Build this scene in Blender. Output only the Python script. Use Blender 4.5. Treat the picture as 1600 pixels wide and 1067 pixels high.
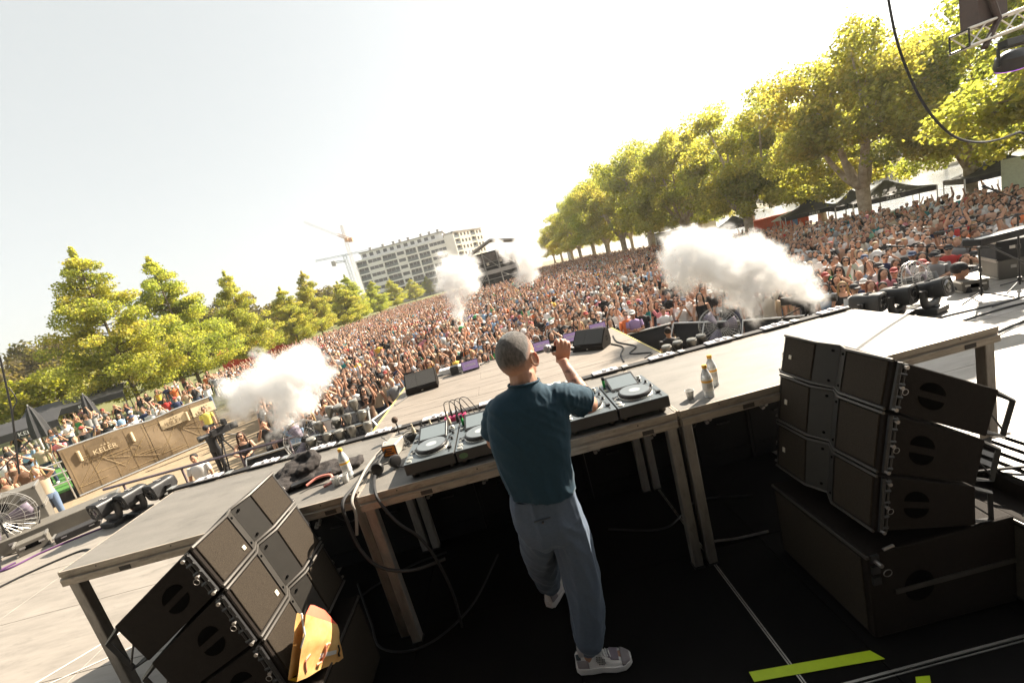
import bpy, bmesh, math, random
import numpy as np
from mathutils import Vector, Matrix, Euler, noise

for o in list(bpy.data.objects):
    bpy.data.objects.remove(o, do_unlink=True)
scene = bpy.context.scene
COL = scene.collection
R = math.radians

# ------------------------------------------------------------------ camera
CAM_Z = 4.2
F_PX, PITCH, ROLL = 642.0, R(10.4), R(15.0)
cam_d = bpy.data.cameras.new('camera')
cam_d.sensor_width = 36.0
cam_d.lens = F_PX / 1600.0 * 36.0
cam_d.clip_start = 0.05
cam_d.clip_end = 3000
cam = bpy.data.objects.new('camera', cam_d)
COL.objects.link(cam)
_f = Vector((0, math.cos(PITCH), -math.sin(PITCH)))
_r0 = Vector((1, 0, 0))
_u0 = Vector((0, math.sin(PITCH), math.cos(PITCH)))
_r = math.cos(ROLL) * _r0 - math.sin(ROLL) * _u0
_u = math.sin(ROLL) * _r0 + math.cos(ROLL) * _u0
M = Matrix.Identity(4)
for i in range(3):
    M[i][0], M[i][1], M[i][2] = _r[i], _u[i], -_f[i]
M[2][3] = CAM_Z
cam.matrix_world = M
scene.camera = cam

# ------------------------------------------------------------------ sky, sun, exposure
SUN_AZ, SUN_EL = R(36.0), R(35.0)          # azimuth from +X towards +Y
world = bpy.data.worlds.new('World')
scene.world = world
world.use_nodes = True
wn = world.node_tree
wn.nodes.clear()
w_out = wn.nodes.new('ShaderNodeOutputWorld')
w_bg = wn.nodes.new('ShaderNodeBackground')
w_sky = wn.nodes.new('ShaderNodeTexSky')
w_sky.sky_type = 'NISHITA'
w_sky.sun_disc = False
w_sky.sun_elevation = SUN_EL
w_sky.sun_rotation = math.pi / 2 - SUN_AZ
w_sky.air_density = 0.8
w_sky.dust_density = 3.0
w_sky.ozone_density = 1.0
w_bg.inputs['Strength'].default_value = 0.10
# thin high haze over the whole sky: the blue is washed out towards a pale veil
w_hs = wn.nodes.new('ShaderNodeHueSaturation')
w_hs.inputs['Saturation'].default_value = 0.2
wn.links.new(w_sky.outputs[0], w_hs.inputs['Color'])
w_mx = wn.nodes.new('ShaderNodeMix')
w_mx.data_type = 'RGBA'
w_mx.inputs['Factor'].default_value = 0.74
w_mx.inputs[7].default_value = (1.58, 1.69, 1.66, 1)
wn.links.new(w_hs.outputs[0], w_mx.inputs[6])
wn.links.new(w_mx.outputs[2], w_bg.inputs[0])
wn.links.new(w_bg.outputs[0], w_out.inputs[0])

sun_d = bpy.data.lights.new('sun', 'SUN')
sun_d.energy = 4.0
sun_d.angle = R(0.53)
sun_d.color = (1.0, 0.88, 0.72)
sun = bpy.data.objects.new('sun', sun_d)
COL.objects.link(sun)
S_DIR = Vector((math.cos(SUN_EL) * math.cos(SUN_AZ), math.cos(SUN_EL) * math.sin(SUN_AZ), math.sin(SUN_EL)))
sun.rotation_euler = S_DIR.to_track_quat('Z', 'Y').to_euler()
sun.location = (30, 25, 40)

vs = scene.view_settings
vs.view_transform = 'Standard'
vs.look = 'None'
vs.gamma = 1.0
vs.exposure = 2.05
vs.use_curve_mapping = False
scene.render.engine = 'CYCLES'
cy = scene.cycles
cy.use_denoising = True
cy.max_bounces = 8
cy.diffuse_bounces = 2
cy.glossy_bounces = 3
cy.transmission_bounces = 6
cy.transparent_max_bounces = 8
cy.volume_bounces = 6
cy.volume_step_rate = 3.0
cy.volume_max_steps = 128
cy.caustics_reflective = False
cy.caustics_refractive = False
cy.sample_clamp_indirect = 6.0

# ------------------------------------------------------------------ helpers
def at(x, y, Y):
    """world point at forward distance Y on the sight line of photo pixel (x, y) - used to survey distances"""
    d = _f * F_PX + _r * (x - 800) - _u * (y - 533.5)
    p = d * (Y / d.y)
    return Vector((p.x, p.y, p.z + CAM_Z))

def az(x, y, z):
    d = _f * F_PX + _r * (x - 800) - _u * (y - 533.5)
    p = d * ((z - CAM_Z) / d.z)
    return Vector((p.x, p.y, z))

def inview(p, m=1.08):
    v = Vector(p) - Vector((0, 0, CAM_Z))
    d = v.dot(_f)
    if d < 0.3:
        return False
    return abs(v.dot(_r) / d) * F_PX < 800 * m and abs(v.dot(_u) / d) * F_PX < 533 * m

MATS = {}
def mat(name, col, rough=0.6, metal=0.0, var=0.12, scale=8.0, bump=0.0, bscale=None, spec=0.5, stretch=None,
        col2=None, emit=None, trans=0.0, alpha=None, wear=None):
    if name in MATS:
        return MATS[name]
    m = bpy.data.materials.new(name)
    m.use_nodes = True
    nt = m.node_tree
    p = nt.nodes['Principled BSDF']
    p.inputs['Roughness'].default_value = rough
    p.inputs['Metallic'].default_value = metal
    p.inputs['Specular IOR Level'].default_value = spec
    tc = nt.nodes.new('ShaderNodeTexCoord')
    mp = nt.nodes.new('ShaderNodeMapping')
    nt.links.new(tc.outputs['Object'], mp.inputs['Vector'])
    if stretch:
        mp.inputs['Scale'].default_value = stretch
    nz = nt.nodes.new('ShaderNodeTexNoise')
    nz.inputs['Scale'].default_value = scale
    nz.inputs['Detail'].default_value = 5
    nz.inputs['Roughness'].default_value = 0.65
    nt.links.new(mp.outputs[0], nz.inputs['Vector'])
    cr = nt.nodes.new('ShaderNodeValToRGB')
    cr.color_ramp.elements[0].position = 0.3
    cr.color_ramp.elements[1].position = 0.7
    c2 = col2 if col2 else tuple(min(1, c * (1 + var)) for c in col)
    c1 = tuple(c * (1 - var) for c in col)
    cr.color_ramp.elements[0].color = (*c1, 1)
    cr.color_ramp.elements[1].color = (*c2, 1)
    nt.links.new(nz.outputs['Fac'], cr.inputs['Fac'])
    nt.links.new(cr.outputs['Color'], p.inputs['Base Color'])
    if wear:
        # scuffs and grime with a shape of their own: (strength, scale, stretch)
        mp2 = nt.nodes.new('ShaderNodeMapping')
        mp2.inputs['Scale'].default_value = wear[2]
        mp2.inputs['Rotation'].default_value = (0, 0, 0.5)
        nt.links.new(tc.outputs['Object'], mp2.inputs['Vector'])
        n3 = nt.nodes.new('ShaderNodeTexNoise')
        n3.inputs['Scale'].default_value = wear[1]
        n3.inputs['Detail'].default_value = 9
        n3.inputs['Roughness'].default_value = 0.75
        nt.links.new(mp2.outputs[0], n3.inputs['Vector'])
        r3 = nt.nodes.new('ShaderNodeMapRange')
        r3.inputs['From Min'].default_value = 0.55
        r3.inputs['From Max'].default_value = 0.70
        r3.inputs['To Max'].default_value = wear[0]
        nt.links.new(n3.outputs['Fac'], r3.inputs['Value'])
        m3 = nt.nodes.new('ShaderNodeMix')
        m3.data_type = 'RGBA'
        m3.inputs[7].default_value = (*[c * 0.35 for c in col], 1)
        nt.links.new(r3.outputs['Result'], m3.inputs['Factor'])
        nt.links.new(cr.outputs['Color'], m3.inputs[6])
        nt.links.new(m3.outputs[2], p.inputs['Base Color'])
    if bump:
        n2 = nt.nodes.new('ShaderNodeTexNoise')
        n2.inputs['Scale'].default_value = bscale or scale * 4
        n2.inputs['Detail'].default_value = 4
        nt.links.new(mp.outputs[0], n2.inputs['Vector'])
        b = nt.nodes.new('ShaderNodeBump')
        b.inputs['Strength'].default_value = bump
        b.inputs['Distance'].default_value = 0.01
        nt.links.new(n2.outputs['Fac'], b.inputs['Height'])
        nt.links.new(b.outputs[0], p.inputs['Normal'])
    if emit:
        p.inputs['Emission Color'].default_value = (*emit[:3], 1)
        p.inputs['Emission Strength'].default_value = emit[3]
    if trans:
        p.inputs['Transmission Weight'].default_value = trans
    if alpha is not None:
        p.inputs['Alpha'].default_value = alpha
    MATS[name] = m
    return m

def attr_mat(name, rough=0.75, translucent=0.0):
    m = bpy.data.materials.new(name)
    m.use_nodes = True
    nt = m.node_tree
    p = nt.nodes['Principled BSDF']
    p.inputs['Roughness'].default_value = rough
    a = nt.nodes.new('ShaderNodeAttribute')
    a.attribute_name = 'Col'
    nt.links.new(a.outputs['Color'], p.inputs['Base Color'])
    MATS[name] = m
    return m

class MB:
    """collects polygons, builds ONE mesh object"""
    def __init__(s):
        s.v, s.f, s.c = [], [], []
        s.cur = None
    def add(s, vs, fs):
        k = len(s.v)
        s.v.extend(tuple(p) for p in vs)
        s.f.extend(tuple(i + k for i in f) for f in fs)
        s.c.extend([s.cur] * len(fs))
    def box(s, c, size, rot=None):
        x, y, z = size[0] / 2, size[1] / 2, size[2] / 2
        vs = [Vector(p) for p in ((-x, -y, -z), (x, -y, -z), (x, y, -z), (-x, y, -z), (-x, -y, z), (x, -y, z), (x, y, z), (-x, y, z))]
        if rot is not None:
            m = rot if isinstance(rot, Matrix) else Euler(rot).to_matrix()
            vs = [m @ p for p in vs]
        c = Vector(c)
        s.add([p + c for p in vs], [(0, 3, 2, 1), (4, 5, 6, 7), (0, 1, 5, 4), (1, 2, 6, 5), (2, 3, 7, 6), (3, 0, 4, 7)])
    def bb(s, a, b):
        s.box([(a[i] + b[i]) / 2 for i in range(3)], [abs(b[i] - a[i]) for i in range(3)])
    def prism(s, poly, d0, d1):
        """poly: list of 3D points, extruded from +d0 to +d1 (vectors)"""
        n = len(poly)
        d0, d1 = Vector(d0), Vector(d1)
        vs = [Vector(p) + d0 for p in poly] + [Vector(p) + d1 for p in poly]
        fs = [tuple(range(n))[::-1], tuple(range(n, 2 * n))] + [(i, (i + 1) % n, n + (i + 1) % n, n + i) for i in range(n)]
        s.add(vs, fs)
    def tube(s, pts, rad, n=8, cap=True, closed=False, flat=None):
        pts = [Vector(p) for p in pts]
        rr = rad if isinstance(rad, (list, tuple)) else [rad] * len(pts)
        k = len(pts)
        prev = None
        rings = []
        for i in range(k):
            if closed:
                t = (pts[(i + 1) % k] - pts[i - 1])
            else:
                t = pts[min(i + 1, k - 1)] - pts[max(i - 1, 0)]
            if t.length < 1e-9:
                t = Vector((0, 0, 1))
            t.normalize()
            if prev is None:
                a = Vector((0, 0, 1)) if abs(t.z) < 0.9 else Vector((1, 0, 0))
                u = t.cross(a).normalized()
            else:
                u = (prev - t * prev.dot(t))
                u = u.normalized() if u.length > 1e-6 else t.orthogonal().normalized()
            prev = u
            w = t.cross(u)
            ru = rr[i] if not isinstance(rr[i], (tuple, list)) else rr[i][0]
            rw = rr[i] if not isinstance(rr[i], (tuple, list)) else rr[i][1]
            rings.append([pts[i] + u * (math.cos(2 * math.pi * j / n) * ru) + w * (math.sin(2 * math.pi * j / n) * rw) for j in range(n)])
        s.rings(rings, cap and not closed, closed)
    def rings(s, rings, cap=True, closed=False):
        n = len(rings[0])
        vs = [p for r in rings for p in r]
        fs = []
        k = len(rings)
        for i in range(k if closed else k - 1):
            a, b = i * n, ((i + 1) % k) * n
            for j in range(n):
                fs.append((a + j, a + (j + 1) % n, b + (j + 1) % n, b + j))
        if cap:
            fs.append(tuple(range(n))[::-1])
            fs.append(tuple((k - 1) * n + j for j in range(n)))
        s.add(vs, fs)
    def cyl(s, p0, p1, r0, r1=None, n=16):
        s.tube([p0, p1], [r0, r0 if r1 is None else r1], n)
    def lathe(s, prof, c=(0, 0, 0), n=20, axis=None):
        """prof: (r, z) pairs along +Z or a matrix axis"""
        c = Vector(c)
        m = axis if axis is not None else Matrix.Identity(3)
        rings = [[c + m @ Vector((r * math.cos(2 * math.pi * j / n), r * math.sin(2 * math.pi * j / n), z)) for j in range(n)] for r, z in prof]
        s.rings(rings, True)
    def ell(s, c, r, n=12, k=8, rot=None):
        c = Vector(c)
        m = rot if rot is not None else Matrix.Identity(3)
        rings = []
        for i in range(1, k):
            th = math.pi * i / k
            rings.append([c + m @ Vector((r[0] * math.sin(th) * math.cos(2 * math.pi * j / n), r[1] * math.sin(th) * math.sin(2 * math.pi * j / n), -r[2] * math.cos(th))) for j in range(n)])
        s.rings(rings, True)
    def build(s, name, m, parent=None, smooth=False, bevel=0.0, base=None, angle=40, seg=1):
        me = bpy.data.meshes.new(name)
        b = Vector(base) if base is not None else None
        vs = s.v if b is None else [(p[0] - b.x, p[1] - b.y, p[2] - b.z) for p in s.v]
        me.from_pydata(vs, [], s.f)
        if bevel:
            bm = bmesh.new()
            bm.from_mesh(me)
            es = [e for e in bm.edges if len(e.link_faces) == 2 and e.calc_face_angle(0) > R(35)]
            bmesh.ops.bevel(bm, geom=es, offset=bevel, segments=seg, affect='EDGES', profile=0.6, clamp_overlap=True)
            bm.to_mesh(me)
            bm.free()
        if any(c is not None for c in s.c) and not bevel:
            ca = me.color_attributes.new('Col', 'FLOAT_COLOR', 'CORNER')
            arr = np.ones((len(me.loops), 4), dtype=np.float32)
            k = 0
            for f, c in zip(s.f, s.c):
                arr[k:k + len(f), :3] = c if c is not None else (0.5, 0.5, 0.5)
                k += len(f)
            ca.data.foreach_set('color', arr.ravel())
        ms = m if isinstance(m, (list, tuple)) else [m]
        for x in ms:
            me.materials.append(x)
        if smooth:
            me.shade_smooth()
            me.set_sharp_from_angle(angle=R(angle))
        o = bpy.data.objects.new(name, me)
        COL.objects.link(o)
        if parent is not None:
            o.parent = parent
        return o

def thing(name, label, cat, loc=(0, 0, 0), rz=0.0, group=None):
    o = bpy.data.objects.new(name, None)
    o.empty_display_size = 0.2
    COL.objects.link(o)
    o.location = loc
    o.rotation_euler = (0, 0, rz)
    return tag(o, label, cat, group)

def tag(o, label=None, cat=None, group=None, kind=None):
    if label: o['label'] = label
    if cat: o['category'] = cat
    if group: o['group'] = group
    if kind: o['kind'] = kind
    return o

def copy_tree(o, parent=None):
    c = o.copy()
    COL.objects.link(c)
    c.parent = parent
    for ch in list(o.children):
        copy_tree(ch, c)
    return c

def text_mesh(s, size, ext=0.001, align='CENTER'):
    cu = bpy.data.curves.new('lettering', 'FONT')
    cu.body = s
    cu.size = size
    cu.extrude = ext
    cu.align_x = align
    cu.align_y = 'CENTER'
    cu.resolution_u = 2
    o = bpy.data.objects.new('lettering_tmp', cu)
    COL.objects.link(o)
    dg = bpy.context.evaluated_depsgraph_get()
    me = bpy.data.meshes.new_from_object(o.evaluated_get(dg))
    bpy.data.objects.remove(o, do_unlink=True)
    bpy.data.curves.remove(cu)
    return me

def text_obj(s, size, m, parent, loc, rot, ext=0.001, name='lettering'):
    me = text_mesh(s, size, ext)
    me.materials.clear()
    me.materials.append(m)
    o = bpy.data.objects.new(name, me)
    COL.objects.link(o)
    o.parent = parent
    o.location = loc
    o.rotation_euler = rot
    return o

def bake(o):
    """evaluate modifiers into the mesh"""
    dg = bpy.context.evaluated_depsgraph_get()
    me = bpy.data.meshes.new_from_object(o.evaluated_get(dg))
    me.name = o.data.name
    old = o.data
    o.modifiers.clear()
    o.data = me
    bpy.data.meshes.remove(old)
    return o

def remesh(o, voxel, smooth=6, smooth_f=0.5, folds=None):
    md = o.modifiers.new('r', 'REMESH')
    md.mode = 'VOXEL'
    md.voxel_size = voxel
    if smooth:
        sm = o.modifiers.new('s', 'SMOOTH')
        sm.iterations = smooth
        sm.factor = smooth_f
    bake(o)
    if folds:
        me = o.data
        n = len(me.vertices)
        co = np.empty(n * 3)
        no = np.empty(n * 3)
        me.vertices.foreach_get('co', co)
        me.vertices.foreach_get('normal', no)
        co = co.reshape(-1, 3)
        no = no.reshape(-1, 3)
        d = np.array([folds(Vector(p), Vector(q)) for p, q in zip(co, no)])
        co = co + no * d[:, None]
        me.vertices.foreach_set('co', co.ravel())
        me.update()
    o.data.shade_smooth()
    return o

def catenary(a, b, sag, n=12):
    a, b = Vector(a), Vector(b)
    return [a.lerp(b, i / n) + Vector((0, 0, -sag * 4 * (i / n) * (1 - i / n))) for i in range(n + 1)]

def spline(pts, n=6):
    """Catmull-Rom through the points"""
    P = [Vector(p) for p in pts]
    P = [P[0] * 2 - P[1]] + P + [P[-1] * 2 - P[-2]]
    out = []
    for i in range(1, len(P) - 2):
        for k in range(n):
            t = k / n
            a, b, c, d = P[i - 1], P[i], P[i + 1], P[i + 2]
            out.append(0.5 * ((2 * b) + (c - a) * t + (2 * a - 5 * b + 4 * c - d) * t * t + (-a + 3 * b - 3 * c + d) * t ** 3))
    out.append(P[-2])
    return out

# common materials
m_black = mat('black_plastic', (0.018, 0.018, 0.019), 0.45, var=0.25, scale=30)
m_blackmatte = mat('black_matte', (0.022, 0.021, 0.022), 0.8, var=0.3, scale=12)
m_rubber = mat('cable_rubber', (0.02, 0.02, 0.021), 0.55, var=0.2)
m_alu = mat('brushed_aluminium', (0.52, 0.50, 0.46), 0.38, 0.75, var=0.18, scale=14, stretch=(1, 6, 6), bump=0.05)
m_steel = mat('galvanised_steel', (0.55, 0.55, 0.54), 0.35, 0.85, var=0.15, scale=10)
m_chrome = mat('chrome', (0.75, 0.75, 0.74), 0.15, 1.0, var=0.05)
m_white = mat('white_paint', (0.75, 0.74, 0.72), 0.5, var=0.05)
m_bark = mat('plane_bark', (0.36, 0.27, 0.18), 0.9, var=0.4, scale=2.2, bump=0.4, bscale=14, col2=(0.60, 0.52, 0.40))
# ================================================================== ground, river, far bank
def ground_material():
    m = bpy.data.materials.new('ground_dirt_grass')
    m.use_nodes = True
    nt = m.node_tree
    p = nt.nodes['Principled BSDF']
    p.inputs['Roughness'].default_value = 0.95
    tc = nt.nodes.new('ShaderNodeTexCoord')
    sp = nt.nodes.new('ShaderNodeSeparateXYZ')
    nt.links.new(tc.outputs['Object'], sp.inputs[0])
    n1 = nt.nodes.new('ShaderNodeTexNoise'); n1.inputs['Scale'].default_value = 0.25; n1.inputs['Detail'].default_value = 8
    nt.links.new(tc.outputs['Object'], n1.inputs['Vector'])
    n2 = nt.nodes.new('ShaderNodeTexNoise'); n2.inputs['Scale'].default_value = 3.5; n2.inputs['Detail'].default_value = 8
    nt.links.new(tc.outputs['Object'], n2.inputs['Vector'])
    dirt = nt.nodes.new('ShaderNodeValToRGB')
    dirt.color_ramp.elements[0].color = (0.20, 0.145, 0.09, 1)
    dirt.color_ramp.elements[1].color = (0.36, 0.28, 0.18, 1)
    nt.links.new(n2.outputs['Fac'], dirt.inputs['Fac'])
    grass = nt.nodes.new('ShaderNodeValToRGB')
    grass.color_ramp.elements[0].color = (0.07, 0.085, 0.02, 1)
    grass.color_ramp.elements[1].color = (0.20, 0.19, 0.065, 1)
    nt.links.new(n2.outputs['Fac'], grass.inputs['Fac'])
    # grass lies to the left of x = -18 and ragged beyond
    ad = nt.nodes.new('ShaderNodeMath'); ad.operation = 'MULTIPLY_ADD'
    ad.inputs[1].default_value = 9.0
    nt.links.new(n1.outputs['Fac'], ad.inputs[0])
    nt.links.new(sp.outputs['X'], ad.inputs[2])
    mr = nt.nodes.new('ShaderNodeMapRange')
    mr.inputs['From Min'].default_value = -16.0
    mr.inputs['From Max'].default_value = -12.5
    nt.links.new(ad.outputs[0], mr.inputs['Value'])
    mx = nt.nodes.new('ShaderNodeMix'); mx.data_type = 'RGBA'
    nt.links.new(mr.outputs['Result'], mx.inputs['Factor'])
    nt.links.new(grass.outputs['Color'], mx.inputs[6])
    nt.links.new(dirt.outputs['Color'], mx.inputs[7])
    nt.links.new(mx.outputs[2], p.inputs['Base Color'])
    b = nt.nodes.new('ShaderNodeBump'); b.inputs['Strength'].default_value = 0.5; b.inputs['Distance'].default_value = 0.05
    nt.links.new(n2.outputs['Fac'], b.inputs['Height'])
    nt.links.new(b.outputs[0], p.inputs['Normal'])
    return m

g = MB()
g.add([(-1500, -300, 0), (36, -300, 0), (36, 2000, 0), (-1500, 2000, 0)], [(0, 1, 2, 3)])
g.add([(36, -300, 0), (40, -300, -1.6), (40, 2000, -1.6), (36, 2000, 0)], [(0, 1, 2, 3)])
g.add([(40, -300, -1.6), (1500, -300, -1.6), (1500, 2000, -1.6), (40, 2000, -1.6)], [(0, 1, 2, 3)])
tag(g.build('ground', ground_material()), 'packed brown dirt and dry grass of the festival ground', 'ground', kind='structure')

def water_material():
    m = bpy.data.materials.new('river_water')
    m.use_nodes = True
    nt = m.node_tree
    p = nt.nodes['Principled BSDF']
    p.inputs['Base Color'].default_value = (0.16, 0.18, 0.17, 1)
    p.inputs['Roughness'].default_value = 0.12
    tc = nt.nodes.new('ShaderNodeTexCoord')
    n = nt.nodes.new('ShaderNodeTexNoise'); n.inputs['Scale'].default_value = 1.2; n.inputs['Detail'].default_value = 6
    nt.links.new(tc.outputs['Object'], n.inputs['Vector'])
    b = nt.nodes.new('ShaderNodeBump'); b.inputs['Strength'].default_value = 0.6; b.inputs['Distance'].default_value = 0.15
    nt.links.new(n.outputs['Fac'], b.inputs['Height'])
    nt.links.new(b.outputs[0], p.inputs['Normal'])
    return m
w = MB()
w.add([(37.5, -200, -0.7), (120, -200, -0.7), (120, 900, -0.7), (37.5, 900, -0.7)], [(0, 1, 2, 3)])
tag(w.build('river', water_material()), 'glittering pale river beyond the plane trees', 'river', kind='structure')

# far bank: a low rolling rise with woods, and hills behind the left trees
def hills(name, label, x0, x1, y0, y1, hfun, m, nx=60, ny=24):
    h = MB()
    vs, fs = [], []
    for j in range(ny + 1):
        for i in range(nx + 1):
            x = x0 + (x1 - x0) * i / nx
            y = y0 + (y1 - y0) * j / ny
            vs.append((x, y, hfun(x, y, i / nx, j / ny)))
    for j in range(ny):
        for i in range(nx):
            a = j * (nx + 1) + i
            fs.append((a, a + 1, a + nx + 2, a + nx + 1))
    h.add(vs, fs)
    return tag(h.build(name, m, smooth=True, angle=180), label, 'hills', kind='structure')
m_hill = mat('wooded_hill', (0.10, 0.095, 0.04), 0.95, var=0.5, scale=0.12, col2=(0.20, 0.17, 0.08), bump=1.0, bscale=0.4)
def hf_r(x, y, u, v):
    return -1.2 + 13 * min(1, u * 2.2) * (0.7 + 0.5 * noise.noise(Vector((x * 0.02, y * 0.012, 1)))) + 1.5 * noise.noise(Vector((x * .1, y * .1, 3)))
hills('far_bank', 'low wooded far bank across the river', 112, 260, -100, 900, hf_r, m_hill, 30, 90)
def hf_l(x, y, u, v):
    return -0.5 + (16 + 12 * noise.noise(Vector((x * 0.012, y * 0.008, 7)))) * min(1, (1 - abs(2 * u - 1)) * 2.4) * min(1, v * 3) + 2.0 * noise.noise(Vector((x * .12, y * .12, 5)))
hills('left_hills', 'brownish wooded rise on the skyline behind the left trees', -420, -60, 190, 420, hf_l, m_hill, 90, 24)

# ================================================================== stage floor and thrust
SF = 2.0     # stage floor height
m_floor = mat('stage_plywood', (0.25, 0.225, 0.195), 0.55, wear=(.45, 3.0, (1, 3, 1)), var=0.16, scale=2.2, stretch=(1, 5, 1), bump=0.12, bscale=40, col2=(0.30, 0.27, 0.235))
m_thrust = mat('thrust_plywood', (0.21, 0.18, 0.15), 0.6, wear=(.4, 2.5, (1, 4, 1)), var=0.14, scale=1.6, stretch=(1, 6, 1), bump=0.1, bscale=30, col2=(0.27, 0.232, 0.195))
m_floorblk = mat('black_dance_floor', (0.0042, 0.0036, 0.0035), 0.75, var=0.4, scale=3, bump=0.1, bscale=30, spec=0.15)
m_skirt = mat('black_stage_skirt', (0.02, 0.02, 0.022), 0.9, var=0.3, scale=2)

sf = MB()
sf.bb((-12, -4, 1.80), (12, 6.9, 1.975))
st = tag(sf.build('stage_floor', m_skirt), 'wooden main stage floor of grey plywood sheets with black panels by the booth', 'stage', kind='structure')
sk = MB()
for x in np.arange(-11.5, 12, 2.3):
    for y in (-2, 2, 6.3):
        sk.cyl((x, y, 0), (x, y, 1.8), 0.03, n=8)
sk.build('support_post', m_steel, st)
# plywood sheets 2 x 1 m
proto = None
def sheet(x0, x1, y0, y1, m, parent, nm='floor_panel', z0=1.977, z1=2.0):
    b = MB()
    b.bb((x0 + .002, y0 + .002, z0), (x1 - .002, y1 - .002, z1))
    return b.build(nm, m, parent, bevel=0.002)
for j in range(8):
    y0 = -1.1 + j
    for i in range(12):
        x0 = -12 + 2 * i
        x1, y1 = x0 + 2, y0 + 1
        blk_y = (-0.1 <= y0 < 3.5)
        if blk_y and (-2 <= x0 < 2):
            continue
        if -0.2 <= y0 < 1.8 and 2 <= x0 < 4:  # black here stands for shade on the floor right of the stack
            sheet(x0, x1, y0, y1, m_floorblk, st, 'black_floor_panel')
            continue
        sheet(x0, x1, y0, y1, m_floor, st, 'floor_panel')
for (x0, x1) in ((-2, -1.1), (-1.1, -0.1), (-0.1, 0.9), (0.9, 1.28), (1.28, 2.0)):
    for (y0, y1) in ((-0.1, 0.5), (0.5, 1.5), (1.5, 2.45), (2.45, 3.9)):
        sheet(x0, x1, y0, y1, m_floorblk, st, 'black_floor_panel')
for i in range(12):
    sheet(-12 + 2 * i, -10 + 2 * i, -4, -1.1, m_floor, st)
# metal joint strips and worn edges between the black panels
js = MB()
js.bb((0.893, 0.3, 2.0005), (0.899, 3.3, 2.004))
js.bb((0.905, 0.3, 2.0005), (0.911, 3.3, 2.004))
js.build('joint_strip', m_alu, st)
js = MB()
js.bb((0.91, 1.488, 2.0005), (2.0, 1.498, 2.006))
js.bb((0.91, 1.474, 2.0005), (2.0, 1.479, 2.004))
js.build('joint_strip', m_alu, st)
m_scuff = mat('worn_floor_edge', (0.12, 0.08, 0.055), 0.7, var=0.5, scale=9)
# pale dividing lines on the left floor
m_tapew = mat('white_floor_tape', (0.62, 0.60, 0.55), 0.6, var=0.1)
for nm_, (ax, ay), (bx, by), wd in (('floor_line', (-6.2, 1.2), (-3.6, 3.6), .010), ('floor_line', (-7.6, 1.75), (-3.0, 3.25), .006)):
    d = Vector((bx - ax, by - ay, 0)); n_ = Vector((-d.y, d.x, 0)).normalized() * wd
    b = MB()
    b.prism([Vector((ax, ay, 2.0005)) + n_, Vector((ax, ay, 2.0005)) - n_, Vector((bx, by, 2.0005)) - n_, Vector((bx, by, 2.0005)) + n_], (0, 0, 0), (0, 0, 0.003))
    b.build(nm_, m_tapew, st)
m_neon = mat('neon_tape', (0.60, 0.80, 0.02), 0.45, var=0.06, scale=20)
for (p0, p1, label) in (((0.70, 1.618), (1.27, 1.572), 'neon yellow floor tape strip crossing the metal floor joint'), ((1.27, 1.33), (1.36, 1.432), 'short neon yellow floor tape end at the bottom frame edge')):
    d = Vector((p1[0] - p0[0], p1[1] - p0[1], 0)); n_ = Vector((-d.y, d.x, 0)).normalized() * 0.024
    b = MB()
    a0, a1 = Vector((*p0, 2.0065)), Vector((*p1, 2.0065))
    b.prism([a0 + n_, a0 - n_, a1 - n_ + d.normalized() * .03, a1 + n_], (0, 0, 0), (0, 0, 0.0015))
    tag(b.build('floor_tape', m_neon), label, 'tape', 'neon tape on the floor')

# thrust
TX0, TX1, TY1 = -2.78, 2.52, 10.25
tb = MB()
tb.bb((TX0 + .02, 6.9, 1.75), (TX1 - .02, TY1 - .02, 1.976))
th = tag(tb.build('thrust_stage', m_skirt), 'narrow thrust stage of pale boards running into the crowd', 'stage', kind='structure')
b = MB()
for x in (TX0 + .1, 0, TX1 - .1):
    for y in (7.4, 8.8, 10.1):
        b.cyl((x, y, 0), (x, y, 1.75), 0.03, n=8)
b.build('support_post', m_steel, th)
b = MB()
b.bb((TX0 + .03, 6.95, 0.02), (TX0 + .05, TY1 - .05, 1.75)); b.bb((TX1 - .05, 6.95, 0.02), (TX1 - .03, TY1 - .05, 1.75)); b.bb((TX0 + .05, TY1 - .07, 0.02), (TX1 - .05, TY1 - .05, 1.75))
b.build('skirt', m_skirt, th)
random.seed(3)
y = 6.9
row = 0
while y < TY1 - .05:
    y1 = min(y + 0.56, TY1)
    cut = TX0 + (1.9 if row % 2 else 3.1)
    for (a, c) in ((TX0, cut), (cut, TX1)):
        dz = random.uniform(-.0015, .0015)
        bb_ = MB(); bb_.bb((a + .003, y + .004, 1.978), (c - .003, y1 - .004, 2.0 + dz)); bb_.build('stage_board', m_thrust, th, bevel=.003)
    y = y1
    row += 1
m_yel = mat('yellow_lit_edge', (0.62, 0.5, 0.16), 0.6, var=0.2)  # yellow light along the thrust's edges put into the trim colour
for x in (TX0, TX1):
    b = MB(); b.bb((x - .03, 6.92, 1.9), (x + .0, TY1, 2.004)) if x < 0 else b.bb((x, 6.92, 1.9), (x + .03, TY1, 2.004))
    b.build('edge_trim', m_yel, th)
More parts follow.
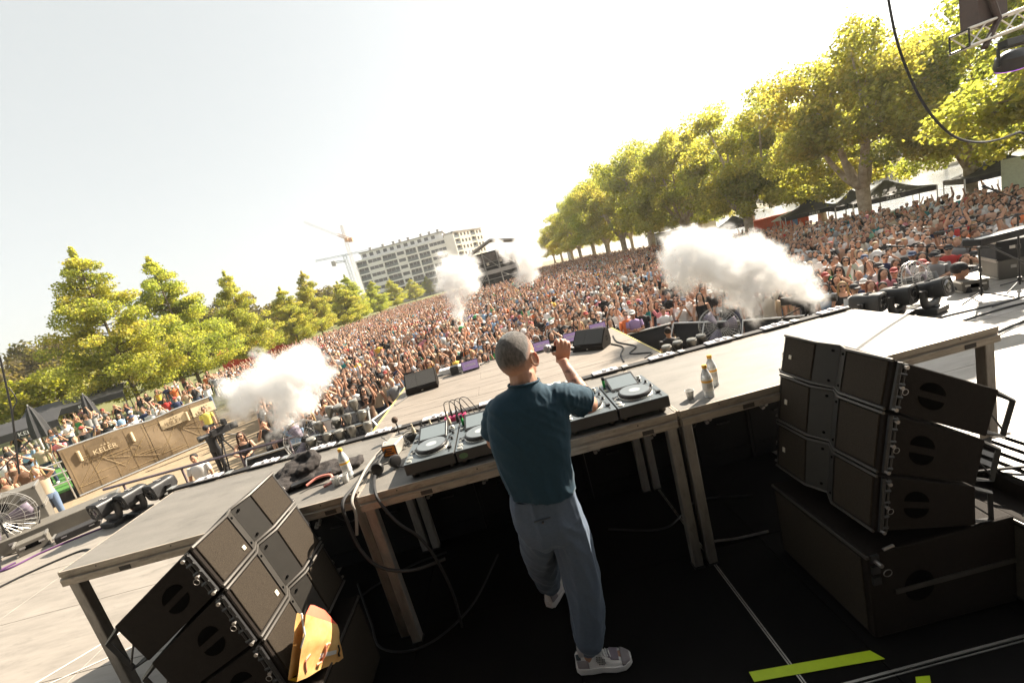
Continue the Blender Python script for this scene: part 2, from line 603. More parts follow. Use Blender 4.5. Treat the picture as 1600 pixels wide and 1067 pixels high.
# ================================================================== booth decks
DY0, DY1, DZ = 2.30, 3.32, 3.10
m_deck = mat('deck_antislip_ply', (0.165, 0.155, 0.139), 0.6, wear=(.5, 4.0, (1, 2.2, 1)), var=0.13, scale=3.0, bump=0.25, bscale=160, stretch=(1, 3, 1), col2=(0.195, 0.182, 0.163))
m_rail = mat('deck_rail_aluminium', (0.37, 0.325, 0.27), 0.5, 0.3, wear=(.75, 7.0, (1, 3, 3)), var=0.3, scale=9, stretch=(1, 7, 7), bump=0.06)
m_groove = mat('dark_rail_groove', (0.05, 0.045, 0.04), 0.7)  # even dark tone for the rail's slots and screws
m_leg = mat('deck_leg_aluminium', (0.30, 0.28, 0.255), 0.5, 0.35, wear=(.6, 6.0, (3, 3, 1)), var=0.25, scale=7, stretch=(4, 4, 1))

def deck(x0, x1, label, DY0=DY0):
    t = thing('stage_deck', label, 'stage deck', ((x0 + x1) / 2, (DY0 + DY1) / 2, SF), 0, 'booth decks in a row')
    base = t.location
    def P(name, mb, m, **k):
        return mb.build(name, m, t, base=base, **k)
    b = MB(); b.bb((x0 + .012, DY0 + .012, DZ - .018), (x1 - .012, DY1 - .012, DZ)); P('deck_top', b, m_deck, bevel=.002)
    # each rail is an extruded profile: lip, groove, lower lip
    prof = [(0, 0.002), (0, -.03), (.006, -.034), (.006, -.044), (-.008, -.049), (-.008, -.092), (.004, -.098), (.03, -.098), (.03, -.02), (.011, -.02), (.011, .002)]
    for (a, c, nrm) in (((x0 + .012, DY0), (x1 - .012, DY0), (0, 1)), ((x1 - .012, DY1), (x0 + .012, DY1), (0, -1)), ((x0, DY1 - .012), (x0, DY0 + .012), (1, 0)), ((x1, DY0 + .012), (x1, DY1 - .012), (-1, 0))):
        r_ = MB()
        poly = [Vector((a[0] + nrm[0] * d, a[1] + nrm[1] * d, DZ + z)) for d, z in prof]
        r_.prism(poly, (0, 0, 0), (c[0] - a[0], c[1] - a[1], 0))
        o = P('frame_rail', r_, m_rail)
        if nrm == (0, 1):
            s_ = MB()
            for k in range(4):
                xx = x0 + .25 + k * (x1 - x0 - .5) / 3
                s_.cyl((xx, DY0 - .001, DZ - .016), (xx, DY0 + .004, DZ - .016), .005, n=8)
            for xx in (x0 + .42, x1 - .2):
                s_.bb((xx - .035, DY0 - .0105, DZ - .085), (xx + .035, DY0 - .006, DZ - .058))
            s_.build('rail_slot', m_groove, o, base=base)
    for lx in (x0 + .045, x1 - .045):
        for ly in (DY0 + .05, DY1 - .05):
            l = MB(); l.bb((lx - .03, ly - .03, SF + .012), (lx + .03, ly + .03, DZ - .098))
            o = P('leg', l, m_leg, bevel=.004)
            fo = MB(); fo.bb((lx - .034, ly - .034, SF + .001), (lx + .034, ly + .034, SF + .012)); fo.build('rubber_foot', m_black, o, base=base)
    return t
deck(-3.085, -1.152, 'left booth deck with a dark sweater lying on its grey top', 2.37)
deck(-1.148, 0.848, 'middle booth deck carrying the four players')
deck(0.852, 2.85, 'right booth deck with two water bottles on its sunlit top')

# ---- LED panels hung on the audience side of the decks, seen from behind
m_ledback = mat('led_panel_back', (0.004, 0.004, 0.0045), 0.7, spec=.2, var=0.3, scale=10)
m_grey_print = mat('grey_print', (0.80, 0.80, 0.79), 0.6)
m_paper = mat('paper_sticker', (0.60, 0.58, 0.55), 0.7, var=0.15, scale=40)
m_redst = mat('red_sticker', (0.30, 0.11, 0.06), 0.7)
m_led = mat('orange_status_led', (0.8, 0.3, 0.08), 0.4, emit=(1.0, 0.45, 0.15, 2.5))
PW = 0.5
def led_panel():
    t = thing('led_panel', 'x', 'LED panel', (0, 0, 0), 0, 'LED panels along the booth front')
    f = MB()
    f.bb((.003, 3.345, 2.002), (PW - .003, 3.375, 3.06))
    for (a, c) in (((.003, 2.003), (.03, 3.085)), ((PW - .03, 2.003), (PW - .003, 3.085)), ((.03, 2.10), (PW - .03, 2.135)), ((.03, 3.05), (PW - .03, 3.085)), ((.03, 2.57), (PW - .03, 2.60))):
        f.bb((a[0], 3.335, a[1]), (c[0], 3.40, c[1]))
    f.build('frame', m_ledback, t)
    c = MB(); c.bb((.003, 3.335, 3.0855), (PW - .003, 3.41, 3.118)); tp = c.build('top_rim', m_blackmatte, t, bevel=.003)
    l = MB()
    l.bb((.24, 3.328, 3.1185), (.46, 3.408, 3.130)); l.bb((.33, 3.345, 3.130), (.36, 3.39, 3.142)); l.bb((.40, 3.345, 3.130), (.42, 3.39, 3.142))
    l.build('latch', mat('pale_latch', (.62, .60, .62), .4, .3), tp, bevel=.002)
    l = MB(); l.bb((.0, 3.336, 3.119), (.05, 3.40, 3.126)); l.build('corner_plate', m_steel, tp)
    bx = MB(); bx.bb((.14, 3.30, 2.66), (.36, 3.335, 2.98)); bx.build('power_box', m_ledback, t, bevel=.006)
    s = MB(); s.bb((.20, 3.2965, 2.90), (.29, 3.2995, 2.955)); s.build('sticker', m_paper, t)
    s = MB(); s.bb((.235, 3.2965, 2.735), (.285, 3.2995, 2.77)); s.build('sticker', m_paper, t)
    s = MB(); s.bb((.286, 3.2965, 2.735), (.315, 3.2995, 2.77)); s.build('sticker', m_redst, t)
    text_obj('AVK', .085, m_grey_print, t, (.25, 3.298, 2.80), (R(90), 0, 0), .0008)
    a = MB(); a.prism([(.318, 3.298, 2.815), (.34, 3.298, 2.845), (.296, 3.298, 2.845)], (0, -.001, 0), (0, 0, 0)); a.build('logo_mark', m_grey_print, t)
    d = MB(); d.ell((.165, 3.298, 2.745), (.003, .003, .003), 6, 4); d.build('status_light', m_led, t)
    h = MB()
    h.tube([(.20, 3.335, 2.40), (.20, 3.31, 2.41), (.30, 3.31, 2.41), (.30, 3.335, 2.40)], .008, 6); h.build('handle', m_black, t, smooth=True)
    pl = MB(); pl.cyl((.10, 3.335, 2.48), (.10, 3.29, 2.46), .016, n=10); pl.cyl((.13, 3.335, 2.50), (.13, 3.29, 2.48), .014, n=10); pl.build('plug', mat('pale_plug', (0.38, 0.36, 0.33), .5), t)
    return t
lp = led_panel()
ordn = ['first', 'second', 'third', 'fourth', 'fifth', 'sixth', 'seventh', 'eighth', 'ninth', 'tenth', 'eleventh', 'twelfth']
for i in range(12):
    o = lp if i == 0 else copy_tree(lp)
    o.location = (-3.15 + PW * i, 0, 0)
    o['label'] = 'black LED panel back with maker lettering under the decks, %s from the left end' % ordn[i]
# cables swinging from panel to panel
for i in range(11):
    x = -2.95 + PW * i
    b = MB()
    b.tube(catenary((x, 3.28, 2.78), (x + .42, 3.28, 2.74), 0.22 + .05 * ((i * 7) % 3), 12), .006, 6)
    tag(b.build('panel_cable', m_rubber, smooth=True), 'thin black cable looping between the %s and %s LED panels' % (ordn[i], ordn[i + 1]), 'cable', 'cables behind the LED panels')
# loose floor cables under the booth
for k, (pts, lab) in enumerate((
    ([(-1.75, 3.05, 2.012), (-1.5, 2.6, 2.012), (-1.35, 2.35, 2.012), (-1.05, 2.28, 2.012), (-0.75, 2.5, 2.012), (-0.55, 2.95, 2.012)], 'black floor cable curving round the left pair of deck legs'),
    ([(0.35, 2.9, 2.012), (0.75, 2.75, 2.012), (1.1, 2.95, 2.012), (1.5, 2.85, 2.012)], 'black floor cable behind the right pair of deck legs'),
    ([(1.0, 2.5, 2.012), (1.15, 2.47, 2.012), (1.36, 2.46, 2.012)], 'short grey floor cable running to the right subwoofer'),
    ([(-1.85, 2.7, 2.012), (-1.6, 2.95, 2.012), (-1.3, 3.1, 2.012), (-1.0, 3.15, 2.012)], 'black floor cable behind the left speaker stack'))):
    b = MB(); b.tube(spline(pts, 8), .008, 6)
    tag(b.build('floor_cable', m_rubber if k != 2 else m_steel, smooth=True), lab, 'cable', 'loose cables under the booth')

# ================================================================== speaker stacks
m_cab = mat('speaker_cabinet', (0.0135, 0.0100, 0.0080), 0.75, spec=.15, wear=(.5, 9.0, (1, 1, 1)), var=0.2, scale=40, bump=0.25, bscale=220)
m_grille = mat('speaker_grille', (0.040, 0.031, 0.022), 0.8, 0.0, var=0.35, scale=180, bump=0.6, bscale=380, spec=0.2)
m_guide = mat('speaker_waveguide', (0.036, 0.033, 0.029), 0.5, var=0.1, scale=12, spec=.3)
m_trim = mat('speaker_trim', (0.075, 0.068, 0.060), 0.45, 0.3, var=0.1)
m_moon = mat('handle_recess', (0.001, 0.001, 0.001), 0.9, spec=.05)
m_pin = mat('worn_steel_pin', (.30, .28, .26), .4, .8)
m_badge = mat('pale_badge', (0.6, 0.55, 0.45), 0.4)
SY0, SY1 = 1.63, 2.285

def line_box(mx, FT, FB, BB, BT, label):
    """profile corners in (x, z) of the near side; mx mirrors x. Front looks at the DJ."""
    W = SY1 - SY0
    t = thing('line_array_speaker', label, 'speaker', (mx * (FB[0] + BB[0]) / 2, (SY0 + SY1) / 2, min(FB[1], BB[1])), 0, 'left speaker stack' if mx < 0 else 'right speaker stack')
    base = t.location
    def pt(u, v, y, out=0.0):
        # u: 0 front .. 1 back, v: 0 bottom .. 1 top, out: metres in front of the face
        x = (FB[0] * (1 - u) + BB[0] * u) * (1 - v) + (FT[0] * (1 - u) + BT[0] * u) * v
        z = (FB[1] * (1 - u) + BB[1] * u) * (1 - v) + (FT[1] * (1 - u) + BT[1] * u) * v
        x -= out * nx; z -= out * nz
        return Vector((mx * x, y, z))
    fx, fz = FT[0] - FB[0], FT[1] - FB[1]
    L = math.hypot(fx, fz)
    nx, nz = fz / L, -fx / L          # inward normal of the face (towards the back)
    def flip(fs):
        return fs if mx > 0 else [tuple(reversed(f)) for f in fs]
    # cabinet with the V front
    plan = [(0, 0), (.36, 0), (.5, -.055), (.64, 0), (1, 0)]
    e = .012
    c = MB()
    vs = []
    for v in (0 + e, 1 - e):
        for (w, o_) in plan:
            vs.append(pt(0, v, SY0 + w * W, o_))
        vs.append(pt(1, v, SY1)); vs.append(pt(1, v, SY0))
    n = 7
    c.add(vs, flip([tuple(range(n)), tuple(range(2 * n - 1, n - 1, -1))] + [(i, n + i, n + (i + 1) % n, (i + 1) % n) for i in range(n)]))
    c.build('cabinet', m_cab, t, base=base, bevel=.004)
    # grilles
    for (w0, w1) in ((.03, .345), (.655, .97)):
        g_ = MB()
        vs = [pt(0, v, SY0 + w * W, o_) for o_ in (-.004, .007) for v, w in ((.07, w0), (.07, w1), (.93, w1), (.93, w0))]
        g_.add(vs, flip([(0, 1, 2, 3), (7, 6, 5, 4), (0, 4, 5, 1), (1, 5, 6, 2), (2, 6, 7, 3), (3, 7, 4, 0)]))
        go = g_.build('grille', m_grille, t, base=base, bevel=.002)
        if w0 < .1 or mx > 0:
            bd = MB()
            wy = (.30 if w0 < .1 else .70) if mx < 0 else (.9 if w0 > .5 else .3)
            if not (mx > 0 and w0 < .1):
                vs = [pt(0, v, SY0 + w * W, o_) for o_ in (.0072, .0105) for v, w in ((.18, wy - .014), (.18, wy + .014), (.27, wy + .014), (.27, wy - .014))] if mx < 0 else [pt(0, v, SY0 + w * W, o_) for o_ in (.0072, .0105) for v, w in ((.42, wy - .014), (.42, wy + .014), (.52, wy + .014), (.52, wy - .014))]
                bd.add(vs, flip([(0, 1, 2, 3), (7, 6, 5, 4), (0, 4, 5, 1), (1, 5, 6, 2), (2, 6, 7, 3), (3, 7, 4, 0)]))
                bd.build('badge', m_badge, go, base=base)
    # V panels
    for (w0, o0, w1, o1) in ((.362, .003, .499, -.051), (.501, -.051, .638, .003)):
        g_ = MB()
        vs = [pt(0, v, SY0 + w * W, o_ + d) for d in (-.004, .002) for v, w, o_ in ((.05, w0, o0), (.05, w1, o1), (.95, w1, o1), (.95, w0, o0))]
        g_.add(vs, flip([(0, 1, 2, 3), (7, 6, 5, 4), (0, 4, 5, 1), (1, 5, 6, 2), (2, 6, 7, 3), (3, 7, 4, 0)]))
        wg = g_.build('waveguide', m_guide, t, base=base)
        sc = MB()
        wa, oa = w0 * .72 + w1 * .28, o0 * .72 + o1 * .28
        for v in (.15, .85):
            sc.cyl(pt(0, v, SY0 + wa * W, oa), pt(0, v, SY0 + wa * W, oa + .006), .007, n=8)
        sc.build('screw', m_moon, wg, base=base)
    # trim rails along the top and bottom front edge
    for v in (.02, .975):
        r_ = MB()
        r_.tube([pt(0, v, SY0 + w * W, o_ + .006) for (w, o_) in plan], .0075, 6)
        r_.build('trim_rail', m_trim, t, base=base, smooth=True)
    # side handles: two half moons, on the near and far side
    for ys, sgn in ((SY0, -1), (SY1, 1)):
        for up in (0, 1):
            h = MB()
            poly = []
            for k in range(11):
                a = math.pi * k / 10
                cu, cv = .40 + .125 * math.cos(a), (.565 + .20 * math.sin(a)) if up else (.435 - .20 * math.sin(a))
                poly.append(pt(cu, cv, ys))
            h.prism(poly, (0, sgn * .0015, 0), (0, -sgn * .02, 0))
            h.build('handle', m_moon, t, base=base)
    # rigging: front corner bars with pins, rear frame loops
    for ys, sgn in ((SY0, -1), (SY1, 1)):
        r_ = MB()
        a, b_ = pt(.035, .03, ys + sgn * .011), pt(.035, .97, ys + sgn * .011)
        a2, b2 = pt(.085, .03, ys + sgn * .011), pt(.085, .97, ys + sgn * .011)
        r_.tube([a, b_], .010, 6); r_.tube([a2, b2], .006, 6)
        for v in (.1, .3, .55, .75, .92):
            r_.tube([pt(.02, v, ys + sgn * .012), pt(.10, v + .015, ys + sgn * .012)], .008, 6)
        ro = r_.build('rigging_bar', m_black, t, base=base)
        p_ = MB()
        for v, u_ in ((.06, .03), (.5, .05), (.9, .06)):
            p_.cyl(pt(u_, v, ys + sgn * .012), pt(u_, v, ys + sgn * .03), .006, n=8)
            p_.cyl(pt(u_, v, ys + sgn * .03), pt(u_, v, ys + sgn * .035), .0085, n=8)
        ring = [pt(.06, .5, ys + sgn * .045) + Vector((.013 * math.cos(q), sgn * -.006, .013 * math.sin(q) - .014)) for q in np.linspace(0, 6.28, 13)[:-1]]
        p_.tube(ring, .0014, 5, closed=True)
        p_.build('quick_pin', m_pin, ro, base=base, smooth=True)
        q = MB()
        fr = [pt(1.0, .92, ys - sgn * .012), pt(1.18, .86, ys - sgn * .012), pt(1.18, .12, ys - sgn * .012), pt(1.0, .08, ys - sgn * .012)]
        q.tube(fr, .012, 4); q.tube([pt(1.0, .5, ys - sgn * .012), pt(1.18, .2, ys - sgn * .012)], .004, 5)
        q.build('rear_frame', m_black, t, base=base)
    return t

FRT = [((1.552, 3.400), (1.492, 3.182)), ((1.490, 3.174), (1.432, 2.892)), ((1.430, 2.884), (1.385, 2.600))]
BCK = [((2.005, 3.135), (1.935, 2.925)), ((1.930, 2.915), (1.875, 2.705)), ((1.872, 2.695), (1.865, 2.490))]
for mx, side in ((1, 'right'), (-1, 'left')):
    for k, nm_ in enumerate(('top', 'middle', 'lowest')):
        line_box(mx, FRT[k][0], FRT[k][1], BCK[k][1], BCK[k][0],
                 {('right', 0): 'topmost unlit black speaker box of the right stack, tilted up', ('right', 1): 'middle black speaker box of the right stack',
                  ('right', 2): 'lowest of the three tilted speaker boxes above the right subwoofer',
                  ('left', 0): 'topmost sunlit speaker box of the left stack, tilted up', ('left', 1): 'middle sunlit speaker box of the left stack',
                  ('left', 2): 'lowest of the sunlit speaker boxes, behind the orange bag'}[(side, k)])

def subwoofer(x0, x1, y0, y1, z0, z1, label, grp):
    t = thing('subwoofer', label, 'subwoofer', ((x0 + x1) / 2, (y0 + y1) / 2, z0), 0, grp)
    base = t.location
    c = MB(); c.bb((x0, y0, z0 + .015), (x1, y1, z1)); c.build('cabinet', m_cab, t, base=base, bevel=.012, seg=2)
    s = 1 if x0 > 0 else -1
    fx = x0 if s > 0 else x1
    g_ = MB(); g_.bb((fx - s * .008, y0 + .03, z0 + .04), (fx - s * .001, y1 - .03, z1 - .035)); g_.build('grille', m_grille, t, base=base, bevel=.002)
    tr = MB(); tr.bb((fx - s * .006, y0 - .004, z1 - .02), (fx + s * .01, y1 + .002, z1 - .006)); tr.build('trim_rail', m_trim, t, base=base)
    h = MB()
    cx, cz = (x0 + x1) / 2 - s * .12, (z0 + z1) / 2 + .01
    for up in (1, -1):
        poly = [(cx + .07 * math.cos(math.pi * k / 10), y0, cz + up * (.012 + .07 * math.sin(math.pi * k / 10))) for k in range(11)]
        hh = MB(); hh.prism(poly, (0, -.0015, 0), (0, .02, 0)); hh.build('handle', m_moon, t, base=base)
    st_ = MB(); st_.bb((min(x0, x1) + .12, y0 - .006, cz - .012), (max(x0, x1) - .005, y0 - .001, cz + .014)); st_.build('side_strip', m_trim, t, base=base)
    r_ = MB()
    for v in (.0, .06, .12):
        r_.bb((fx + s * .012, y0 - .012, z1 - .16 + v), (fx + s * .05, y0 - .001, z1 - .12 + v))
    ro = r_.build('rigging_bar', m_black, t, base=base)
    p_ = MB(); p_.cyl((fx + s * .03, y0 - .012, z1 - .03), (fx + s * .03, y0 - .045, z1 - .03), .01, n=10); p_.cyl((fx + s * .08, y0 - .002, z1 + .012), (fx + s * .13, y0 - .002, z1 + .02), .007, n=8)
    ring = [(fx + s * (.075 + .02 * math.cos(q)), y0 - .02, z1 - .1 + .018 * math.sin(q)) for q in np.linspace(0, 6.28, 13)[:-1]]
    p_.tube(ring, .002, 5, closed=True)
    p_.build('quick_pin', m_pin, ro, base=base, smooth=True)
    for px in (x0 + .06, x1 - .06):
        for py in (y0 + .06, y1 - .06):
            f_ = MB(); f_.cyl((px, py, z0), (px, py, z0 + .016), .025, n=10); f_.build('rubber_foot', m_black, t, base=base)
    return t
subwoofer(1.335, 2.05, SY0, SY1, SF + .001, 2.488, 'wide dark subwoofer at the foot of the right stack', 'subwoofers under the stacks')
subwoofer(-2.05, -1.335, SY0, SY1, SF + .001, 2.488, 'subwoofer at the foot of the left stack, cut by the frame', 'subwoofers under the stacks')
subwoofer(2.06, 2.74, 1.50, 2.17, SF + .001, 2.47, 'second subwoofer right of the first, reaching the frame edge', 'subwoofers under the stacks')
# amplifier case and cable loops behind the right stack
t = thing('amplifier_case', 'dark amplifier case with cables on top of the far right subwoofer', 'case', (2.32, 1.75, SF + .47))
b = MB(); b.bb((2.2, 1.56, SF + .471), (2.62, 2.1, SF + .56)); b.build('body', m_cab, t, base=t.location, bevel=.01)
for k in range(5):
    b = MB(); b.bb((2.22 + .08 * k, 1.6, SF + .561), (2.265 + .08 * k, 2.05, SF + .573)); b.build('lid_slat', m_trim, t, base=t.location)
b = MB(); b.bb((2.3, 1.545, SF + .49), (2.45, 1.559, SF + .54)); b.build('handle', m_steel, t, base=t.location)
for k, (pts, lab) in enumerate((
    ([(2.06, 1.6, 2.50), (2.14, 1.54, 2.66), (2.24, 1.50, 2.60), (2.27, 1.47, 2.40)], 'grey cable arching over the amplifier case'),
    ([(2.08, 1.9, 2.55), (2.35, 1.75, 2.60), (2.68, 1.7, 2.52), (2.8, 1.6, 2.1), (3.0, 1.55, 2.015)], 'black cable falling off the amplifier case to the floor'),
    ([(2.9, 2.0, 2.012), (3.3, 2.2, 2.012), (3.8, 2.15, 2.012), (4.6, 2.5, 2.012)], 'black cable lying on the bright floor right of the deck'))):
    b = MB(); b.tube(spline(pts, 8), .012 if k == 0 else .008, 7); tag(b.build('speaker_cable', m_steel if k == 0 else m_rubber, smooth=True), lab, 'cable')

# ================================================================== DJ players, mixer and small things on the decks
m_pl = mat('player_faceplate', (0.125, 0.145, 0.155), 0.3, 0.25, var=0.08, scale=20)  # sky reflection on the faceplates put into the blue-grey base
m_plside = mat('player_body', (0.022, 0.021, 0.021), 0.35, var=0.2)
m_screen = mat('player_screen', (0.20, 0.235, 0.25), 0.12, 0.0, var=0.04, scale=3, spec=1.0)  # pale base colour stands in for sky mirrored in the screens
m_jogtop = mat('jog_top', (0.155, 0.175, 0.185), 0.28, 0.2, var=0.05)
m_silver = mat('silver_ring', (0.7, 0.66, 0.58), 0.25, 0.8, var=0.05)
m_disc = mat('jog_display', (0.32, 0.35, 0.36), 0.15, 0.0)
m_green = mat('green_stick', (0.05, 0.55, 0.12), 0.4)

def player(x0, y0, label, sticker=False, stick=False, W=.318, D=.46, H=.115):
    t = thing('dj_player', label, 'DJ player', (x0 + W / 2, y0 + D / 2, DZ), 0, 'DJ players on the middle deck')
    o0 = Vector((-W / 2, -D / 2, 0))
    def P(n_, mb, m, par=None, **k):
        mb.v = [tuple(Vector(v) + o0) for v in mb.v]
        return mb.build(n_, m, par or t, **k)
    zf, zb = .105, .112
    b = MB()
    b.prism([(0, 0, .032), (0, 0, zf - .004), (0, D, zb - .004), (0, D, .03)], (0.001, 0, 0), (W - .001, 0, 0))
    P('body', b, m_plside, bevel=.004)
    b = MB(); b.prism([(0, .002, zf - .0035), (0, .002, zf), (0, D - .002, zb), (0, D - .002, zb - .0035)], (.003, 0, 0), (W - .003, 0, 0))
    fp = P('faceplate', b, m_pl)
    for fx in (.04, W - .04):
        for fy in (.05, D - .05):
            b = MB(); b.lathe([(.021, .0005), (.023, .006), (.023, .022), (.018, .03)], (fx, fy, 0), 14); P('foot', b, mat('player_foot', (.10, .085, .07), .35, .5), smooth=True)
    # raised screen
    b = MB()
    ys, ye = .285, .445
    b.prism([(0, ys, zb - .001), (0, ys + .004, zb + .004), (0, ye - .012, zb + .052), (0, ye + .006, zb + .052), (0, ye + .01, zb - .001)], (.045, 0, 0), (W - .075, 0, 0))
    so = P('screen_housing', b, m_plside, bevel=.003)
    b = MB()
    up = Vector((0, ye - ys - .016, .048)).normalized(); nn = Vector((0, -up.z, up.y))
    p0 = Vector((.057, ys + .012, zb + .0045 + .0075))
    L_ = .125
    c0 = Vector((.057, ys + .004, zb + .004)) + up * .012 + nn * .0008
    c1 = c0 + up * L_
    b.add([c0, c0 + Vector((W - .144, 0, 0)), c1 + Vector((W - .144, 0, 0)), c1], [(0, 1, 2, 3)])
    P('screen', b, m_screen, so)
    # hot cue buttons
    for k in range(8):
        b = MB(); b.bb((.047 + k * .026, .268, zb - .003), (.066 + k * .026, .277, zb + .0035)); P('hot_cue_button', b, m_black, bevel=.001)
    # jog wheel
    cx, cy_ = .162, .155
    zt = zf + .003
    b = MB(); b.lathe([(.108, -.002), (.108, .004), (.100, .008)], (cx, cy_, zt), 40); jo = P('jog_wheel', b, m_silver, smooth=True)
    b = MB(); b.lathe([(.1, .0055), (.103, .010), (.103, .020), (.098, .026), (.092, .027)], (cx, cy_, zt), 40); P('jog_rim', b, m_plside, jo, smooth=True)
    b = MB()
    for k in range(40):
        a = 2 * math.pi * k / 40
        b.box((cx + .1035 * math.cos(a), cy_ + .1035 * math.sin(a), zt + .015), (.004, .006, .009), (0, 0, a))
    P('jog_grip', b, m_black, jo)
    b = MB(); b.lathe([(.092, .0265), (.092, .0285), (.036, .0285)], (cx, cy_, zt), 40); P('jog_top', b, m_jogtop, jo, smooth=True, angle=20)
    b = MB(); b.lathe([(.036, .028), (.035, .0292)], (cx, cy_, zt), 24); P('jog_display', b, m_disc, jo)
    # buttons: cue / play at left front, loop buttons, tempo slider at right, knobs
    for k, (bx_, by_, r_) in enumerate(((.03, .035, .017), (.03, .08, .017))):
        b = MB(); b.lathe([(r_, 0), (r_, .005), (r_ - .003, .007)], (bx_, by_, zt - .002), 16); P('round_button', b, m_silver, smooth=True)
    for k in range(6):
        b = MB(); b.bb((.018 + (k % 2) * .018, .13 + (k // 2) * .02, zt - .002), (.031 + (k % 2) * .018, .144 + (k // 2) * .02, zt + .004)); P('small_button', b, m_black if k % 3 else m_silver, bevel=.001)
    b = MB(); b.bb((W - .036, .03, zt - .001), (W - .030, .16, zt + .0005)); P('tempo_slot', b, m_black)
    b = MB(); b.bb((W - .047, .072, zt + .001), (W - .019, .094, zt + .012)); P('tempo_slider', b, m_black, bevel=.002)
    for k, (bx_, by_) in enumerate(((W - .03, .21), (W - .055, .345), (W - .03, .30))):
        b = MB(); b.lathe([(.011, 0), (.011, .004), (.008, .006), (.0075, .016), (.006, .017)], (bx_, by_, zb - .003), 14); P('knob', b, m_black if k else m_plside, smooth=True)
    b = MB(); b.lathe([(.017, 0), (.017, .008), (.012, .010), (.012, .02), (.010, .022)], (W - .045, .40, zb - .002), 18); P('browse_knob', b, m_silver, smooth=True)
    for k in range(4):
        b = MB(); b.bb((W - .06, .225 + k * .016, zt - .002), (W - .046, .234 + k * .016, zt + .003)); P('small_button', b, m_black)
    for k in range(3):
        b = MB(); b.bb((.012, .30 + k * .03, zb - .002), (.034, .318 + k * .03, zb + .003)); P('small_button', b, m_silver if k == 1 else m_black)
    if stick:
        b = MB(); b.bb((.020, .395, zb), (.036, .412, zb + .052)); P('usb_stick', b, m_green, bevel=.002)
        b = MB(); b.bb((.0195, .3945, zb + .0525), (.0365, .4125, zb + .075)); P('usb_cap', b, m_black)
    if sticker:
        b = MB()
        b.prism([(.045 + .028 * math.cos(q), 0, .068 + .018 * math.sin(q)) for q in np.linspace(0, 6.283, 17)[:-1]], (0, -.0012, 0), (0, .001, 0))
        P('sticker', b, mat('green_sticker', (.10, .22, .10), .5))
    return t
player(-.832, 2.345, 'leftmost DJ player, beside the headphones')
player(-.508, 2.345, 'second DJ player from the left with a round green sticker on its front edge', True, True)
player(.188, 2.335, 'third DJ player from the left, under the raised elbow')
player(.512, 2.335, 'rightmost DJ player, fully in view beside the bottles', False, True)

# mixer between them, mostly hidden by the DJ
t = thing('dj_mixer', 'black DJ mixer with rows of knobs hidden behind the DJ', 'mixer', (0, 2.57, DZ))
b = MB(); b.bb((-.18, -.21, .02), (.18, .21, .10)); b.build('body', m_plside, t, bevel=.004)
b = MB(); b.bb((-.178, -.207, .1005), (.178, .207, .104)); b.build('faceplate', m_pl, t)
for i in range(4):
    for j in range(5):
        b = MB(); b.lathe([(.011, 0), (.011, .004), (.008, .006), (.008, .018)], (-.105 + .07 * i, .16 - .045 * j, .104), 12); b.build('knob', m_black, t, smooth=True)
    b = MB(); b.bb((-.118 + .07 * i, -.11, .1045), (-.092 + .07 * i, -.095, .118)); b.build('fader', m_black, t)
for fx in (-.15, .15):
    for fy in (-.18, .18):
        b = MB(); b.cyl((fx, fy, 0.0005), (fx, fy, .02), .02, n=12); b.build('foot', m_black, t)


# headphones
t = thing('headphones', 'black folded headphones lying left of the leftmost player', 'headphones', (-1.02, 2.58, DZ), R(25))
for s_ in (-1, 1):
    b = MB(); ax = Euler((R(78), 0, R(20 * s_))).to_matrix()
    b.lathe([(.030, 0), (.041, .006), (.043, .02), (.036, .03), (.02, .034)], (s_ * .055, 0, .044), 20, ax); c = b.build('ear_cup', m_plside, t, smooth=True)
    b = MB(); b.lathe([(.022, -.012), (.038, -.01), (.041, .004), (.03, .008)], (s_ * .055, 0, .044), 20, ax); b.build('ear_pad', m_rubber, c, smooth=True)
b = MB(); b.tube(spline([(-.075, .0, .05), (-.10, .06, .03), (-.06, .13, .014), (.03, .135, .014), (.09, .07, .03), (.075, 0, .05)], 6), [(.011, .006)] * 31, 8); b.build('headband', m_plside, t, smooth=True)
b = MB(); b.tube(spline([(.05, -.02, .02), (.11, -.10, .008), (.20, -.17, .01), (.30, -.26, .007), (.36, -.31, .007)], 6), .0035, 6); b.build('cord', m_rubber, t, smooth=True)

# orange DI box
t = thing('direct_box', 'small orange faced metal box among the cables', 'direct box', (-1.04, 2.88, DZ), R(-12))
b = MB(); b.bb((-.055, -.07, .001), (.055, .07, .085)); b.build('case', mat('di_case', (.50, .47, .42), .4, .5), t, bevel=.004)
b = MB(); b.bb((-.055, -.0735, .001), (.055, -.0705, .085)); b.build('front_plate', m_black, t)
b = MB(); b.bb((-.048, -.0755, .008), (.048, -.0737, .078)); pl_ = b.build('face_label', mat('orange_label', (.70, .22, .02), .5), t)
for k, (xa, xb) in enumerate(((-.03, .03), (-.035, .02), (-.02, .035))):
    b = MB(); b.bb((xa, -.0768, .056 - .017 * k), (xb, -.0757, .064 - .017 * k)); b.build('print_line', m_black, pl_)

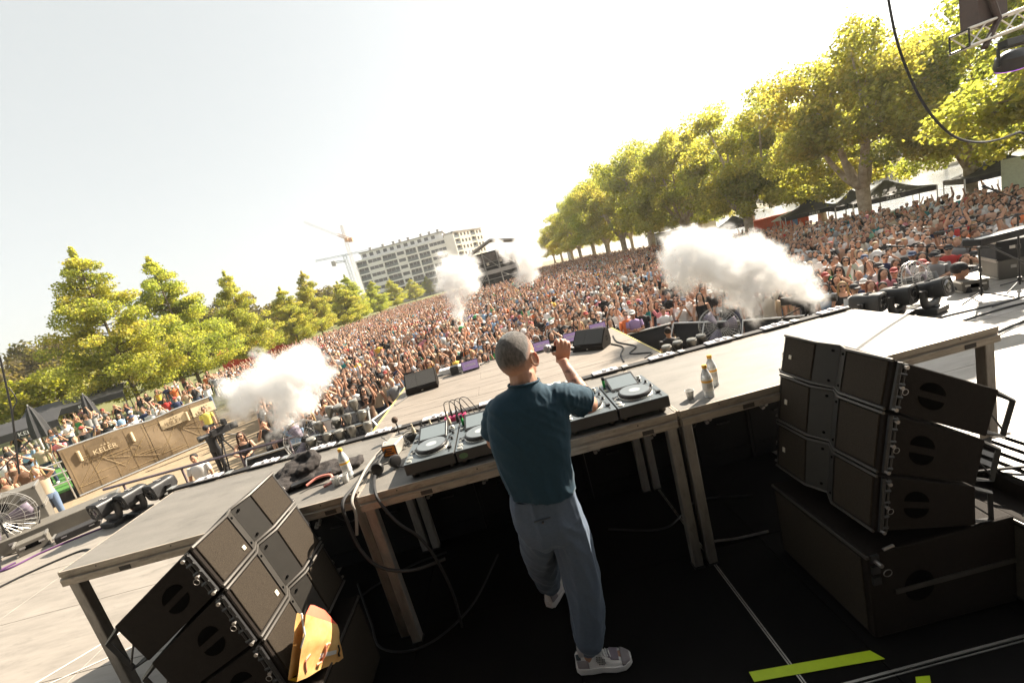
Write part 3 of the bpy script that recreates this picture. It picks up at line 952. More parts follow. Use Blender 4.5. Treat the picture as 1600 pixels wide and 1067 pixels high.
# power strip with plugs and the red splitter behind the left players
t = thing('power_strip', 'black power strip with upright plugs behind the left players', 'power strip', (-.72, 3.03, DZ), R(2))
b = MB(); b.bb((-.25, -.035, .001), (.22, .035, .045)); b.build('body', m_black, t, bevel=.004)
for k in range(6):
    b = MB(); x = -.19 + .07 * k; b.lathe([(.014, .045), (.016, .06), (.014, .085), (.007, .1), (.006, .13)], (x, 0, 0), 10); b.build('plug', m_black if k % 2 else mat('cream_plug', (.55, .48, .36), .5), t, smooth=True)
t = thing('splitter_box', 'red audio splitter with black jack plugs standing in it', 'splitter', (-.60, 3.18, DZ), R(3))
b = MB(); b.bb((-.09, -.03, .001), (.09, .03, .05)); b.build('case', mat('magenta_case', (.45, .03, .12), .4), t, bevel=.004)
for k in range(4):
    b = MB(); x = -.065 + .043 * k; b.lathe([(.008, .05), (.009, .08), (.0065, .1), (.004, .125)], (x, 0, 0), 10); b.build('jack_plug', m_black, t, smooth=True)
    b = MB(); b.tube(spline([(x, 0, .12), (x + .01, .02, .17), (x + .06, .04, .16), (x + .10, .05, .08), (x + .14, .04, .012)], 5), .0035, 6); b.build('jack_cable', m_rubber, t, smooth=True)
t = thing('desk_microphone', 'small round gooseneck microphone by the left cable pile', 'microphone', (-1.08, 3.2, DZ))
b = MB(); b.lathe([(.04, .001), (.04, .012), (.01, .02)], (0, 0, 0), 16); b.build('base', m_black, t, smooth=True)
b = MB(); b.tube([(0, 0, .015), (.005, 0, .08), (0, 0, .12)], .006, 8); b.build('neck', m_black, t, smooth=True)
b = MB(); b.ell((0, 0, .14), (.026, .026, .028), 14, 10); b.build('capsule', mat('brown_foam', (.09, .06, .045), .9), t, smooth=True)

# cable bundle over the deck edge
def cable(pts, r_, m, label, n=8, grp='cables at the booth'):
    b = MB(); b.tube(spline(pts, n), r_, 8)
    return tag(b.build('cable', m, smooth=True), label, 'cable', grp)
m_greycab = mat('grey_cable', (.30, .28, .25), .5, var=.15)
cable([(-.98, 3.15, 3.12), (-1.08, 2.95, 3.13), (-1.15, 2.7, 3.12), (-1.20, 2.45, 3.115), (-1.225, 2.29, 3.10), (-1.22, 2.26, 2.98), (-1.2, 2.25, 2.80), (-1.12, 2.24, 2.66), (-.95, 2.25, 2.58), (-.75, 2.3, 2.56)], .010, m_rubber, 'thick black cable draping over the deck edge by the left legs')
cable([(-.96, 3.12, 3.13), (-1.10, 2.95, 3.15), (-1.17, 2.72, 3.135), (-1.18, 2.5, 3.12), (-1.165, 2.29, 3.105), (-1.16, 2.262, 3.02), (-1.19, 2.25, 2.9)], .009, m_greycab, 'grey cable of the bundle hanging over the deck edge')
cable([(-.92, 3.10, 3.14), (-1.02, 2.95, 3.16), (-1.10, 2.75, 3.14), (-1.08, 2.5, 3.12), (-1.02, 2.29, 3.105), (-.99, 2.262, 3.02), (-.93, 2.25, 2.9), (-.85, 2.26, 2.78), (-.80, 2.28, 2.6), (-.78, 2.32, 2.3), (-.8, 2.34, 2.02)], .009, m_rubber, 'thick black cable running down beside the inner left leg')
cable([(-1.12, 2.62, 3.112), (-1.2, 2.66, 3.112), (-1.27, 2.62, 3.112)], .010, m_rubber, 'stub of black cable with a plug left of the headphones')
random.seed(11)
for k in range(9):
    x = -1.02 + random.uniform(-.08, .12); y_ = 2.98 + random.uniform(-.02, .22)
    pts = [(x, y_, DZ + .01)]
    for q in range(5):
        x += random.uniform(-.09, .1); y_ += random.uniform(-.07, .06); y_ = min(max(y_, 2.9), 3.27); x = max(min(x, -.80), -1.22)
        pts.append((x, y_, DZ + .012 + random.uniform(0, .05)))
    cable(pts, random.choice((.005, .006, .008)), random.choice((m_rubber, m_rubber, m_greycab)), ['lowest thin cable', 'thick black cable', 'black cable curling left', 'cable nearest the players', 'grey looping cable', 'cable lying on top', 'rearmost cable', 'short bent cable', 'cable nearest the orange box'][k] + ' in the tangle behind the orange box', 6, 'cable pile on the left of the booth')
for k, (a, c_) in enumerate((((-.3, 3.05), (.0, 2.9)), ((.15, 3.0), (.42, 2.86)), ((-.45, 3.2), (-.1, 3.1)))):
    cable([(a[0], a[1], DZ + .008), ((a[0] + c_[0]) / 2, a[1] + .06, DZ + .06), (c_[0], c_[1], DZ + .05)], .004, m_rubber, ['thin cable behind the mixer arching left', 'thin cable arching behind the third player', 'thin cable beside the splitter box'][k])

# bottles and cups
m_pet = mat('clear_bottle', (.82, .86, .88), .12, trans=0.45, var=.02)
m_cap = mat('orange_cap', (.80, .42, .05), .45, var=.05)
m_blabel = mat('bottle_label', (.75, .74, .70), .5, var=.08, scale=60)
m_bprint = mat('label_print', (.22, .21, .2), .5)
def bottle(loc, label, tilt=0.0, h=.215):
    t = thing('water_bottle', label, 'bottle', loc, 0, 'water bottles on the decks')
    k = h / .215
    b = MB(); b.lathe([(.026, .0005), (.031, .004), (.032, .02), (.030, .03), (.032, .04), (.032, .12), (.030, .14), (.018, .172), (.013, .18), (.013, .19)], (0, 0, 0), 20)
    b.v = [(x, y, z * k) for x, y, z in b.v]; b.build('body', m_pet, t, smooth=True)
    b = MB(); b.lathe([(.0325, .045), (.0325, .125)], (0, 0, 0), 20); b.v = [(x, y, z * k) for x, y, z in b.v]; lb = b.build('paper_label', m_blabel, t, smooth=True)
    b = MB(); b.lathe([(.0332, .10), (.0332, .114)], (0, 0, 0), 20); b.v = [(x, y, z * k) for x, y, z in b.v]; b.build('orange_band', m_cap, lb, smooth=True)
    for q in range(4):
        b = MB()
        for a in np.linspace(-2.0, -.9, 5):
            b.box((.0333 * math.cos(a), .0333 * math.sin(a), (.07 + .007 * q) * k), (.0015, .007, .0022), (0, 0, a))
        b.build('print_line', m_bprint, lb)
    b = MB(); b.lathe([(.015, .188), (.0155, .192), (.0155, .206), (.013, .2095)], (0, 0, 0), 16); b.v = [(x, y, z * k) for x, y, z in b.v]; b.build('cap', m_cap, t, smooth=True)
    return t
bottle((1.10, 2.40, DZ), 'water bottle nearest the deck edge on the right deck')
bottle((1.212, 2.55, DZ), 'water bottle standing behind its twin on the right deck')
bottle((-1.315, 2.66, DZ), 'water bottle with orange cap beside the dark sweater')
m_cup = mat('frosted_cup', (.80, .80, .78), .35, trans=0.35, var=.03)
for loc, lab in (((.998, 2.44, DZ), 'small white plastic cup left of the right hand bottles'), ((-1.365, 2.565, DZ), 'left one of the two small cups in front of the sweater'), ((-1.305, 2.575, DZ), 'right one of the two small cups, touching the bottle base')):
    b = MB(); b.lathe([(.018, .001), (.019, .002), (.026, .058), (.0275, .058), (.0265, .056), (.019, .004)], (0, 0, 0), 16)
    o = b.build('plastic_cup', m_cup, smooth=True); o.location = loc; tag(o, lab, 'cup', 'plastic cups on the decks')

# dark sweater heap
t = thing('sweater', 'crumpled dark grey knitted sweater on the left deck', 'sweater', (-1.66, 2.82, DZ))
m_wool = mat('dark_wool', (.040, .034, .032), .95, var=.35, scale=60, bump=.9, bscale=180)
b = MB()
b.ell((-.12, .05, .05), (.15, .13, .075), 20, 12); b.ell((-.16, -.10, .03), (.12, .14, .045), 18, 10)
b.tube(spline([(-.2, .02, .06), (-.10, .13, .11), (.02, .09, .12), (.04, -.01, .09), (-.04, -.06, .07)], 6), .045, 12)
b.tube(spline([(0.0, .02, .04), (.12, .05, .03), (.26, .02, .025), (.38, .03, .022)], 6), [(.085, .024)] * 19, 14)
b.tube(spline([(-.04, -.12, .03), (.08, -.08, .03), (.22, -.05, .02)], 6), [(.06, .022)] * 13, 12)
b.ell((.1, -.01, .018), (.22, .11, .022), 18, 8)
o = b.build('knit', m_wool, t)
def wf(p, n):
    q = noise.noise(p * 14) * .016 + noise.noise(p * 34 + Vector((3, 1, 2))) * .008
    return q
remesh(o, .008, 3, .5, wf)
b = MB(); b.bb((-.10, -.17, .040), (.16, -.10, .048)); o = b.build('dark_band', m_black, t); o.rotation_euler = (0, 0, R(20))
b = MB(); b.tube(spline([(.07, -.20, .03), (.13, -.15, .045), (.22, -.15, .04), (.24, -.2, .012), (.2, -.24, .008)], 5), .009, 8)
tag(b.build('wristband', mat('pink_band', (.75, .28, .22), .5), smooth=True), 'pink wristband lying at the front of the sweater', 'wristband').location = (-1.66, 2.82, DZ)

# orange shopping bag against the left stack
t = thing('shopping_bag', 'orange and yellow shopping bag leaning against the left stack', 'bag', (-1.27, 1.88, SF + .0))
m_bag = mat('orange_bag', (.85, .42, .12), .6, var=.12, scale=9, col2=(.90, .62, .26), bump=.3, bscale=14)
m_bagred = mat('bag_red_lining', (.85, .16, .10), .5, var=.15)
m_bagyel = mat('bag_yellow_side', (.75, .48, .02), .5)
TL, TR, BR, BL = at(471, 958, 1.70), at(521, 974, 1.94), at(531, 1028, 1.94), at(457, 1063, 1.62)
bag_n = ((TR - TL).cross(BL - TL)).normalized()
if bag_n.x < 0:
    bag_n = -bag_n
t.location = BL.lerp(BR, .5)
base = t.location
N = 14
def bagpt(u, v, d):
    p = TL.lerp(TR, u).lerp(BL.lerp(BR, u), v)
    k = noise.noise(Vector((u * 3, v * 3, d * 5))) * .010
    puff = .014 * math.sin(math.pi * u) * math.sin(math.pi * min(1, v * 1.2))
    return p + bag_n * (d * .022 + (puff + k) * (1 if d > 0 else -.5))
b = MB()
for d, rev in ((1, False), (-1, True)):
    vs = [bagpt(i / N, j / N, d) for j in range(N + 1) for i in range(N + 1)]
    fs = []
    for j in range(N):
        for i in range(N):
            a = j * (N + 1) + i
            q = (a, a + N + 1, a + N + 2, a + 1)
            fs.append(q if not rev else q[::-1])
    b.add(vs, fs)
b.build('front_panel', m_bag, t, base=base, smooth=True, angle=180)
b = MB()
vs = [bagpt(1, j / N, d) for d in (1, -1) for j in range(N + 1)]
b.add(vs, [(j, j + 1, N + 2 + j, N + 1 + j) for j in range(N)])
vs = [bagpt(i / N, 1, d) for d in (1, -1) for i in range(N + 1)]
b.add(vs, [(i, N + 1 + i, N + 2 + i, i + 1) for i in range(N)])
b.build('side_gusset', m_bagyel, t, base=base, smooth=True, angle=60)
b = MB()
top = [bagpt(u, .0, 1) for u in np.linspace(0, 1, 9)]
pk = at(491, 945, 1.82)
mid = [p.lerp(pk, .55) + Vector((0, .01, .015)) for p in top]
vs = top + mid + [pk]
fs = [(i, i + 1, 10 + i, 9 + i) for i in range(8)] + [(9 + i, 10 + i, 18) for i in range(8)]
b.add(vs, fs)
b.build('folded_top', m_bagred, t, base=base, smooth=True, angle=60)
b = MB()
for du in (0, .012, .024, .036):
    b.tube([bagpt(.86 + du + .012 * math.sin(v * 30), v, 1.12) for v in np.linspace(.55, .86, 14)], .0016, 5)
b.build('wave_print', m_black, t, base=base)
b = MB()
cen = [(.30, .80), (.42, .72), (.47, .55), (.44, .40), (.50, .34)]
b.tube(spline([bagpt(u, v, 1.15) for u, v in ((.18, .62), (.10, .72), (.14, .9))], 6), .006, 6)
b.tube(spline([bagpt(u, v, 1.15) for u, v in ((.36, .86), (.46, .82), (.50, .66), (.52, .5), (.62, .48))], 6), .006, 6)
b.build('letter_print', mat('pink_print', (.75, .30, .20), .5), t, base=base)
b = MB()
for u0, u1 in ((.05, .80),):
    vs = [bagpt(u, v, 1.05) for v in (.66, .76) for u in np.linspace(u0, u1, 10)]
    b.add(vs, [(i, 10 + i, 11 + i, i + 1) for i in range(9)])
b.build('white_strip', m_white, t, base=base)
b = MB(); b.tube([TL, TL.lerp(BL, .3) + bag_n * .03, TL.lerp(BL, .5) + bag_n * .02], .004, 6); b.build('handle', m_white, t, base=base)
# ================================================================== unseen stage roof and back drape, added to keep sky light off the booth
m_drape = mat('black_stage_drape', (.010, .010, .011), .95, var=.3, scale=2)
t = thing('stage_canopy', 'unseen black canopy and back drape of the stage behind and above the booth', 'stage roof', (0, -6, SF))
b = MB(); b.bb((-11.5, -8.0, 8.6), (11.5, 0.9, 8.9)); b.build('roof', m_drape, t, base=t.location)
b = MB(); b.tube([(3.9, .9, 8.75), (3.9, 3.25, 8.65)], .06, 8); b.build('cable_arm', m_steel, t, base=t.location)
b = MB()
for i in range(46):
    x = -11.5 + .5 * i
    b.bb((x, -7.9 + .08 * (i % 2), SF), (x + .5, -7.8 + .08 * (i % 2), 8.59))
tag(b.build('back_drape', m_drape, t, base=t.location), kind='stuff')
for x in (-11.2, 11.2):
    for y in (0.7,):
        b = MB(); b.tube([(x, y, SF), (x, y, 8.6)], .15, 4); b.build('post', m_steel, t, base=t.location)
# ================================================================== the DJ
m_skin = mat('skin', (.44, .235, .155), .55, var=.08, scale=30, bump=.05)
m_shirt = mat('teal_tshirt', (.0065, .037, .064), .88, var=.10, scale=60, bump=.15, bscale=320)
m_trouser = mat('slate_trousers', (.082, .112, .162), .85, var=.08, scale=70, bump=.12, bscale=300)
m_hair = mat('grey_buzz_cut', (.070, .060, .054), .9, var=.3, scale=60, bump=.5, bscale=500, col2=(.19, .17, .155), stretch=(1, 1, .5))
m_shoew = mat('white_shoe', (.82, .79, .77), .55, var=.05, scale=40)
m_shoeg = mat('grey_suede', (.30, .27, .28), .85, var=.1)
m_shoed = mat('dark_heel_tab', (.04, .06, .075), .7)
for m_, w_ in ((m_hair, .4), (m_shirt, .18), (m_trouser, .25), (m_skin, .0)):
    p_ = m_.node_tree.nodes['Principled BSDF']
    p_.inputs['Sheen Weight'].default_value = w_
    p_.inputs['Sheen Roughness'].default_value = .35
    p_.inputs['Sheen Tint'].default_value = (.75, .9, 1, 1)
m_skin.node_tree.nodes['Principled BSDF'].inputs['Subsurface Weight'].default_value = .08
dj = thing('person', 'DJ in teal T-shirt and slate trousers, seen from behind, raising a microphone', 'person', (-.02, 2.08, SF))
DB = Vector((0, 0, 0))
dj.location = (0, 0, 0)
def ring(c, rx, ry, n=20, p=2.3, yaw=0.0, tilt=(0, 0)):
    """superellipse ring"""
    out = []
    for j in range(n):
        a = 2 * math.pi * j / n
        ca, sa = math.cos(a), math.sin(a)
        x = rx * math.copysign(abs(ca) ** (2 / p), ca)
        y = ry * math.copysign(abs(sa) ** (2 / p), sa)
        x, y = x * math.cos(yaw) - y * math.sin(yaw), x * math.sin(yaw) + y * math.cos(yaw)
        out.append(Vector((c[0] + x, c[1] + y, c[2] + x * tilt[0] + y * tilt[1])))
    return out
SHR, ELR, WRR = Vector((.175, 1.995, 3.512)), Vector((.318, 2.105, 3.365)), Vector((.262, 2.285, 3.560))
SHL, ELL, WRL = Vector((-.180, 2.03, 3.520)), Vector((-.238, 2.135, 3.290)), Vector((-.13, 2.355, 3.265))
HIP = Vector((-.055, 2.0, 2.98))
NECK = Vector((.005, 2.015, 3.60))
HEAD = Vector((.004, 2.058, 3.733))
HS = 1.12
KR, AR = Vector((.030, 1.945, 2.50)), Vector((-.035, 1.885, 2.115))
KL, AL = Vector((-.165, 2.165, 2.52)), Vector((-.172, 2.365, 2.115))
# ---- body: one continuous skin surface
b = MB()
b.rings([ring((HIP.x, HIP.y, 2.90), .125, .085), ring((-.045, 2.0, 3.10), .125, .082), ring((-.02, 2.0, 3.3), .140, .085), ring((.0, 2.0, 3.44), .135, .075), ring((.003, 2.0, 3.53), .085, .06), ring((.004, 2.01, 3.60), .062, .062)])
b.tube([NECK - Vector((0, .01, .05)), NECK + Vector((0, .012, .04)), HEAD - Vector((0, .0, .06))], [.076, .068, .064], 16)
hyaw = R(-30)
hm = Matrix.Rotation(hyaw, 3, 'Z') @ Matrix.Rotation(R(-4), 3, 'X')
def HB(v, r_, n_, k_):
    b.ell(HEAD + hm @ v * HS, tuple(x * HS for x in r_), n_, k_, hm)
HB(Vector((0, -.008, .015)), (.083, .102, .106), 24, 16)          # skull
HB(Vector((0, .032, -.050)), (.064, .070, .080), 20, 14)     # jaw and face
HB(Vector((0, .098, -.018)), (.014, .020, .028), 10, 8)      # nose
HB(Vector((0, .086, .018)), (.055, .016, .016), 14, 8)       # brow
HB(Vector((0, .093, -.060)), (.026, .012, .013), 12, 8)      # mouth
HB(Vector((0, .080, -.100)), (.028, .022, .022), 12, 8)      # chin
for s_ in (-1, 1):
    HB(Vector((s_ * .048, .070, -.035)), (.022, .022, .022), 10, 8)   # cheek
    em = hm @ Matrix.Rotation(R(s_ * -22), 3, 'Z')
    c = HEAD + hm @ Vector((s_ * .087, -.002, -.014)) * HS
    loop = [c + em @ Vector((s_ * .006, .023 * math.cos(q) - .004, .036 * math.sin(q) - .006 * math.cos(q))) for q in np.linspace(0, 2 * math.pi, 15)[:-1]]
    b.tube(loop, .0062, 6, closed=True)
    b.ell(c + em @ Vector((0, .0, -.004)), (.005, .018, .026), 10, 8, em)
    b.ell(c + em @ Vector((s_ * .003, .002, -.030)), (.008, .010, .011), 8, 6, em)
# arms
def limb(pts, rad, n=14):
    b.tube(spline(pts, 5), [rad[0] + 0 for _ in range(5 * (len(pts) - 1) + 1)] if len(rad) == 1 else list(np.interp(np.linspace(0, len(pts) - 1, 5 * (len(pts) - 1) + 1), range(len(pts)), rad)), n)
limb([SHR - Vector((.05, 0, .035)), SHR - Vector((.01, 0, .030)), SHR.lerp(ELR, .5) - Vector((0, 0, .008)), ELR, ELR.lerp(WRR, .3), ELR.lerp(WRR, .65), WRR, WRR.lerp(Vector((.248, 2.335, 3.62)), .5)], [.040, .044, .047, .043, .047, .039, .029, .031])
b.ell(ELR + Vector((.006, -.012, -.008)), (.03, .03, .03), 12, 8)
limb([SHL + Vector((.05, 0, -.035)), SHL + Vector((.016, 0, -.030)), SHL.lerp(ELL, .5) + Vector((.006, 0, -.006)), ELL, ELL.lerp(WRL, .35), WRL, WRL + Vector((.03, .05, -.004))], [.040, .044, .046, .042, .044, .028, .030])
# right hand round the microphone (axis runs along x)
MA, MT = Vector((.196, 2.362, 3.668)), Vector((.345, 2.388, 3.622))      # ball, tail
mdir = (MT - MA).normalized()
def on_mic(s): return MA + mdir * s
up = Vector((0, -.15, 1)); up = (up - mdir * up.dot(mdir)).normalized()
fw = up.cross(mdir).normalized()
if fw.y < 0: fw = -fw
palm_c = on_mic(.082) - fw * .032 - up * .030
b.tube([WRR + (palm_c - WRR) * .35, palm_c - up * .036, palm_c + up * .012, palm_c + up * .046], [(.030, .023), (.040, .020), (.045, .018), (.041, .014)], 14)
for k, s_ in enumerate((.046, .070, .094, .117)):
    L = (1.0, 1.08, 1.0, .82)[k]
    o_ = on_mic(s_)
    rr = .0098 - .0008 * (k == 3)
    pts = [o_ - fw * .031 + up * .002, o_ - fw * .030 + up * .030 * L, o_ - fw * .014 + up * .052 * L, o_ + fw * .010 + up * .050 * L, o_ + fw * .026 + up * .030 * L, o_ + fw * .026 + up * .006]
    b.tube(spline(pts, 4), list(np.linspace(rr * 1.1, rr * .85, 21)), 10)
o_ = on_mic(.055)
b.tube(spline([palm_c - mdir * .026 - up * .022, o_ - fw * .026 - up * .022 - mdir * .012, o_ - fw * .006 - up * .030 - mdir * .02, o_ + fw * .014 - up * .026 - mdir * .022], 4), [.0125] * 5 + [.0115] * 4 + [.0105] * 4, 10)
# left hand resting on the mixer
hl = WRL + Vector((.035, .055, -.006))
b.tube([WRL, hl, hl + Vector((.03, .05, -.010))], [(.030, .020), (.040, .016), (.036, .013)], 12)
side = Vector((.05, -.03, 0)).normalized()
for k in range(4):
    o_ = hl + Vector((.028, .05, -.008)) + side * (-.03 + .021 * k)
    dd = Vector((.03, .05, 0)).normalized()
    L = (.9, 1, .95, .75)[k]
    b.tube([o_, o_ + dd * .035 * L + Vector((0, 0, .006)), o_ + dd * .062 * L + Vector((0, 0, -.008)), o_ + dd * .075 * L + Vector((0, 0, -.028))], [.0095, .009, .0085, .0075], 8)
b.tube([hl + side * .03, hl + side * .055 + Vector((.01, .02, -.004)), hl + side * .062 + Vector((.02, .045, -.016))], [.012, .011, .009], 8)
# legs inside the trousers, feet inside the shoes
for hx, K, A in ((.02, KR, AR), (-.125, KL, AL)):
    limb([Vector((hx, 2.0, 2.92)), Vector((hx, 2.0, 2.80)).lerp(K, .4), K, K.lerp(A, .35), A, A - Vector((0, 0, .05))], [.075, .068, .05, .048, .036, .036])
def foot_axis(heel, toe):
    d = (Vector(toe) - Vector(heel)); d.z = 0
    return d.normalized(), d.length
RH, RT = Vector((-.118, 1.882, SF)), Vector((.182, 1.850, SF))
LH, LT = Vector((-.214, 2.325, SF)), Vector((-.045, 2.560, SF))
for H_, T_, A in ((RH, RT, AR), (LH, LT, AL)):
    d, L = foot_axis(H_, T_)
    b.tube([H_ + d * .05 + Vector((0, 0, .06)), H_ + d * .14 + Vector((0, 0, .055)), H_ + d * (L - .04) + Vector((0, 0, .045))], [(.03, .03), (.036, .026), (.034, .018)], 10)
    b.tube([A + Vector((0, 0, .03)), H_ + d * .075 + Vector((0, 0, .06))], [.036, .034], 12)
o = b.build('body', m_skin, dj)
remesh(o, .0052, 4, .5)

# ---- hair: a short crop that thins out into the skin at the nape and temples
b = MB()
n, k = 84, 56
vs, fs, fade = [], [], []
def hair_edge(q):
    """> 0 inside the hair, in metres from the hairline (head space: +y face, z up)"""
    side = max(0, abs(q.x) - .045)
    if q.y > .0:
        line = .020 + .50 * q.y + side * .2
    else:
        line = -.060 + .25 * max(0, q.y + .05) + side * (1.1 if q.y > -.05 else .35)
        line = line + (.020 - line) * max(0, min(1, (q.y + .035) / .035)) * (1 if side > .01 else .6)
    return q.z - line + .003 * noise.noise(q * 60)
def qat(i, j):
    th = math.pi * i / k; a = 2 * math.pi * j / n
    return Vector((.083 * math.sin(th) * math.cos(a), .102 * math.sin(th) * math.sin(a), .106 * math.cos(th)))
for i in range(k + 1):
    for j in range(n):
        q = qat(i, j)
        nn = Vector((q.x / .083 ** 2, q.y / .102 ** 2, q.z / .106 ** 2)).normalized()
        ed_ = hair_edge(q)
        w = max(0, min(1, ed_ / .05))
        d = .0006 + .0042 * w + .0012 * noise.noise(q * 140) * w
        fade.append(max(0, min(1, ed_ / .055)))
        vs.append(HEAD + hm @ (Vector((0, -.008, .015)) + q + nn * d) * HS)
for i in range(k):
    for j in range(n):
        if hair_edge((qat(i, j) + qat(i + 1, j + 1)) / 2) > -.002:
            fs.append((i * n + j, (i + 1) * n + j, (i + 1) * n + (j + 1) % n, i * n + (j + 1) % n))
b.add(vs, fs)
o = b.build('hair', m_hair, dj, smooth=True, angle=180)
at_ = o.data.attributes.new('fade', 'FLOAT', 'POINT')
at_.data.foreach_set('value', np.array(fade, dtype=np.float32))
nt = m_hair.node_tree
pr = nt.nodes['Principled BSDF']
src_ = pr.inputs['Base Color'].links[0].from_socket
fa = nt.nodes.new('ShaderNodeAttribute'); fa.attribute_name = 'fade'
mxh = nt.nodes.new('ShaderNodeMix'); mxh.data_type = 'RGBA'
mxh.inputs[6].default_value = (.40, .21, .14, 1)
hn = nt.nodes.new('ShaderNodeTexNoise'); hn.inputs['Scale'].default_value = 170; hn.inputs['Detail'].default_value = 3
htc = nt.nodes.new('ShaderNodeTexCoord'); nt.links.new(htc.outputs['Object'], hn.inputs['Vector'])
hma = nt.nodes.new('ShaderNodeMath'); hma.operation = 'MULTIPLY_ADD'; hma.inputs[1].default_value = 1.5
hsb = nt.nodes.new('ShaderNodeMath'); hsb.operation = 'SUBTRACT'; hsb.inputs[1].default_value = .62; hsb.use_clamp = False
nt.links.new(hn.outputs['Fac'], hsb.inputs[0])
nt.links.new(fa.outputs['Fac'], hma.inputs[0]); nt.links.new(hsb.outputs[0], hma.inputs[2]); hma.use_clamp = True
nt.links.new(hma.outputs[0], mxh.inputs['Factor'])
nt.links.new(src_, mxh.inputs[7])
nt.links.new(mxh.outputs[2], pr.inputs['Base Color'])
# ---- ink on the right forearm
m_ink = bpy.data.materials.new('tattoo_ink'); m_ink.use_nodes = True
nt = m_ink.node_tree
pr = nt.nodes['Principled BSDF']; pr.inputs['Base Color'].default_value = (.045, .035, .035, 1); pr.inputs['Roughness'].default_value = .6
tcn = nt.nodes.new('ShaderNodeTexCoord'); nzn = nt.nodes.new('ShaderNodeTexNoise'); nzn.inputs['Scale'].default_value = 42; nzn.inputs['Detail'].default_value = 3
nt.links.new(tcn.outputs['Object'], nzn.inputs['Vector'])
mrn = nt.nodes.new('ShaderNodeMapRange'); mrn.inputs['From Min'].default_value = .50; mrn.inputs['From Max'].default_value = .56; mrn.inputs['To Max'].default_value = .38
nt.links.new(nzn.outputs['Fac'], mrn.inputs['Value']); nt.links.new(mrn.outputs[0], pr.inputs['Alpha'])
b = MB()
b.tube([ELR.lerp(WRR, u) for u in np.linspace(.22, .88, 9)], list(np.interp(np.linspace(.22, .88, 9), [.2, .3, .65, 1], [.0475, .0485, .0405, .0305])), 18, False)
b.build('tattoo', m_ink, dj, smooth=True)
# eyebrows and eyes (mostly turned away)
for s_ in (-1, 1):
    b = MB(); c = HEAD + hm @ Vector((s_ * .031, .096, -.004)) * HS; b.ell(c, (.011, .006, .008), 10, 8, hm); e_ = b.build('eye', m_white, dj, smooth=True)
    b = MB(); b.ell(c + hm @ Vector((0, .005, 0)), (.005, .002, .005), 8, 6, hm); b.build('iris', m_black, e_)

# ---- T-shirt
b = MB()
b.rings([ring((-.050, 1.998, 3.015), .166, .132, 28, 2.4, R(4), (-.20, 0)), ring((-.050, 1.998, 3.05), .172, .138, 28, 2.4, R(4), (-.16, 0)), ring((-.048, 1.998, 3.13), .186, .142, 28, 2.4, R(2), (-.10, 0)),
         ring((-.042, 2.0, 3.22), .200, .144, 28, 2.4), ring((-.034, 2.0, 3.34), .210, .145, 28, 2.3), ring((-.020, 2.002, 3.44), .216, .140, 28, 2.3, 0, (-.06, 0)),
         ring((-.006, 2.004, 3.515), .206, .124, 28, 2.2, 0, (-.10, 0)), ring((-.001, 2.006, 3.56), .158, .104, 28, 2.1, 0, (-.12, 0)), ring((.002, 2.008, 3.592), .098, .086, 28, 2.0, 0, (-.08, -.10)), ring((.003, 2.010, 3.612), .080, .077, 28, 2.0, 0, (-.05, -.12))])
sr = SHR.lerp(ELR, .74)
b.tube(spline([Vector((.09, 2.0, 3.475)), SHR + Vector((-.02, 0, -.018)), SHR.lerp(ELR, .4), sr], 5), list(np.interp(np.linspace(0, 3, 16), range(4), [.062, .080, .080, .086])), 20)
sl = SHL.lerp(ELL, .72)
b.tube(spline([Vector((-.10, 2.01, 3.48)), SHL + Vector((.022, 0, -.022)), SHL.lerp(ELL, .4), sl], 5), list(np.interp(np.linspace(0, 3, 16), range(4), [.060, .073, .070, .074])), 20)
o = b.build('tshirt', m_shirt, dj)
def ridge(v): return 1 - min(1, abs(v) * 2.6)
def shirt_folds(p, n):
    w = Vector((noise.noise(p * 4), noise.noise(p * 4 + Vector((7, 0, 0))), 0)) * .05
    q = p + w
    f = .009 * noise.noise(Vector((q.x * 6 + q.z * 2.5, q.y * 6, q.z * 3.0)) + Vector((5, 2, 9)))
    low = max(0, min(1, (3.42 - p.z) / .3))
    f += .010 * low * ridge(noise.noise(Vector((q.x * 11 + q.z * 2.0, q.y * 11, q.z * 2.6))))
    # drag lines running from the raised right shoulder down to the left hip
    dg = q.x * .75 + q.z * .66
    al = q.x * .66 - q.z * .75
    up_ = max(0, 1 - abs(p.z - 3.38) / .26)
    f += .009 * up_ * ridge(noise.noise(Vector((dg * 17, al * 3.2, 4.0))))
    dsh = (p - SHR).length
    f += .007 * math.exp(-(dsh / .14) ** 2) * ridge(noise.noise(Vector((p.x * 26, p.y * 10, p.z * 22))))
    hem = max(0, 1 - abs(p.z - 3.025 + .18 * (p.x + .05)) / .014)
    f += .003 * hem
    return f - .006
remesh(o, .0075, 5, .5, shirt_folds)
# sleeve and hem seams
b = MB()
ax = (ELR - SHR).normalized(); u_ = ax.orthogonal().normalized(); v_ = ax.cross(u_)
b.tube([sr - ax * .018 + u_ * .0835 * math.cos(q) + v_ * .0835 * math.sin(q) for q in np.linspace(0, 2 * math.pi, 33)[:-1]], .0035, 6, closed=True)
b.build('sleeve_seam', m_shirt, dj, smooth=True)
b = MB()
b.tube([Vector((.003 + .080 * math.cos(q), 2.010 + .077 * math.sin(q), 3.612 - .05 * .0755 * math.cos(q) - .12 * .0735 * math.sin(q))) for q in np.linspace(0, 2 * math.pi, 33)[:-1]], (.006), 6, closed=True)
b.build('collar', m_shirt, dj, smooth=True)

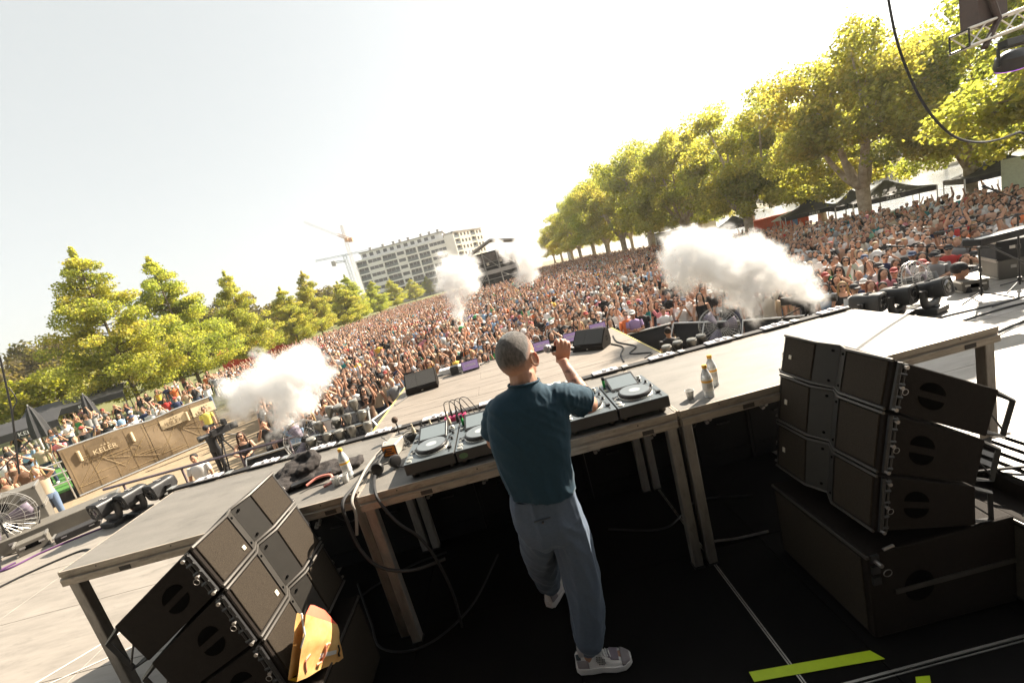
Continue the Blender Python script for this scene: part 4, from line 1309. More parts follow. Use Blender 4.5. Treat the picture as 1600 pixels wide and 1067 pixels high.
# ---- trousers
b = MB()
b.rings([ring((-.056, 1.998, 3.03), 0.165, 0.119, 24, 2.4), ring((-.056, 1.998, 2.96), 0.176, 0.128, 24, 2.4), ring((-.052, 1.992, 2.86), 0.187, 0.138, 24, 2.4), ring((-.05, 1.99, 2.78), 0.176, 0.130, 24, 2.3), ring((-.05, 1.99, 2.73), 0.121, 0.099, 24, 2.2)])
TR_ = [Vector((.030, 1.985, 2.83)), Vector((.040, 1.975, 2.70)), Vector((.036, 1.955, 2.50)), Vector((.010, 1.915, 2.30)), Vector((-.020, 1.892, 2.17)), Vector((-.030, 1.886, 2.115))]
b.tube(spline(TR_, 5), list(np.interp(np.linspace(0, 5, 26), range(6), [.104, .110, .104, .094, .082, .052])), 22)
TL_ = [Vector((-.135, 2.0, 2.83)), Vector((-.150, 2.05, 2.68)), Vector((-.165, 2.15, 2.50)), Vector((-.170, 2.26, 2.30)), Vector((-.172, 2.34, 2.17)), Vector((-.172, 2.362, 2.12))]
b.tube(spline(TL_, 5), list(np.interp(np.linspace(0, 5, 26), range(6), [.098, .102, .094, .084, .074, .050])), 22)
o = b.build('trousers', m_trouser, dj)
def tr_folds(p, n):
    w = noise.noise(p * 5) * .03
    f = .011 * ridge(noise.noise(Vector((p.x * 10 + w, p.y * 10 - p.z * 1.5, p.z * 2.0)) + Vector((2, 7, 1))))
    f += .006 * ridge(noise.noise(Vector((p.x * 8, p.y * 8 + 3, p.z * 7 + p.x * 9))))
    low = max(0, 1 - (p.z - 2.12) / .16)
    f += .005 * low * ridge(noise.noise(Vector((p.x * 7, p.y * 7, p.z * 17))))
    return f - .007
remesh(o, .0075, 5, .5, tr_folds)
for c, ax in ((Vector((-.031, 1.886, 2.118)), Vector((.2, .08, 1))), (Vector((-.172, 2.362, 2.12)), Vector((0, -.25, 1)))):
    ax = ax.normalized(); u_ = ax.orthogonal().normalized(); v_ = ax.cross(u_)
    b = MB(); b.tube([c - ax * .022, c - ax * .01, c + ax * .022], [.047, .052, .053], 20); b.build('cuff', m_trouser, dj, smooth=True)
# back pocket, button and drawstring
b = MB(); b.box((-.085, 1.864, 2.94), (.085, .004, .006), (0, R(3), R(6))); b.build('pocket', mat('pocket_seam', (.06, .07, .085), .9), dj)
b = MB(); b.cyl((-.085, 1.858, 2.925), (-.085, 1.866, 2.925), .005, n=10); b.build('button', m_trim, dj)
b = MB(); b.tube(spline([(.10, 2.03, 2.95), (.115, 2.02, 2.90), (.118, 2.0, 2.84), (.12, 1.99, 2.79)], 5), .003, 6); b.build('drawstring', m_white, dj)

# ---- shoes
def shoe(H_, T_, name_l, dots):
    d, L = foot_axis(H_, T_)
    s_ = Vector((-d.y, d.x, 0))
    def prof(u):   # half width along the length
        return np.interp(u, [0, .06, .25, .45, .68, .86, .96, 1.0], [.018, .034, .040, .040, .050, .046, .028, .010])
    root = MB()
    us = [0, .02, .06, .15, .25, .35, .45, .56, .68, .78, .86, .93, .97, 1.0]
    # sole: chunky, flared, with a wavy bottom
    rings = []
    for u in us:
        w = prof(u) + .006
        lift = .010 * max(0, (u - .82) / .18) ** 1.5 + .004 * max(0, (.06 - u) / .06)
        top = .036 + .008 * (1 - u) + .004 * u * (u > .9)
        c = H_ + d * (u * L)
        wav = .0016 * math.sin(u * 60)
        rings.append([c + s_ * (w * .92) + Vector((0, 0, .001 + lift + abs(wav))), c + s_ * (w * 1.02) + Vector((0, 0, .016 + lift)), c + s_ * w + Vector((0, 0, top)), c - s_ * w + Vector((0, 0, top)), c - s_ * (w * 1.02) + Vector((0, 0, .016 + lift)), c - s_ * (w * .92) + Vector((0, 0, .001 + lift + abs(wav)))])
    root.rings(rings)
    sh = root.build('shoe', m_shoew, dj, smooth=True, angle=50)
    if name_l: sh['label'] = name_l
    # upper
    b = MB()
    rings = []
    for u in us[1:-1]:
        w = prof(u)
        h = np.interp(u, [0, .05, .15, .28, .42, .55, .7, .85, .95, 1], [.085, .112, .112, .100, .104, .088, .070, .060, .050, .040])
        c = H_ + d * (u * L)
        z0 = .034
        rg = []
        for q in np.linspace(0, math.pi, 11):
            rg.append(c + s_ * (w * math.copysign(abs(math.cos(q)) ** .8, math.cos(q)) * (1 - .30 * math.sin(q) * (h > .08))) + Vector((0, 0, z0 + (h - z0) * math.sin(q) ** .75)))
        rings.append(rg)
    b.rings(rings)
    up_ = b.build('upper', m_shoew, sh, smooth=True, angle=60)
    def band(u0, u1, q0, q1, m, nm_, off=.0022):
        bb = MB()
        vs = []
        nu, nq = 8, 8
        for i in range(nu + 1):
            u = u0 + (u1 - u0) * i / nu
            w = prof(u) + off
            h = np.interp(u, [0, .05, .15, .28, .42, .55, .7, .85, .95, 1], [.085, .112, .112, .100, .104, .088, .070, .060, .050, .040]) + off
            c = H_ + d * (u * L)
            for j in range(nq + 1):
                q = q0 + (q1 - q0) * j / nq
                vs.append(c + s_ * (w * math.copysign(abs(math.cos(q)) ** .8, math.cos(q)) * (1 - .30 * math.sin(q) * (h > .08))) + Vector((0, 0, .034 + (h - .034) * math.sin(q) ** .75)))
        bb.add(vs, [(i * (nq + 1) + j, (i + 1) * (nq + 1) + j, (i + 1) * (nq + 1) + j + 1, i * (nq + 1) + j + 1) for i in range(nu) for j in range(nq)])
        o = bb.build(nm_, m, sh, smooth=True, angle=180)
        sd = o.modifiers.new('t', 'SOLIDIFY'); sd.thickness = .003; sd.offset = 0
        bake(o)
    band(.82, .97, .05, math.pi - .05, m_shoeg, 'toe_cap')
    band(.60, .78, .9, math.pi - .9, mat('purple_grey_panel', (.24, .20, .24), .8), 'vamp_panel')
    for a, c in ((.0, .55), (math.pi - .55, math.pi)):
        band(.04, .24, a + .02 if a == 0 else a, c if a == 0 else c - .02, m_shoeg, 'heel_patch')
        band(.04, .12, .6 if a == 0 else math.pi - 1.2, 1.2 if a == 0 else math.pi - .6, m_shoed, 'heel_tab')
    lc = MB()
    for k in range(5):
        u = .42 + .05 * k
        h = np.interp(u, [.42, .55, .7], [.104, .088, .070])
        c = H_ + d * (u * L)
        lc.tube([c + s_ * .024 + Vector((0, 0, h * .93)), c + Vector((0, 0, h + .005)), c - s_ * .024 + d * .008 + Vector((0, 0, h * .93))], .004, 6)
    lc.build('laces', m_white, sh, smooth=True)
    if dots:
        dm = MB()
        for i in range(6):
            for j in range(5):
                if (i in (0, 5)) and (j in (0, 4)): continue
                u = .40 + i * .026 + (j % 2) * .013 - j * .006
                w = prof(u) + .0028
                c = H_ + d * (u * L)
                q = .22 + .14 * j
                h = np.interp(u, [.28, .42, .55, .7], [.100, .104, .088, .07])
                p = c - s_ * (w * abs(math.cos(q)) ** .8 * (1 - .3 * math.sin(q))) + Vector((0, 0, .034 + (h - .034) * math.sin(q) ** .75))
                dm.ell(p, (.0030, .0030, .0030), 6, 4)
        dm.build('dot_print', m_black, sh)
    b = MB(); b.tube([H_ + d * .03 + Vector((0, 0, .115)), H_ + d * .075 + Vector((0, 0, .122)), H_ + d * .11 + Vector((0, 0, .118))], [.028, .034, .026], 14)
    b.build('sock', m_shoed if not dots else mat('grey_sock', (.42, .40, .40), .9), sh, smooth=True)
shoe(RH, RT, 'white sneaker with black dot print, toe to the right', True)
shoe(LH, LT, 'white sneaker seen from its heel', False)
# move the root to the feet
dj.location = (-.05, 2.05, SF)
for ch in dj.children:
    ch.location = Vector(ch.location) - Vector((-.05, 2.05, SF))

# ---- microphone in the right hand
t = thing('microphone', 'black handheld microphone with grey ball head held by the DJ', 'microphone', MT)
b = MB()
ax = (MA - MT).normalized().to_track_quat('Z', 'Y').to_matrix()
Lm = (MT - MA).length
b.lathe([(.010, 0), (.0125, .004), (.0125, .03), (.0135, Lm * .5), (.0165, Lm - .035), (.021, Lm - .022), (.021, Lm - .016)], (0, 0, 0), 18, ax)
b.build('handle', m_black, t, smooth=True)
b = MB(); b.ell(ax @ Vector((0, 0, Lm + .004)), (.0255, .0255, .0275), 20, 14, ax); bo = b.build('ball_grille', mat('mic_mesh', (.33, .31, .32), .45, .6, var=.25, scale=300, bump=.6, bscale=500), t, smooth=True)
b = MB(); b.lathe([(.0262, Lm - .001), (.0268, Lm + .003), (.0262, Lm + .007)], (0, 0, 0), 20, ax); b.build('band', m_steel, bo, smooth=True)
# ================================================================== moving head lights
m_mh = mat('moving_head_plastic', (.020, .020, .021), .42, var=.2, scale=20)
m_lens = mat('dark_lens', (.012, .012, .014), .05, spec=1.0)
def moving_head(loc, rz, tilt, label):
    t = thing('moving_head_light', label, 'stage light', loc, rz, 'moving head lights left of the booth' if loc[0] < 0 else 'moving head lights right of the booth')
    b = MB(); b.prism([(-.19, -.16, .02), (.19, -.16, .02), (.19, .16, .02), (-.19, .16, .02)], (0, 0, 0), (0, 0, .10)); bs = b.build('base', m_mh, t, bevel=.02, seg=2)
    b = MB(); b.bb((-.09, -.1635, .045), (.03, -.1605, .095)); b.build('display', m_lens, bs)
    b = MB(); b.bb((.05, -.1635, .05), (.10, -.1605, .085)); b.build('red_display', mat('red_display', (.6, .05, .02), .4, emit=(1, .12, .05, 1.2)), bs)
    for x in (-.15, .15):
        b = MB(); b.bb((x - .03, -.13, 0.001), (x + .03, .13, .0195)); b.build('foot', m_black, t)
    b = MB(); b.lathe([(.10, .12), (.10, .135), (.08, .145)], (0, 0, 0), 20); b.build('pan_bearing', m_mh, t, smooth=True)
    # yoke: rounded U
    pts = [(-.20, 0, .46), (-.205, 0, .36), (-.195, 0, .25), (-.14, 0, .175), (-.05, 0, .15), (.05, 0, .15), (.14, 0, .175), (.195, 0, .25), (.205, 0, .36), (.20, 0, .46)]
    b = MB(); b.tube(spline(pts, 4), [(.045, .085)] * 37, 12); b.build('yoke', m_mh, t, smooth=True)
    hd = bpy.data.objects.new('head', None)
    b = MB()
    prof = [(-.24, .10, .10), (-.20, .14, .135), (-.08, .15, .15), (.06, .15, .15), (.14, .16, .165), (.24, .165, .17)]
    rings = []
    for y, rx, rz_ in prof:
        rings.append(ring((0, 0, 0), rx, rz_, 24, 4.0))
        rings[-1] = [Vector((p.x, y, p.y)) for p in rings[-1]]
    b.rings(rings)
    h = b.build('head', m_mh, t, smooth=True, angle=50)
    h.location = (0, 0, .44); h.rotation_euler = (R(tilt), 0, 0)
    b = MB(); rg = [Vector((p.x, .2405, p.y)) for p in ring((0, 0, 0), .150, .155, 24, 4.0)]; rg2 = [Vector((p.x, .225, p.y)) for p in ring((0, 0, 0), .125, .13, 24, 4.0)]
    rg0 = [Vector((p.x, .2495, p.y)) for p in ring((0, 0, 0), .145, .15, 24, 4.0)]
    b.rings([rg, rg0, [p + Vector((0, .001, 0)) for p in [Vector((q.x * .84, q.y + .0, q.z * .84)) for q in rg0]]], False)
    b.build('bezel', m_black, h, smooth=True)
    b = MB(); 
    b.rings([[Vector((.115 * k * math.cos(q), .247 + .012 * (1 - k * k), .115 * k * math.sin(q))) for q in np.linspace(0, 2 * math.pi, 25)[:-1]] for k in (1.0, .8, .5, .2, .02)])
    ln = b.build('lens', m_lens, h, smooth=True)
    for rr_, yy in ((.118, .2475), (.062, .2585)):
        b = MB(); b.tube([(rr_ * math.cos(q), yy, rr_ * math.sin(q)) for q in np.linspace(0, 2 * math.pi, 25)[:-1]], .004, 5, closed=True); b.build('lens_ring', m_trim, ln, smooth=True)
    for sx in (-1, 1):
        b = MB(); b.tube([(sx * .05, -.02, .151), (sx * .05, .06, .162)], .012, 6); b.build('vent', m_black, h)
    return t
for k, (px, py, rz, tl) in enumerate(((183, 818, 166, -4), (222, 803, 164, -5), (266, 788, 162, -6))):
    p = az(px, py, SF)
    moving_head((p.x, p.y, SF), R(rz), tl, ('nearest', 'middle', 'farthest')[k] + ' moving head light of the trio left of the booth').scale = (.74,) * 3
for k, (px, py, rz, tl) in enumerate(((1358, 508, 203, -2), (1404, 498, 201, 2), (1456, 489, 198, 10))):
    p = az(px, py, SF)
    moving_head((p.x, p.y, SF), R(rz), tl, ('leftmost', 'middle', 'rightmost, highest pointing')[k] + ' moving head light of the trio right of the booth').scale = (.80,) * 3

# ================================================================== wedge monitors and small screens on the thrust
m_wgr_l = mat('wedge_grille', (.045, .042, .038), .6, .1, var=.2, scale=120, bump=.5, bscale=240)
def wedge(loc, rz, label, W=.72):
    t = thing('monitor_wedge', label, 'stage monitor', loc, rz, 'monitor wedges on the thrust')
    prof = [(.0, .001), (.0, .09), (.03, .13), (.33, .40), (.40, .40), (.47, .33), (.50, .12), (.44, .001)]
    b = MB(); b.prism([(-W / 2, y - .25, z) for y, z in prof], (0, 0, 0), (W, 0, 0)); b.build('cabinet', m_cab, t, bevel=.008)
    u = Vector((0, .30, .27)).normalized(); n_ = Vector((0, -u.z, u.y))
    p0 = Vector((-W / 2 + .03, .045 - .25, .1435)) + n_ * .001
    for (a, c) in ((.0, .36), (.37, 1.0)):
        b = MB(); w = W - .06
        vs = [p0 + Vector((w * k, 0, 0)) + u * l + n_ * q for q in (0, .008) for k, l in ((a, .0), (c, .0), (c, .37), (a, .37))]
        b.add(vs, [(3, 2, 1, 0), (4, 5, 6, 7), (0, 1, 5, 4), (1, 2, 6, 5), (2, 3, 7, 6), (3, 0, 4, 7)])
        b.build('grille', m_wgr_l, t)
    b = MB(); b.bb((-.02, -.247, .04), (.02, -.2505, .055)); b.build('badge', m_badge, t)
    for s_ in (-1, 1):
        for up in (0, 1):
            b = MB(); b.prism([(s_ * W / 2, .04 + .055 * math.cos(math.pi * k / 8), (.195 + .05 * math.sin(math.pi * k / 8)) if up else (.175 - .05 * math.sin(math.pi * k / 8))) for k in range(9)], (s_ * .0015, 0, 0), (-s_ * .02, 0, 0)); b.build('handle', m_moon, t)
    return t
wedge((-2.22, 9.1, SF), R(6), 'sunlit wedge monitor on the left of the thrust')
wedge((1.66, 8.72, SF), R(-38), 'dark wedge monitor on the right of the thrust')
m_pscreen = mat('dim_purple_screen', (.20, .13, .19), .25, var=.15, scale=3, emit=(.35, .22, .45, .12))
def screen(loc, rz, label):
    t = thing('floor_screen', label, 'screen', loc, rz, 'small screens along the thrust end')
    b = MB(); b.prism([(-.21, -.02, .03), (-.21, .10, .25), (-.21, .15, .22), (-.21, .06, .0)], (0, 0, 0), (.42, 0, 0)); b.build('housing', m_black, t, bevel=.004)
    d = Vector((0, .12, .22)).normalized(); n_ = Vector((0, -d.z, d.y))
    p = Vector((-.195, -.02, .03)) + d * .018 + n_ * .002
    b = MB(); b.add([p, p + Vector((.39, 0, 0)), p + Vector((.39, 0, 0)) + d * .21, p + d * .21], [(0, 1, 2, 3)]); sc = b.build('display', m_pscreen, t)
    for k in range(2):
        b = MB(); q = p + d * (.09 + .03 * k) + n_ * .001; b.add([q + Vector((.06, 0, 0)), q + Vector((.33, 0, 0)), q + Vector((.33, 0, 0)) + d * .012, q + Vector((.06, 0, 0)) + d * .012], [(0, 1, 2, 3)]); b.build('text_line', m_badge, sc)
    b = MB(); b.tube([(-.15, .08, .001), (.15, .08, .001)], .012, 6); b.build('foot', m_black, t)
screen((-1.12, 9.62, SF), R(4), 'purple screen left of the DJ head, by a black box')
screen((.66, 9.62, SF), R(-4), 'purple screen just left of the microphone')
screen((1.42, 9.70, SF), R(-6), 'purple screen just right of the microphone')
screen((2.15, 10.0, SF), R(-8), 'purple screen behind the right wedge')
b = MB(); b.bb((-1.62, 9.66, SF + .001), (-1.42, 9.86, SF + .2)); o = b.build('stage_box', m_black, bevel=.01); tag(o, 'small black box on the thrust beside the left purple screen', 'box')
b = MB(); b.bb((1.05, 9.8, SF + .001), (1.22, 9.95, SF + .16)); o = b.build('stage_box', m_black, bevel=.01); tag(o, 'small black box behind the microphone on the thrust', 'box')
for k, (pts, lab) in enumerate((
    ([(2.3, 9.3, 2.012), (2.2, 8.6, 2.012), (2.35, 7.9, 2.012), (2.1, 7.5, 2.012), (2.4, 7.2, 2.012), (2.2, 7.0, 2.012)], 'black cable winding from the right wedge to the booth'),
    ([(2.05, 8.6, 2.012), (2.15, 8.1, 2.012), (1.95, 7.6, 2.012), (1.85, 7.1, 2.012)], 'second thinner cable beside the winding one'),
    ([(-2.5, 8.9, 2.012), (-2.62, 8.5, 2.012), (-2.7, 8.3, 2.012)], 'short cable behind the left wedge'))):
    b = MB(); b.tube(spline(pts, 8), .014, 6); tag(b.build('stage_cable', m_rubber, smooth=True), lab, 'cable')
random.seed(5)
pts = [(-2.0 + .12 * k + random.uniform(-.06, .06), 9.75 + random.uniform(-.1, .1), 2.015 + random.uniform(0, .03)) for k in range(9)]
b = MB(); b.tube(spline(pts, 6), .016, 6); tag(b.build('stage_cable', m_rubber, smooth=True), 'heap of black cable left of the purple screen', 'cable')
pts = [(-.95 + .11 * k + random.uniform(-.06, .06), 9.95 + random.uniform(-.1, .1), 2.015 + random.uniform(0, .04)) for k in range(14)]
b = MB(); b.tube(spline(pts, 6), .018, 6); tag(b.build('stage_cable', m_rubber, smooth=True), 'heap of black cable behind the DJ head', 'cable')
b = MB(); b.bb((-1.95, 9.95, SF + .001), (-1.0, 10.2, SF + .12)); tag(b.build('step_block', m_white, bevel=.006), 'white low block at the thrust end', 'block')

# ================================================================== fans and blinder lamps at the stage edge
m_wire = mat('fan_wire', (.55, .53, .50), .35, .7)
m_blade = mat('fan_blade', (.26, .22, .28), .4, var=.1)
def fan(loc, rz, tilt, label, r_=.36):
    t = thing('floor_fan', label, 'fan', loc, rz, 'floor fans at the stage edge')
    hm_ = Matrix.Rotation(R(90 - tilt), 3, 'X')
    c = Vector((0, 0, r_ + .06))
    def T(p): return c + hm_ @ Vector(p)
    b = MB()
    for rr, z in ((r_, 0), (r_ * .97, .05), (r_ * .97, -.05), (r_ * .68, .085), (r_ * .35, .10)):
        b.tube([T((rr * math.cos(q), rr * math.sin(q), z)) for q in np.linspace(0, 2 * math.pi, 33)[:-1]], .006 if rr == r_ else .003, 5, closed=True)
    for k in range(32):
        a = 2 * math.pi * k / 32
        b.tube([T((.07 * math.cos(a), .07 * math.sin(a), .105)), T((r_ * .68 * math.cos(a), r_ * .68 * math.sin(a), .085)), T((r_ * .97 * math.cos(a), r_ * .97 * math.sin(a), .05)), T((r_ * math.cos(a), r_ * math.sin(a), 0)), T((r_ * .97 * math.cos(a), r_ * .97 * math.sin(a), -.05)), T((.07 * math.cos(a), .07 * math.sin(a), -.09))], .0022, 4, False)
    tag(b.build('cage', m_wire, t), kind='stuff')
    for k in range(3):
        b = MB(); vs = []
        for u in np.linspace(.18, .88, 5):
            for q in (-.5, 0, .5):
                a = 2 * math.pi * k / 3 + q * (.9 - .2 * u); vs.append(T((u * r_ * math.cos(a), u * r_ * math.sin(a), .03 * q * 2)))
        b.add(vs, [(i * 3 + j, i * 3 + j + 1, i * 3 + j + 4, i * 3 + j + 3) for i in range(4) for j in range(2)])
        o = b.build('blade', m_blade, t, smooth=True, angle=180)
        sd = o.modifiers.new('s', 'SOLIDIFY'); sd.thickness = .004; bake(o)
    b = MB(); b.cyl(T((0, 0, -.14)), T((0, 0, .0)), .06, n=14); b.cyl(T((0, 0, 0)), T((0, 0, .09)), .04, n=14); b.build('motor', m_black, t, smooth=True)
    b = MB(); b.tube([(-r_ * .7, -.15, .012), (-r_ * .7, .15, .012), (r_ * .7, .15, .012), (r_ * .7, -.15, .012)], .012, 6, closed=True); b.tube([(-r_ * .7, 0, .012), (-r_ * 1.02, 0, r_ + .06)], .012, 6); b.tube([(r_ * .7, 0, .012), (r_ * 1.02, 0, r_ + .06)], .012, 6); b.build('stand', m_black, t)
    return t
fan((-4.15, 7.3, SF - .32), R(10), 8, 'wire floor fan with purple blades behind the left deck')
fan((3.78, 7.35, SF - .30), R(-8), 25, 'wire floor fan by the right barrier, under the plume')
_fp = az(20, 858, SF)
fan((_fp.x, _fp.y, SF), R(40), 5, 'big wire fan at the left frame edge', .42)
fan((6.3, 6.15, SF), R(15), 10, 'wire fan behind the right moving heads', .30)
# pit shelf carrying them at the stage front
b = MB(); b.bb((-12, 6.92, .9), (TX0 - .05, 7.85, 1.36)); tag(b.build('pit_shelf', m_skirt), 'dark ledge along the front of the left stage', 'ledge')
b = MB(); b.bb((TX1 + .05, 6.92, .9), (12, 7.85, 1.36)); tag(b.build('pit_shelf', m_skirt), 'dark ledge along the front of the right stage', 'ledge')

m_glass = mat('lamp_glass', (.30, .30, .28), .08, trans=.3, var=.05)
def blinder(loc, label, s=1.0, tilt=(0, 0)):
    t = thing('strobe_lamp', label, 'lamp', loc, 0, 'silver lamps at the stage edge')
    ax = Euler((tilt[0], tilt[1], 0)).to_matrix()
    b = MB(); b.lathe([(.03 * s, .0), (.05 * s, .02 * s), (.05 * s, .06 * s), (.085 * s, .12 * s), (.09 * s, .20 * s), (.085 * s, .205 * s)], (0, 0, 0), 16, ax); b.build('reflector', mat('dull_reflector', (.20, .19, .17), .35, .9), t, smooth=True)
    b = MB(); b.lathe([(.083 * s, .205 * s), (.08 * s, .225 * s), (.04 * s, .24 * s)], (0, 0, 0), 16, ax); b.build('glass', m_glass, t, smooth=True)
    b = MB(); b.tube([ax @ Vector(p) for p in ((-.10 * s, 0, .14 * s), (-.11 * s, 0, .02), (.11 * s, 0, .02), (.10 * s, 0, .14 * s))], .007, 5); b.build('bracket', m_black, t)
    return t
random.seed(21)
kk = 0
names = ['leftmost front', 'second front', 'third front', 'fourth front', 'rightmost front', 'leftmost middle', 'second middle', 'third middle', 'rightmost middle', 'leftmost back', 'second back', 'rightmost back']
for j, (cnt, y_, z_) in enumerate(((5, 6.98, 1.98), (4, 7.2, 2.16), (3, 7.4, 2.34))):
    for i in range(cnt):
        x_ = -3.85 + .24 * i + .12 * j + random.uniform(-.03, .03)
        blinder((x_, y_, z_), names[kk] + ' silver lamp of the cluster left of the thrust', .95, (random.uniform(-.3, .3), random.uniform(-.3, .3)))
        kk += 1
b = MB()
for x_ in (-3.95, -2.9):
    b.tube([(x_, 6.96, 1.36), (x_, 7.42, 2.36)], .02, 4)
for y_, z_ in ((6.98, 1.96), (7.2, 2.14), (7.4, 2.32)):
    b.tube([(-3.98, y_, z_), (-2.87, y_, z_)], .02, 4)
tag(b.build('lamp_rack', m_steel), 'metal rack holding the silver lamps left of the thrust', 'rack')
for i, (x_, y_) in enumerate(((2.62, 7.02), (2.86, 7.1), (3.08, 7.02), (3.3, 7.12))):
    blinder((x_, y_, 1.90), ('first', 'second', 'third', 'fourth')[i] + ' silver lamp right of the thrust, counted from the thrust', 1.0)
b = MB(); b.bb((2.55, 6.94, 1.362), (3.45, 7.25, 1.895)); tag(b.build('lamp_shelf', m_blackmatte), 'black box under the silver lamps right of the thrust', 'box')

# ================================================================== gear on the left floor
m_case = mat('grey_flight_case', (.14, .128, .108), .55, var=.12, scale=6)
m_teal = mat('teal_case', (.015, .12, .14), .45)
def flight_case(loc, size, rz, m, label, hole=True):
    t = thing('flight_case', label, 'flight case', loc, rz, 'flight cases on the stage')
    x, y, z = size
    b = MB(); b.bb((-x / 2, -y / 2, .001), (x / 2, y / 2, z)); b.build('body', m, t, bevel=.01)
    for sx in (-1, 1):
        for sz in (0, 1):
            b = MB(); b.bb((sx * x / 2 - .018, -y / 2 - .005, .012 if sz == 0 else z - .025), (sx * x / 2 + .005, y / 2 + .005, .03 if sz == 0 else z + .004)); b.build('edge_trim', m_alu, t)
    if hole:
        b = MB(); b.bb((-.08, -y / 2 - .004, z * .38), (.08, -y / 2 - .0005, z * .72)); b.build('handle_recess', m_moon, t)
    for sx in (-.3, .3):
        b = MB(); b.bb((sx * x - .03, -y / 2 - .008, z * .55), (sx * x + .03, -y / 2 - .001, z * .7)); b.build('latch', m_steel, t)
    return t
p = az(62, 770, SF)
flight_case((-8.75, 6.55, SF), (.85, .55, .36), R(44), m_case, 'lower grey case of the pair behind the left mic stand')
flight_case((-8.75, 6.55, SF + .362), (.85, .55, .36), R(44), m_case, 'upper grey case of the pair behind the left mic stand')
flight_case((-9.75, 6.35, SF), (.8, .5, .24), R(44), m_teal, 'lower teal case of the pair at the left', False)
flight_case((-9.75, 6.35, SF + .242), (.8, .5, .24), R(44), m_teal, 'upper teal case of the pair at the left', False)
flight_case((-7.75, 6.3, SF), (1.5, .5, .22), R(38), m_case, 'long pale low case by the left moving heads', False)
flight_case((-7.55, 5.75, SF), (.32, .24, .18), R(44), m_case, 'small grey amplifier on the left floor')
flight_case((-7.05, 5.92, SF), (.5, .22, .10), R(40), m_blackmatte, 'flat black rack unit on the left floor', False)
flight_case((-8.55, 5.15, SF), (.7, .4, .32), R(42), m_case, 'pale open crate at the left frame edge', False)

def mic_stand(loc, rz, label, h=1.2, boom=.7, btilt=25, mic=True, grp='microphone stands'):
    t = thing('mic_stand', label, 'mic stand', loc, rz, grp)
    for k in range(3):
        a = 2 * math.pi * k / 3 + .3
        b = MB(); b.tube([(0, 0, .12), (.30 * math.cos(a), .30 * math.sin(a), .012)], .010, 6); b.build('leg', m_black, t)
    b = MB(); b.tube([(0, 0, .06), (0, 0, h)], [.012, .010], 8); b.build('pole', m_black, t)
    b = MB(); b.cyl((0, 0, .10), (0, 0, .17), .022, n=10); b.cyl((0, 0, h * .55), (0, 0, h * .55 + .06), .02, n=10); b.build('clutch', m_black, t)
    e = Vector((boom * math.cos(R(btilt)), 0, h + boom * math.sin(R(btilt))))
    s_ = Vector((-.25 * math.cos(R(btilt)), 0, h - .25 * math.sin(R(btilt))))
    b = MB(); b.tube([s_, e], .008, 6); b.cyl((0, -.025, h), (0, .025, h), .02, n=10); bo = b.build('boom', m_black, t)
    if mic:
        d = (e - s_).normalized()
        b = MB(); b.tube([e, e + d * .05, e + d * .16, e + d * .17, e + d * .2], [.012, .012, .016, .026, .02], 10); b.build('microphone', m_black, bo, smooth=True)
    return t
mic_stand((-7.7, 5.45, SF), R(60), 'black mic stand among purple cables on the left floor', 1.0, .75, 35)
mic_stand((-8.05, 5.9, SF), R(100), 'thin mic stand in front of the left flight cases', .95, .5, 60)
# tall leaning pole with a hanging cable at the left frame edge
b = MB(); b.tube([at(0, 558, 6.4), at(18, 640, 6.4), at(30, 740, 6.4)], .012, 8)
b.tube(spline([at(14, 605, 6.35), at(26, 625, 6.35), at(20, 645, 6.35), at(27, 700, 6.35)], 6), .007, 6)
tag(b.build('antenna_pole', m_black, smooth=True), 'thin black pole with a taped cable at the left frame edge', 'pole')
m_purple = mat('purple_cable', (.14, .05, .18), .5)
for k, (pts, lab) in enumerate((
    ([(-7.9, 5.3, 2.012), (-7.4, 5.25, 2.012), (-7.2, 5.5, 2.012), (-6.8, 5.75, 2.012), (-6.3, 5.95, 2.012)], 'purple cable winding past the left mic stand'),
    ([(-8.6, 4.9, 2.012), (-7.9, 5.05, 2.012), (-7.6, 5.2, 2.012), (-7.45, 5.4, 2.012)], 'purple cable crossing the left floor'),
    ([(-8.9, 4.35, 2.012), (-7.8, 4.45, 2.012), (-7.15, 4.55, 2.012), (-6.75, 4.95, 2.012), (-6.35, 5.2, 2.012), (-6.1, 5.15, 2.012)], 'brown cable lying across the shadow on the left floor'))):
    b = MB(); b.tube(spline(pts, 8), .013, 6); tag(b.build('floor_cable', m_purple if k < 2 else m_rubber, smooth=True), lab, 'cable', 'cables on the left floor')
# pit hand rails left of the thrust
m_prail = mat('purple_grey_rail', (.22, .17, .19), .4, .4)
for k, (a, c, lab) in enumerate((((-8.6, 7.9, 2.0), (-4.6, 7.9, 2.03), 'upper purple grey hand rail of the pit in front of the cameraman'), ((-8.8, 7.5, 1.75), (-4.7, 7.5, 1.8), 'lower purple grey hand rail of the pit'))):
    t = thing('hand_rail', lab, 'rail', ((a[0] + c[0]) / 2, a[1], 1.36), 0, 'pit hand rails')
    b = MB(); b.tube([a, c], .028, 8); b.build('bar', m_prail, t, base=t.location, smooth=True)
    for q in (.1, .4, .7, .95):
        p = Vector(a).lerp(Vector(c), q); b = MB(); b.tube([(p.x, p.y, 1.36), p], .02, 8); b.build('post', m_prail, t, base=t.location, smooth=True)

